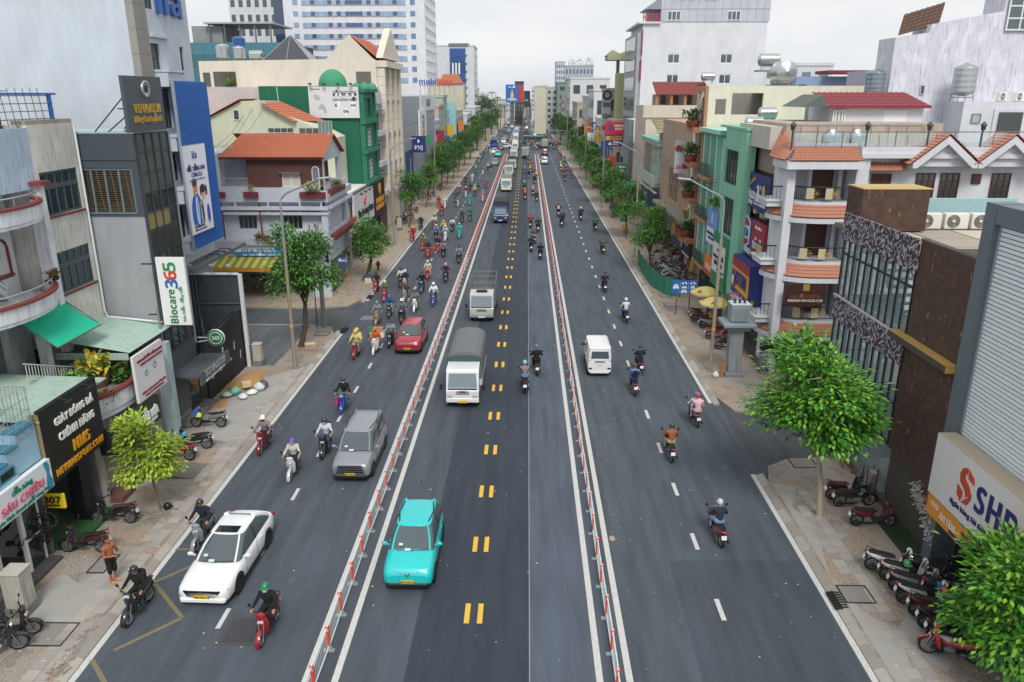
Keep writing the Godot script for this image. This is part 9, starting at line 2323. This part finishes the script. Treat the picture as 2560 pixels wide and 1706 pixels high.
func add_rider(label:String,x:float,y:float,z:float,turn:float,top:String,trous:String,helm:String,group:String,mask:="",pose:="rider",bag:="") -> Node3D:
	if not rider_mesh.has(pose):rider_mesh[pose]=body_mesh(rider_bones(pose),.022)
	var o:=thing("person",label,"person",V(x,y,z),turn,group)
	o.scale=Vector3.ONE*rng.randf_range(.96,1.04)
	var m:=put(o,"body",rider_mesh[pose]);m.set_surface_override_material(0,pm("a9785c",.7));m.set_surface_override_material(1,mk("cloth_"+top,top,.95,0,"soft",3.0));m.set_surface_override_material(2,mk("cloth_"+trous,trous,.95,0,"soft",3.0));m.set_surface_override_material(3,pm("262422",.8))
	var zo:=.0 if pose=="rider" else -.42
	var hp:=V(0,1.625,-.075+zo)
	put(o,"helmet",helmet_mesh(),carp(helm),hp)
	if mask:
		if not rider_mesh.has("mask"):
			var b:=B.new();b.cbox(V(0,0,0),V(.13,.1,.06),.025);rider_mesh["mask"]=b.mesh()
		put(o,"face_mask",rider_mesh["mask"],pm(mask,.9),V(0,1.53,.025+zo))
	if bag:
		if not rider_mesh.has("bag"):
			var b:=B.new();b.cbox(V(0,1.2,-.4),V(.32,.44,.2),.06);rider_mesh["bag"]=b.mesh()
		put(o,"backpack",rider_mesh["bag"],pm(bag,.9))
	return o
func box_on(label:String,col:String,x:float,y:float,z:float,turn:float,s:Vector3,off:=V(0,.86,-.85)) -> void:
	var o:=thing("delivery_box",label,"box",V(x,y,z),turn);var b:=B.new();b.cbox(off+V(0,s.y/2,0),s,.03);put(o,"case",b.mesh(),pm(col,.6));var c:=B.new();c.box(off+V(0,s.y+.006,0),V(s.x*1.02,.03,s.z*1.02));put(o,"lid",c.mesh(),pm(Color(col).darkened(.15).to_html(false),.6))
func build_bikes() -> void:
	rng.seed=909
	var Y:=.012
	var on:=[
		[-12.32,-32.08,"scooter","7a1722","86797c","2c2a2c","e6e6e4","2a2a2a","","mauve grey hoodie and white helmet","dark red scooter by the left kerb"],
		[-10.2,-29.56,"scooter","c3c4c6","c2bfb4","22263a","6a4fa0","dcdcdc","","cream jacket and purple helmet","silver white scooter"],
		[-9.32,-31.73,"scooter","22242a","c9ccd0","3d5575","26282c","d5d8da","2a2c30","white sweater and jeans with backpack straps","black and white scooter by the silver people carrier"],
		[-9.64,-36.87,"underbone","2a3f9a","1a1a1c","5f6a75","1a1b1d","c9ccce","","black jacket with white print","old blue moped with pink bag"],
		[-7.96,-19.17,"scooter","8f1620","17181a","1a1b20","177a4a","d9dbdb","","black jacket and green helmet","red and white scooter nearest the viewer"],
		[-12.46,-20.05,"underbone","1d1e20","141517","18191b","17181a","","17181a","all black clothes and helmet","black scooter by the kerb beside white sedan"],
		[-12.01,-24.14,"scooter","8d929a","1b2336","3a3a42","1f2226","","","navy hoodie and sunglasses","silver scooter behind the white sedan"],
		[-10.86,-45.6,"underbone","8f1a22","d2c27a","8f8b86","d9b33a","e0e0dc","","pale yellow jacket and yellow helmet in front","dark red motorbike carrying two in yellow"],
		[-9.75,-46.37,"scooter","d3d4d6","c8592c","c9c6c0","c86a35","","","orange vest carrying bundled goods","white scooter loaded with parcels"],
		[-9.03,-47.94,"scooter","23242a","8d9198","2f3136","1e1f22","c9cccf","","grey jacket and black helmet beside the red hatchback","black and red scooter"],
		[-10.86,-52.88,"scooter","9a7a5c","858a94","5a5f68","7d828a","b9bcc0","","grey hooded jacket","tan scooter behind the parcel scooter"],
		[-10.3,-54.88,"scooter","2a2c30","2c4f8c","9a9ca0","2a52a0","cfd2d4","","blue jacket with blue helmet","black scooter with white front"],
		[-9.13,-53.4,"underbone","1c1d20","6d7272","33363a","dcdedc","","","grey camouflage jacket and white helmet","black motorbike behind the red hatchback"],
		[-11.45,-59.46,"scooter","a83038","5f6d46","4a4a44","c9c2a4","d8d8d4","","olive green jacket and cream helmet","red scooter near the side street"],
		[-12.75,-62.55,"scooter","a01f2a","2a2628","2a2628","1c1c1e","","","dark hooded jacket","red scooter hugging the left kerb"],
		[-8.59,-56.49,"scooter","e0e1e2","7d7a70","4d4a44","2a2a2c","cfcfcb","","khaki grey jacket on a bright white scooter","bright white scooter"],
		[-9.8,-59.29,"underbone","8f9294","5d4234","3a3230","6a6460","","","brown jacket","silver cub motorbike"],
		[-8.85,-62.4,"underbone","2f3f6a","17181b","2a2c33","1a1b1e","a9c0d0","","black jacket and light blue mask","dark blue motorbike"],
		[-7.39,-58.44,"scooter","3a5a9a","e3e4e4","23252c","d9dadb","","","white hooded coat","blue and white scooter by the barrier"],
		[-10.92,-64.37,"scooter","2b2d30","d2d4d4","2a2a2c","26282a","","1d1e20","white shirt with black straps","black scooter riding abreast"],
		[-10.41,-63.4,"scooter","b0b2b4","2f3034","33353a","d5d6d4","8f2a2c","","dark jacket with red scarf","white and red scooter riding abreast"],
		[-8.95,-67.27,"underbone","a8262e","cfc6b6","c4bfb4","bfc2c0","dfe0de","","cream long jacket","red motorbike before the fire hydrant"],
		[-7.22,-66.32,"scooter","1e1f22","3c2029","2a2226","d59aa8","cfcfd2","","maroon jacket and pink helmet","black and white scooter by the barrier"],
		[-6.72,-74.4,"underbone","202124","8a82a0","35363c","2a2b30","","","lilac jacket","black motorbike hugging the barrier"],
		[-8.57,-77.28,"underbone","1d1e20","83868a","2c2d31","5a5d60","2a2a2c","","grey and black striped top","black motorbike in a cluster"],
		[-9.4,-79.78,"underbone","b02a30","2a2426","2c2c30","b8303a","","","dark top and red helmet","red motorbike in a cluster"],
		[-10.16,-77.12,"scooter","b8252c","3a2c28","2f6a4a","3a3a3a","","","dark red top with red saddle bags","red scooter with red bags"],
		[-11.15,-80.79,"scooter","b02a32","66743c","55553f","2c2a28","","","moss green jacket with passenger","red scooter carrying two"],
		[-13.0,-85.7,"scooter","b8202a","b02a26","2a2c33","d9a02f","","","red delivery shirt and yellow cap","red delivery scooter stopped at the kerb"],
		[-9.32,-86.57,"scooter","e2e3e4","aebfc0","3d4046","dfe0e0","9fb0b8","","pale blue grey coat","white scooter among the cluster"],
		[-10.44,-87.19,"underbone","2a2c30","5f86c0","2f333c","c9ccd0","","","sky blue shirt","dark motorbike among the cluster"],
		[-7.84,-88.06,"scooter","1fb0b4","39b3b8","2f8f96","8fb9a8","","","turquoise raincoat","turquoise scooter by the barrier"],
		[-9.91,-90.12,"underbone","2f3236","d0b23a","3a3c40","d9b93f","dadad6","","yellow vest and yellow helmet","dark motorbike with yellow vested rider"],
		[-9.1,-92.78,"underbone","26282b","d9dad6","3a3f48","33363a","e0e0dd","","white jacket","black motorbike behind the yellow vest"],
		[-13.1,-93.62,"scooter","1b1c1f","1a1b1d","1d1e21","9a9a4a","","","black clothes and olive helmet","black scooter at the kerb by the tree"],
		[-11.54,-94.67,"scooter","9c2028","d3d0c8","3a3638","3c3e42","","","white shirt with big parcel behind","red scooter carrying a tan box"],
		[-11.76,-105.31,"underbone","a8222c","9c2a34","30323a","9a2a30","","","crimson jacket","crimson motorbike"],
		[-13.0,-112.83,"scooter","b02228","a3262b","2a2b2e","7d2a2c","","","red raincoat by the kerb","red scooter by the kerb beyond slim tree"],
		[-12.02,-112.41,"scooter","dcddde","d0d2d2","3a3c42","d5d5d2","","","white top on white scooter","white scooter beside the red kerb scooter"],
		[-8.48,-99.43,"scooter","25262a","3a3c44","24262a","2c2e33","d9dcdc","","dark grey jacket and white mask","black scooter with pale lamp"],
		[-7.51,-100.87,"underbone","1f5a40","2c6a4a","2a2c30","2a7a50","","","green ride-hailing jacket","dark green motorbike by the barrier"],
		[-10.27,-114.25,"scooter","b9bbbd","6f747c","33363c","3a3c40","","","slate jacket","silver scooter mid-lane"],
		[-10.95,-119.0,"underbone","2a2b2f","3f4248","2a2c30","4a4d52","","","charcoal jacket","black motorbike behind the silver scooter"],
		[-8.67,-116.14,"scooter","1fa8ac","2aa5aa","2c6f78","2c9ca0","","","teal raincoat","teal scooter mid-lane"],
		[-9.96,-125.27,"scooter","c9cacb","8f2c34","34363a","dcdcd8","","","wine red top and white helmet","white scooter"],
		[-9.67,-130.98,"underbone","2b2c30","2f3238","2a2b2f","1e1f22","","","black top","black motorbike"],
		[-11.5,-130.95,"scooter","8f1c24","cfc7a8","3c3a36","c9c3a4","","","cream top","maroon scooter"],
		[-6.91,-120.15,"scooter","c9b9b0","b57a70","3a3634","b9b0a8","","","dusty pink top","beige scooter by barrier"],
		[-7.3,-139.04,"scooter","8f1c24","a35a4a","2f2f33","8f8a80","","","terracotta top","dark red scooter by barrier"],
		[-8.59,-127.19,"underbone","2b2c30","c9b85a","2f3a4a","d9c45a","","","mustard top","black motorbike with mustard rider"],
		[-8.56,-135.1,"underbone","35373b","5a6a8a","2d2f36","3a4a6a","","","steel blue top","dark motorbike"],
	]
	var G1:="motorbikes coming towards the viewer";var G2:="riders coming towards the viewer"
	for a in on:
		var z:float=a[1]-.63;var turn:=rng.randf_range(-.05,.05)
		add_bike("%s ridden by person in %s" % [short(a[10],7),short(a[9])],a[2],a[3],a[0],Y,z,turn,G1,z<-100.0)
		add_rider("person in %s riding %s" % [a[9],short(a[10])],a[0],Y,z,turn,a[4],a[5],a[6],G2,a[7],"rider",a[8])
	add_rider("passenger in yellow jacket and helmet behind the yellow jacket rider",-10.86,Y,-46.2,.0,"cdbb74","8a8880","d9b33a",G2,"","pillion");add_rider("passenger in tan jacket on the moss green rider's scooter",-11.15,Y,-81.4,.0,"a98f6a","55504a","c9a878",G2,"","pillion");add_rider("passenger in pale coat behind the turquoise raincoat",-7.84,Y,-88.7,.0,"9fb9c0","3a4a60","8fc0c4",G2,"","pillion")
	for k in [["dcdcd8",V(0,.85,-.7),V(.9,.35,.5),"white bundle tied on the parcel scooter"],["b98a6a",V(.05,1.18,-.75),V(.7,.28,.45),"tan parcel on top of the white bundle"],["3f8a5a",V(-.42,1.1,-.65),V(.3,.4,.3),"green bag hung on the parcel scooter"]]:box_on(k[3],k[0],-9.75,Y,-47.0,.0,k[2],k[1])
	box_on("red insulated delivery box on kerbside scooter","b8221f",-13.0,Y,-86.3,.0,V(.5,.5,.45));box_on("tan cardboard parcel behind the white shirt rider","c29a72",-11.54,Y,-95.3,.0,V(.55,.6,.5));box_on("red saddle bag on the red bag scooter","c23528",-10.16,Y,-77.7,.0,V(1.1,.3,.4),V(.1,.5,-.6));box_on("bright pink bag hanging on the old moped","c2307a",-9.64,Y,-37.5,.0,V(.16,.34,.3),V(-.28,.45,.35))
	var off:=[
		[7.25,-24.85,"underbone","8f1c22","1d2f4a","7d98b8","b9bcc2","","navy jacket and silver helmet","dark red motorbike nearest the viewer heading away"],
		[6.69,-31.7,"underbone","2a2c2c","9a5a32","b59a78","2a2b2c","","brown jacket and beige trousers","black motorbike heading away"],
		[8.62,-35.62,"scooter","8d9096","c9ccd4","26282c","2a6fb0","","white shirt and blue helmet in front of passenger","grey scooter carrying two"],
		[6.1,-39.79,"underbone","9a2228","5a83b8","3f62a0","3a3f3c","1a1b1d","blue shirt with black backpack","red motorbike behind the navy rider"],
		[6.88,-43.24,"scooter","8f1c22","1b2434","2a2d33","1c1d20","","navy coat and black helmet","scooter just ahead of the blue shirt"],
		[-.06,-40.02,"scooter","1c1d1f","7d7a7c","6a88a8","7fb8bd","","grey jacket and pale teal helmet","black scooter in the centre lanes"],
		[.63,-42.85,"scooter","1a1b1d","141518","1c1d20","3a7a82","","black coat and dark teal helmet","black scooter ahead of the grey jacket"],
		[7.33,-54.04,"scooter","2a2c30","cfd2d6","4a78b0","d3d8da","","white shirt and jeans","black scooter mid-lane heading away"],
		[6.67,-63.14,"scooter","26282c","1c2338","23252b","1f2a4a","","navy hoodie with white print","dark scooter heading away"],
		[8.02,-79.44,"scooter","8f2024","5a5a40","3a4a44","4a4a38","","olive shirt","scooter near the dark gutter"],
		[8.41,-93.58,"scooter","26282b","1f7a4a","2c2e33","22302c","","green ride-hailing jacket heading away","dark scooter near right kerb"],
		[1.4,-76.58,"scooter","1f2023","18191c","1c1d20","1b1c1f","","black clothes beside right barrier","black scooter beside right barrier"],
		[.48,-80.53,"scooter","8f1f24","232a48","2a2c33","2a3558","","dark blue jacket","red-tailed scooter in centre lanes"],
		[.85,-85.36,"scooter","3a3c40","4a4d55","c9a27d","6f747a","","grey top with tan bag","grey scooter in centre lanes"],
		[4.42,-96.68,"scooter","7d1f24","1f2024","1f2024","23252a","","black shirt near barrier","maroon scooter near barrier"],
		[1.38,-92.89,"underbone","2a2b2e","2a2c36","2a2c33","2a2c2f","","dark slate shirt","dark motorbike beyond the grey scooter"],
		[.46,-95.67,"scooter","a02228","9c2a30","2f3136","a02a30","","red shirt and red helmet","red scooter with red rider"],
		[4.34,-105.38,"scooter","26272a","1e1f22","2a2b2f","1d1e20","c9bfae","black shirt with cream backpack","black scooter with cream backpack rider"],
		[7.18,-101.78,"scooter","23252a","1f2840","2a2c33","dfe0e0","","navy jacket and white helmet","dark scooter mid-lane"],
		[4.63,-98.9,"scooter","2a2c30","2a3038","24262a","1f7a4c","","charcoal shirt and green helmet","black scooter near the barrier end"],
		[-.31,-122.76,"scooter","8f2a28","c8643f","3a3436","cf6a48","","orange jacket","red scooter in far centre lanes"],
		[-.44,-134.5,"underbone","2a2c30","1f7a4c","2c2e33","d9dcda","","bright green jacket","dark motorbike far centre"],
		[.97,-128.05,"scooter","3a3c40","d58a7a","33353a","c98a80","","salmon shirt","grey scooter far centre"],
		[1.49,-120.32,"underbone","1f2023","23302c","1f2023","1f5a44","","dark green jacket","black motorbike far centre"],
		[1.37,-145.07,"underbone","1f2023","222328","1f2023","1b1c1e","","black jacket far ahead","black motorbike far ahead"],
		[.35,-155.3,"underbone","1f2023","2a2c33","202226","202226","","slate jacket far ahead","dark motorbike far ahead"],
		[1.29,-160.45,"scooter","a8262a","a8302f","2f2f33","a8302f","","red jacket far ahead","red scooter far ahead"],
		[.66,-167.05,"scooter","c9b02f","d2b52f","33343a","d2b52f","","yellow jacket far ahead","yellow scooter far ahead"],
		[7.42,-160.57,"scooter","3a3a3c","c8583a","2c2d31","b55a40","","orange red shirt far ahead","dark scooter far ahead on the right"],
		[7.41,-170.69,"scooter","c9cacb","d5d6d8","3a3c42","d5d6d8","","white jacket far ahead","white scooter far ahead on the right"],
	]
	var G3:="motorbikes heading away from the viewer";var G4:="riders heading away from the viewer"
	for a in off:
		var z:float=a[1]-.62;var turn:=PI+rng.randf_range(-.05,.05)
		add_bike("%s ridden by person in %s" % [a[9],short(a[8])],a[2],a[3],a[0],Y,z,turn,G3,z<-100.0)
		add_rider("person in %s riding %s" % [a[8],short(a[9])],a[0],Y,z,turn,a[4],a[5],a[6],G4,"","rider",a[7])
	add_rider("passenger in pink top and red helmet behind the white shirt",8.62,Y,-36.24,PI,"d9b3bb","c9a8b0","b8323a",G4,"","pillion")
	var tops:=["2a2c33","8a8d92","c9cacc","9c3038","3a5a8a","c9b45a","2f6a50","b56a4a","6a5a70","3fa0a8"];var bl:=["23252a","8f1f26","c9cacb","2a3f70","1fa0a4","6f7276"]
	for i in 64:
		var left:=i % 2==0;var x:=rng.randf_range(-12.4,-6.9) if left else (rng.randf_range(-.9,1.9) if i % 4==1 else rng.randf_range(5.2,9.6));var z:=-142.0-i*2.3-rng.randf()*5.0;var turn:=.0 if left else PI
		if left and z<-180 and absf(x+8.0)<1.6:x=-11.8
		var c:=i % 10
		add_bike("distant motorbike in the oncoming crowd near the crossing" if left else "distant motorbike in the departing crowd near the crossing","scooter" if i % 3 else "underbone",bl[i % 6],x,Y,z,turn,"distant oncoming motorbikes" if left else "distant departing motorbikes",true)
		add_rider("distant rider in the oncoming crowd near the crossing" if left else "distant rider in the departing crowd near the crossing",x,Y,z,turn,tops[c],["2c2e33","3d5575","4a4844"][i % 3],tops[(c+3) % 10],"distant oncoming riders" if left else "distant departing riders")
	for i in 34:
		var x:=rng.randf_range(-3.5,9.5);var z:=-rng.randf_range(226.0,280.0)
		add_bike("tiny motorbike crossing amid the junction traffic","scooter",bl[i % 6],x,Y,z,rng.randf_range(0,TAU),"motorbikes crossing the junction",true);
		add_rider("tiny rider crossing amid the junction traffic",x,Y,z,.0,tops[i % 10],"2c2e33",tops[(i+4) % 10],"riders crossing the junction")
	parked_bikes()
	people_standing()
func short(s:String,n:=4) -> String:
	var w:=s.split(" ");return " ".join(w.slice(0,n)) if w.size()>n else s
func parked_bikes() -> void:
	var P:=[
		[-15.85,-34.87,-PI/2-.0,"scooter","6d7073","1c1b1b","grey scooter with blue cloth on its bars by the dark doorway"],
		[-15.6,-32.4,-PI/2+.1,"underbone","23252a","1c1b1b","black motorbike parked behind the lime tree"],
		[-15.9,-31.3,-PI/2-.1,"underbone","a3232a","1c1b1b","red motorbike half hidden behind the lime tree crown"],
		[-15.95,-25.87,-PI/2,"scooter","1a1a1c","4a2f2a","black scooter with brown seat parked before the black shop"],
		[-16.0,-23.87,-PI/2,"scooter","3a1a1e","1c1b1b","black and maroon scooter parked at the green carpet's edge"],
		[-15.75,-19.3,PI/2+.3,"scooter","1b1c1e","1c1b1b","black scooter at the utility cabinet by the frame edge"],
		[-15.7,-18.5,PI/2+.5,"underbone","2c2c2e","1c1b1b","dark motorbike cut by the frame's lower left edge"],
		[13.3,-27.75,PI/2+.1,"underbone","23252a","1c1b1b","black motorbike parked beside the pale tree trunk"],
		[13.2,-28.4,PI/2+.15,"scooter","1b1c1f","5a2a2a","second black scooter behind the one beside the trunk"],
		[13.4,-26.25,PI/2,"scooter","5d1d22","1c1b1b","dark red and black motorbike parked outside the cafe"],
		[12.75,-23.2,PI/2-.25,"scooter","d0d1d0","1c1b1b","white and black scooter starting the row outside the bank"],
		[13.0,-22.6,PI/2-.25,"scooter","c3c4c2","1c1b1b","white scooter with green helmet in the bank row"],
		[13.05,-22.0,PI/2-.25,"scooter","8a8c8f","1c1b1b","grey scooter with maroon side in the bank row"],
		[13.0,-21.35,PI/2-.25,"scooter","dcdcd9","1c1b1b","bright white scooter in the middle of the bank row"],
		[13.1,-20.7,PI/2-.25,"scooter","5a2329","2a2220","maroon scooter with orange helmet in the bank row"],
		[13.1,-20.1,PI/2-.25,"scooter","26272a","1c1b1b","black scooter second from the end of the bank row"],
		[13.1,-19.55,PI/2-.25,"scooter","1d1e20","1c1b1b","black scooter at the end of the bank row"],
		[12.6,-18.9,-PI/2-.4,"underbone","b8262f","1c1b1b","red motorbike facing the road beside the near tree"],
		[13.9,-22.9,PI/2-.3,"scooter","2a2b2e","1c1b1b","black scooter squeezed behind the first white one outside the bank"],
		[14.0,-21.6,PI/2-.3,"underbone","303236","1c1b1b","dark motorbike behind the bright white scooter at the bank"],
		[12.95,-19.0,PI/2-.3,"scooter","b9bbbb","1c1b1b","silver scooter beside the red motorbike under the near tree"],
		[13.0,-55.0,PI/2,"scooter","3a3c40","1c1b1b","dark scooter with red box beside the lane sign"],
		[12.95,-54.2,PI/2+.1,"underbone","7d1f26","1c1b1b","maroon motorbike beside the dark scooter under parasol"],
		[13.2,-52.5,PI/2,"scooter","c3c5c4","1c1b1b","white and black scooter under the yellow parasol"],
		[13.1,-50.0,PI/2,"underbone","a8232b","1c1b1b","red motorbike parked behind the lamp post"],
		[13.2,-47.8,PI/2,"scooter","1d1e20","1c1b1b","black scooter parked behind the transformer pedestal"],
		[12.8,-66.3,PI/2+.2,"scooter","dcdddd","1c1b1b","black and white scooter parked at the netting's end"],
		[13.3,-64.6,PI/2+.2,"underbone","8f2228","1c1b1b","dark red motorbike parked before the black box sign"],
		[12.3,-110.5,.4,"scooter","1f2023","1c1b1b","black scooter between two trees on the right pavement"],
		[12.6,-118.5,.6,"underbone","2a2c30","1c1b1b","motorbike parked by the fabric shop tree"],
		[12.4,-137.0,.4,"scooter","2f6a50","1c1b1b","green scooter parked below the red paint board"],
		[-16.2,-98.0,-1.2,"scooter","1d1e20","1c1b1b","black scooter parked beyond the white cabinet"],
		[-15.9,-101.5,-1.2,"underbone","26282c","1c1b1b","dark motorbike parked beside the black scooter past the cabinet"],
		[-16.1,-107.5,-1.2,"scooter","1b1c1e","1c1b1b","black scooter parked before the metal bank's blue poster"],
		[-15.9,-121.0,-1.2,"underbone","8a3a2c","1c1b1b","rusty orange motorbike parked before the metal bank"],
		[-15.8,-126.0,-1.1,"scooter","2a2c30","1c1b1b","dark scooter parked under the vertical bank sign"],
		[-15.8,-138.0,-1.1,"scooter","1d1e20","1c1b1b","black scooter parked under the bank trees"],
		[-17.0,-62.6,-1.4,"scooter","2a2b2e","1c1b1b","dark scooter parked by the food cart"],
	]
	for a in P:add_bike(a[6],a[3],a[4],a[0],.125,a[1],a[2],"parked motorbikes",a[1]<-75.0,a[5],.09)
	var hs:=[["lime yellow helmet on the grey scooter's bars","c9d62f",V(-16.15,.9,-34.6)],["green helmet on a white scooter in the bank row","2c8a52",V(12.85,1.0,-22.45)],["orange helmet on the maroon scooter in bank row","b8592c",V(13.3,1.05,-20.9)],["light blue helmet on the black motorbike behind lime tree","3a9ac0",V(-15.9,.95,-32.3)]]
	for h in hs:
		var o:=thing("helmet",h[0],"helmet",h[2]);put(o,"shell",helmet_mesh(),carp(h[1]));var b:=B.new();b.lathe([[.128,-.05],[.132,-.03]],14);put(o,"rim_trim",b.mesh(),pm("1c1c1c"))
	for c in [["blue cloth draped on the grey scooter's bars","2f4aa8",V(-16.3,.95,-34.75)],["blue denim jacket draped on a bank row scooter","4a6a9a",V(13.35,.95,-21.2)]]:
		var o:=thing("draped_cloth",c[0],"cloth",c[2]);var b:=B.new();var rows:=[]
		for i in 6:
			var row:=PackedVector3Array()
			for k in 7:row.append(V((k-3)*.05,.2-absf(i-2.0)*.1+.015*sin(k*2.0),(i-2.5)*.07))
			rows.append(row)
		b.grid(rows);put(o,"fabric",b.mesh(),mk("cloth_"+c[1],c[1],.95))
func people_standing() -> void:
	var b:=[]
	var hip:=V(0,.95,0);var chest:=V(0,1.28,.01);var neck:=V(0,1.48,.0);var head:=V(.0,1.63,.02)
	b.append([hip+V(.06,0,0),hip-V(.06,0,0),.12,.12,2]);b.append([hip+V(0,.1,.01),chest,.12,.13,0]);b.append([chest+V(.08,.06,0),chest+V(-.08,.06,0),.11,.11,0]);b.append([chest+V(0,.15,0),neck,.06,.052,0]);b.append([neck,head,.05,.052,0]);b.append([head+V(0,-.02,.015),head+V(0,.05,-.01),.078,.09,0]);b.append([head+V(0,-.075,.045),head+V(0,-.05,.055),.042,.046,0]);b.append([head+V(0,.0,.098),head+V(0,-.025,.112),.011,.015,0])
	for s in [-1.0,1.0]:
		b.append([head+V(s*.08,.0,0),head+V(s*.085,-.03,0),.018,.014,0]);b.append([hip+V(s*.09,-.04,0),V(s*.1,.52,.02),.105,.08,2]);b.append([V(s*.1,.52,.02),V(s*.1,.44,.015),.08,.072,2]);b.append([V(s*.1,.46,.015),V(s*.1,.1,-.01),.056,.036,0]);b.append([V(s*.1,.05,-.04),V(s*.115,.035,.15),.04,.034,3])
		var sh:=chest+V(s*.19,.12,-.01);b.append([chest+V(s*.1,.11,0),sh,.08,.068,0])
		var el:=V(s*.24,1.1,.03);var wr:=V(s*.16,1.13,.25)
		if s>0:el=V(.23,1.12,.12);wr=V(.08,1.42,.2)
		b.append([sh,el,.055,.045,0]);b.append([el,wr,.045,.03,0])
		if s>0:hand(b,wr,V(-.3,.9,-.1).normalized(),V(-.3,.1,-.8).normalized(),1.0,0)
		else:hand(b,wr,V(.6,.1,.6).normalized(),V(.3,-.7,.1).normalized(),1.0,0)
	var o:=thing("person","bare-chested person in black shorts and orange sandals on left pavement","person",V(-14.05,.13,-22.15),1.25)
	var m:=put(o,"body",body_mesh(b,.014,.03));m.set_surface_override_material(0,pm("9a5f42",.6));m.set_surface_override_material(1,pm("9a5f42",.6));m.set_surface_override_material(2,pm("15161a",.9));m.set_surface_override_material(3,pm("d8861f",.7))
	var hb:=B.new();var pr:=[]
	for i in 6:pr.append([.098*cos(PI/2*i/5.0),.1*sin(PI/2*i/5.0)])
	hb.lathe(pr,14,head+V(0,.05,-.018));put(o,"hair",hb.mesh(),pm("17120f",.8))
	var w:=add_rider("person in blue shirt working on the repair shop's roof",15.4,4.7,-77.5,-2.2,"2c3f86","3a3c44","1c1a1a","","")
	var cr:=thing("roof_crate","low crate the blue shirted roof worker sits on","crate",V(15.4,5.2,-77.5));var cb:=B.new();cb.cbox(V(.1,.12,.1),V(.5,.24,.5),.02);put(cr,"box",cb.mesh(),pm("8f7a5c",.9))
func build_small() -> void:
	var h:=thing("tube_heap","black heap of inner tubes and hoses at the blue shop door","heap",V(-17.2,.2,-23.3));rng.seed=61;var b:=B.new()
	for i in 26:
		var pts:=[];var c:=V(rng.randfn(0,.16),rng.randf_range(.7,1.7),rng.randfn(0,.28));var r:=rng.randf_range(.2,.36);var tilt:=Basis.from_euler(V(rng.randfn(0,.4),rng.randfn(0,.5),PI/2+rng.randfn(0,.3)))
		for k in 11:pts.append(c+tilt*V(cos(TAU*k/10.0)*r,0,sin(TAU*k/10.0)*r))
		b.tube(pts,.028,5,false)
	put(h,"hoses",b.mesh(),pm("1a1b1c",.6));var st:=B.new();st.tube([V(0,-.08,0),V(0,1.7,0)],.03,6);st.tube([V(-.25,-.06,-.2),V(.25,-.06,.2)],.03,6);put(h,"stand",st.mesh(),pm("5a5c5e"))
	for k in [[11.9,-92.0,"c9861f","orange plastic crate on the right pavement"],[12.3,-95.5,"c9a21f","yellow plastic crate farther along the right pavement"],[12.6,-101,"2a7a50","green plastic bin on the right pavement"],[12.2,-141,"b8352c","red plastic bin by the tree below paint board"]]:
		var o:=thing("plastic_crate",k[3],"crate",V(k[0],.12,k[1]));var c:=B.new();c.bx(-.3,.3,0,.04,-.25,.25)
		for s in [[-.3,-.27,-.25,.25],[.27,.3,-.25,.25],[-.3,.3,-.25,-.22],[-.3,.3,.22,.25]]:
			for i in 4:c.bx(s[0],s[1],.05+i*.1,.12+i*.1,s[2],s[3])
		put(o,"basket",c.mesh(),pm(k[2],.6))
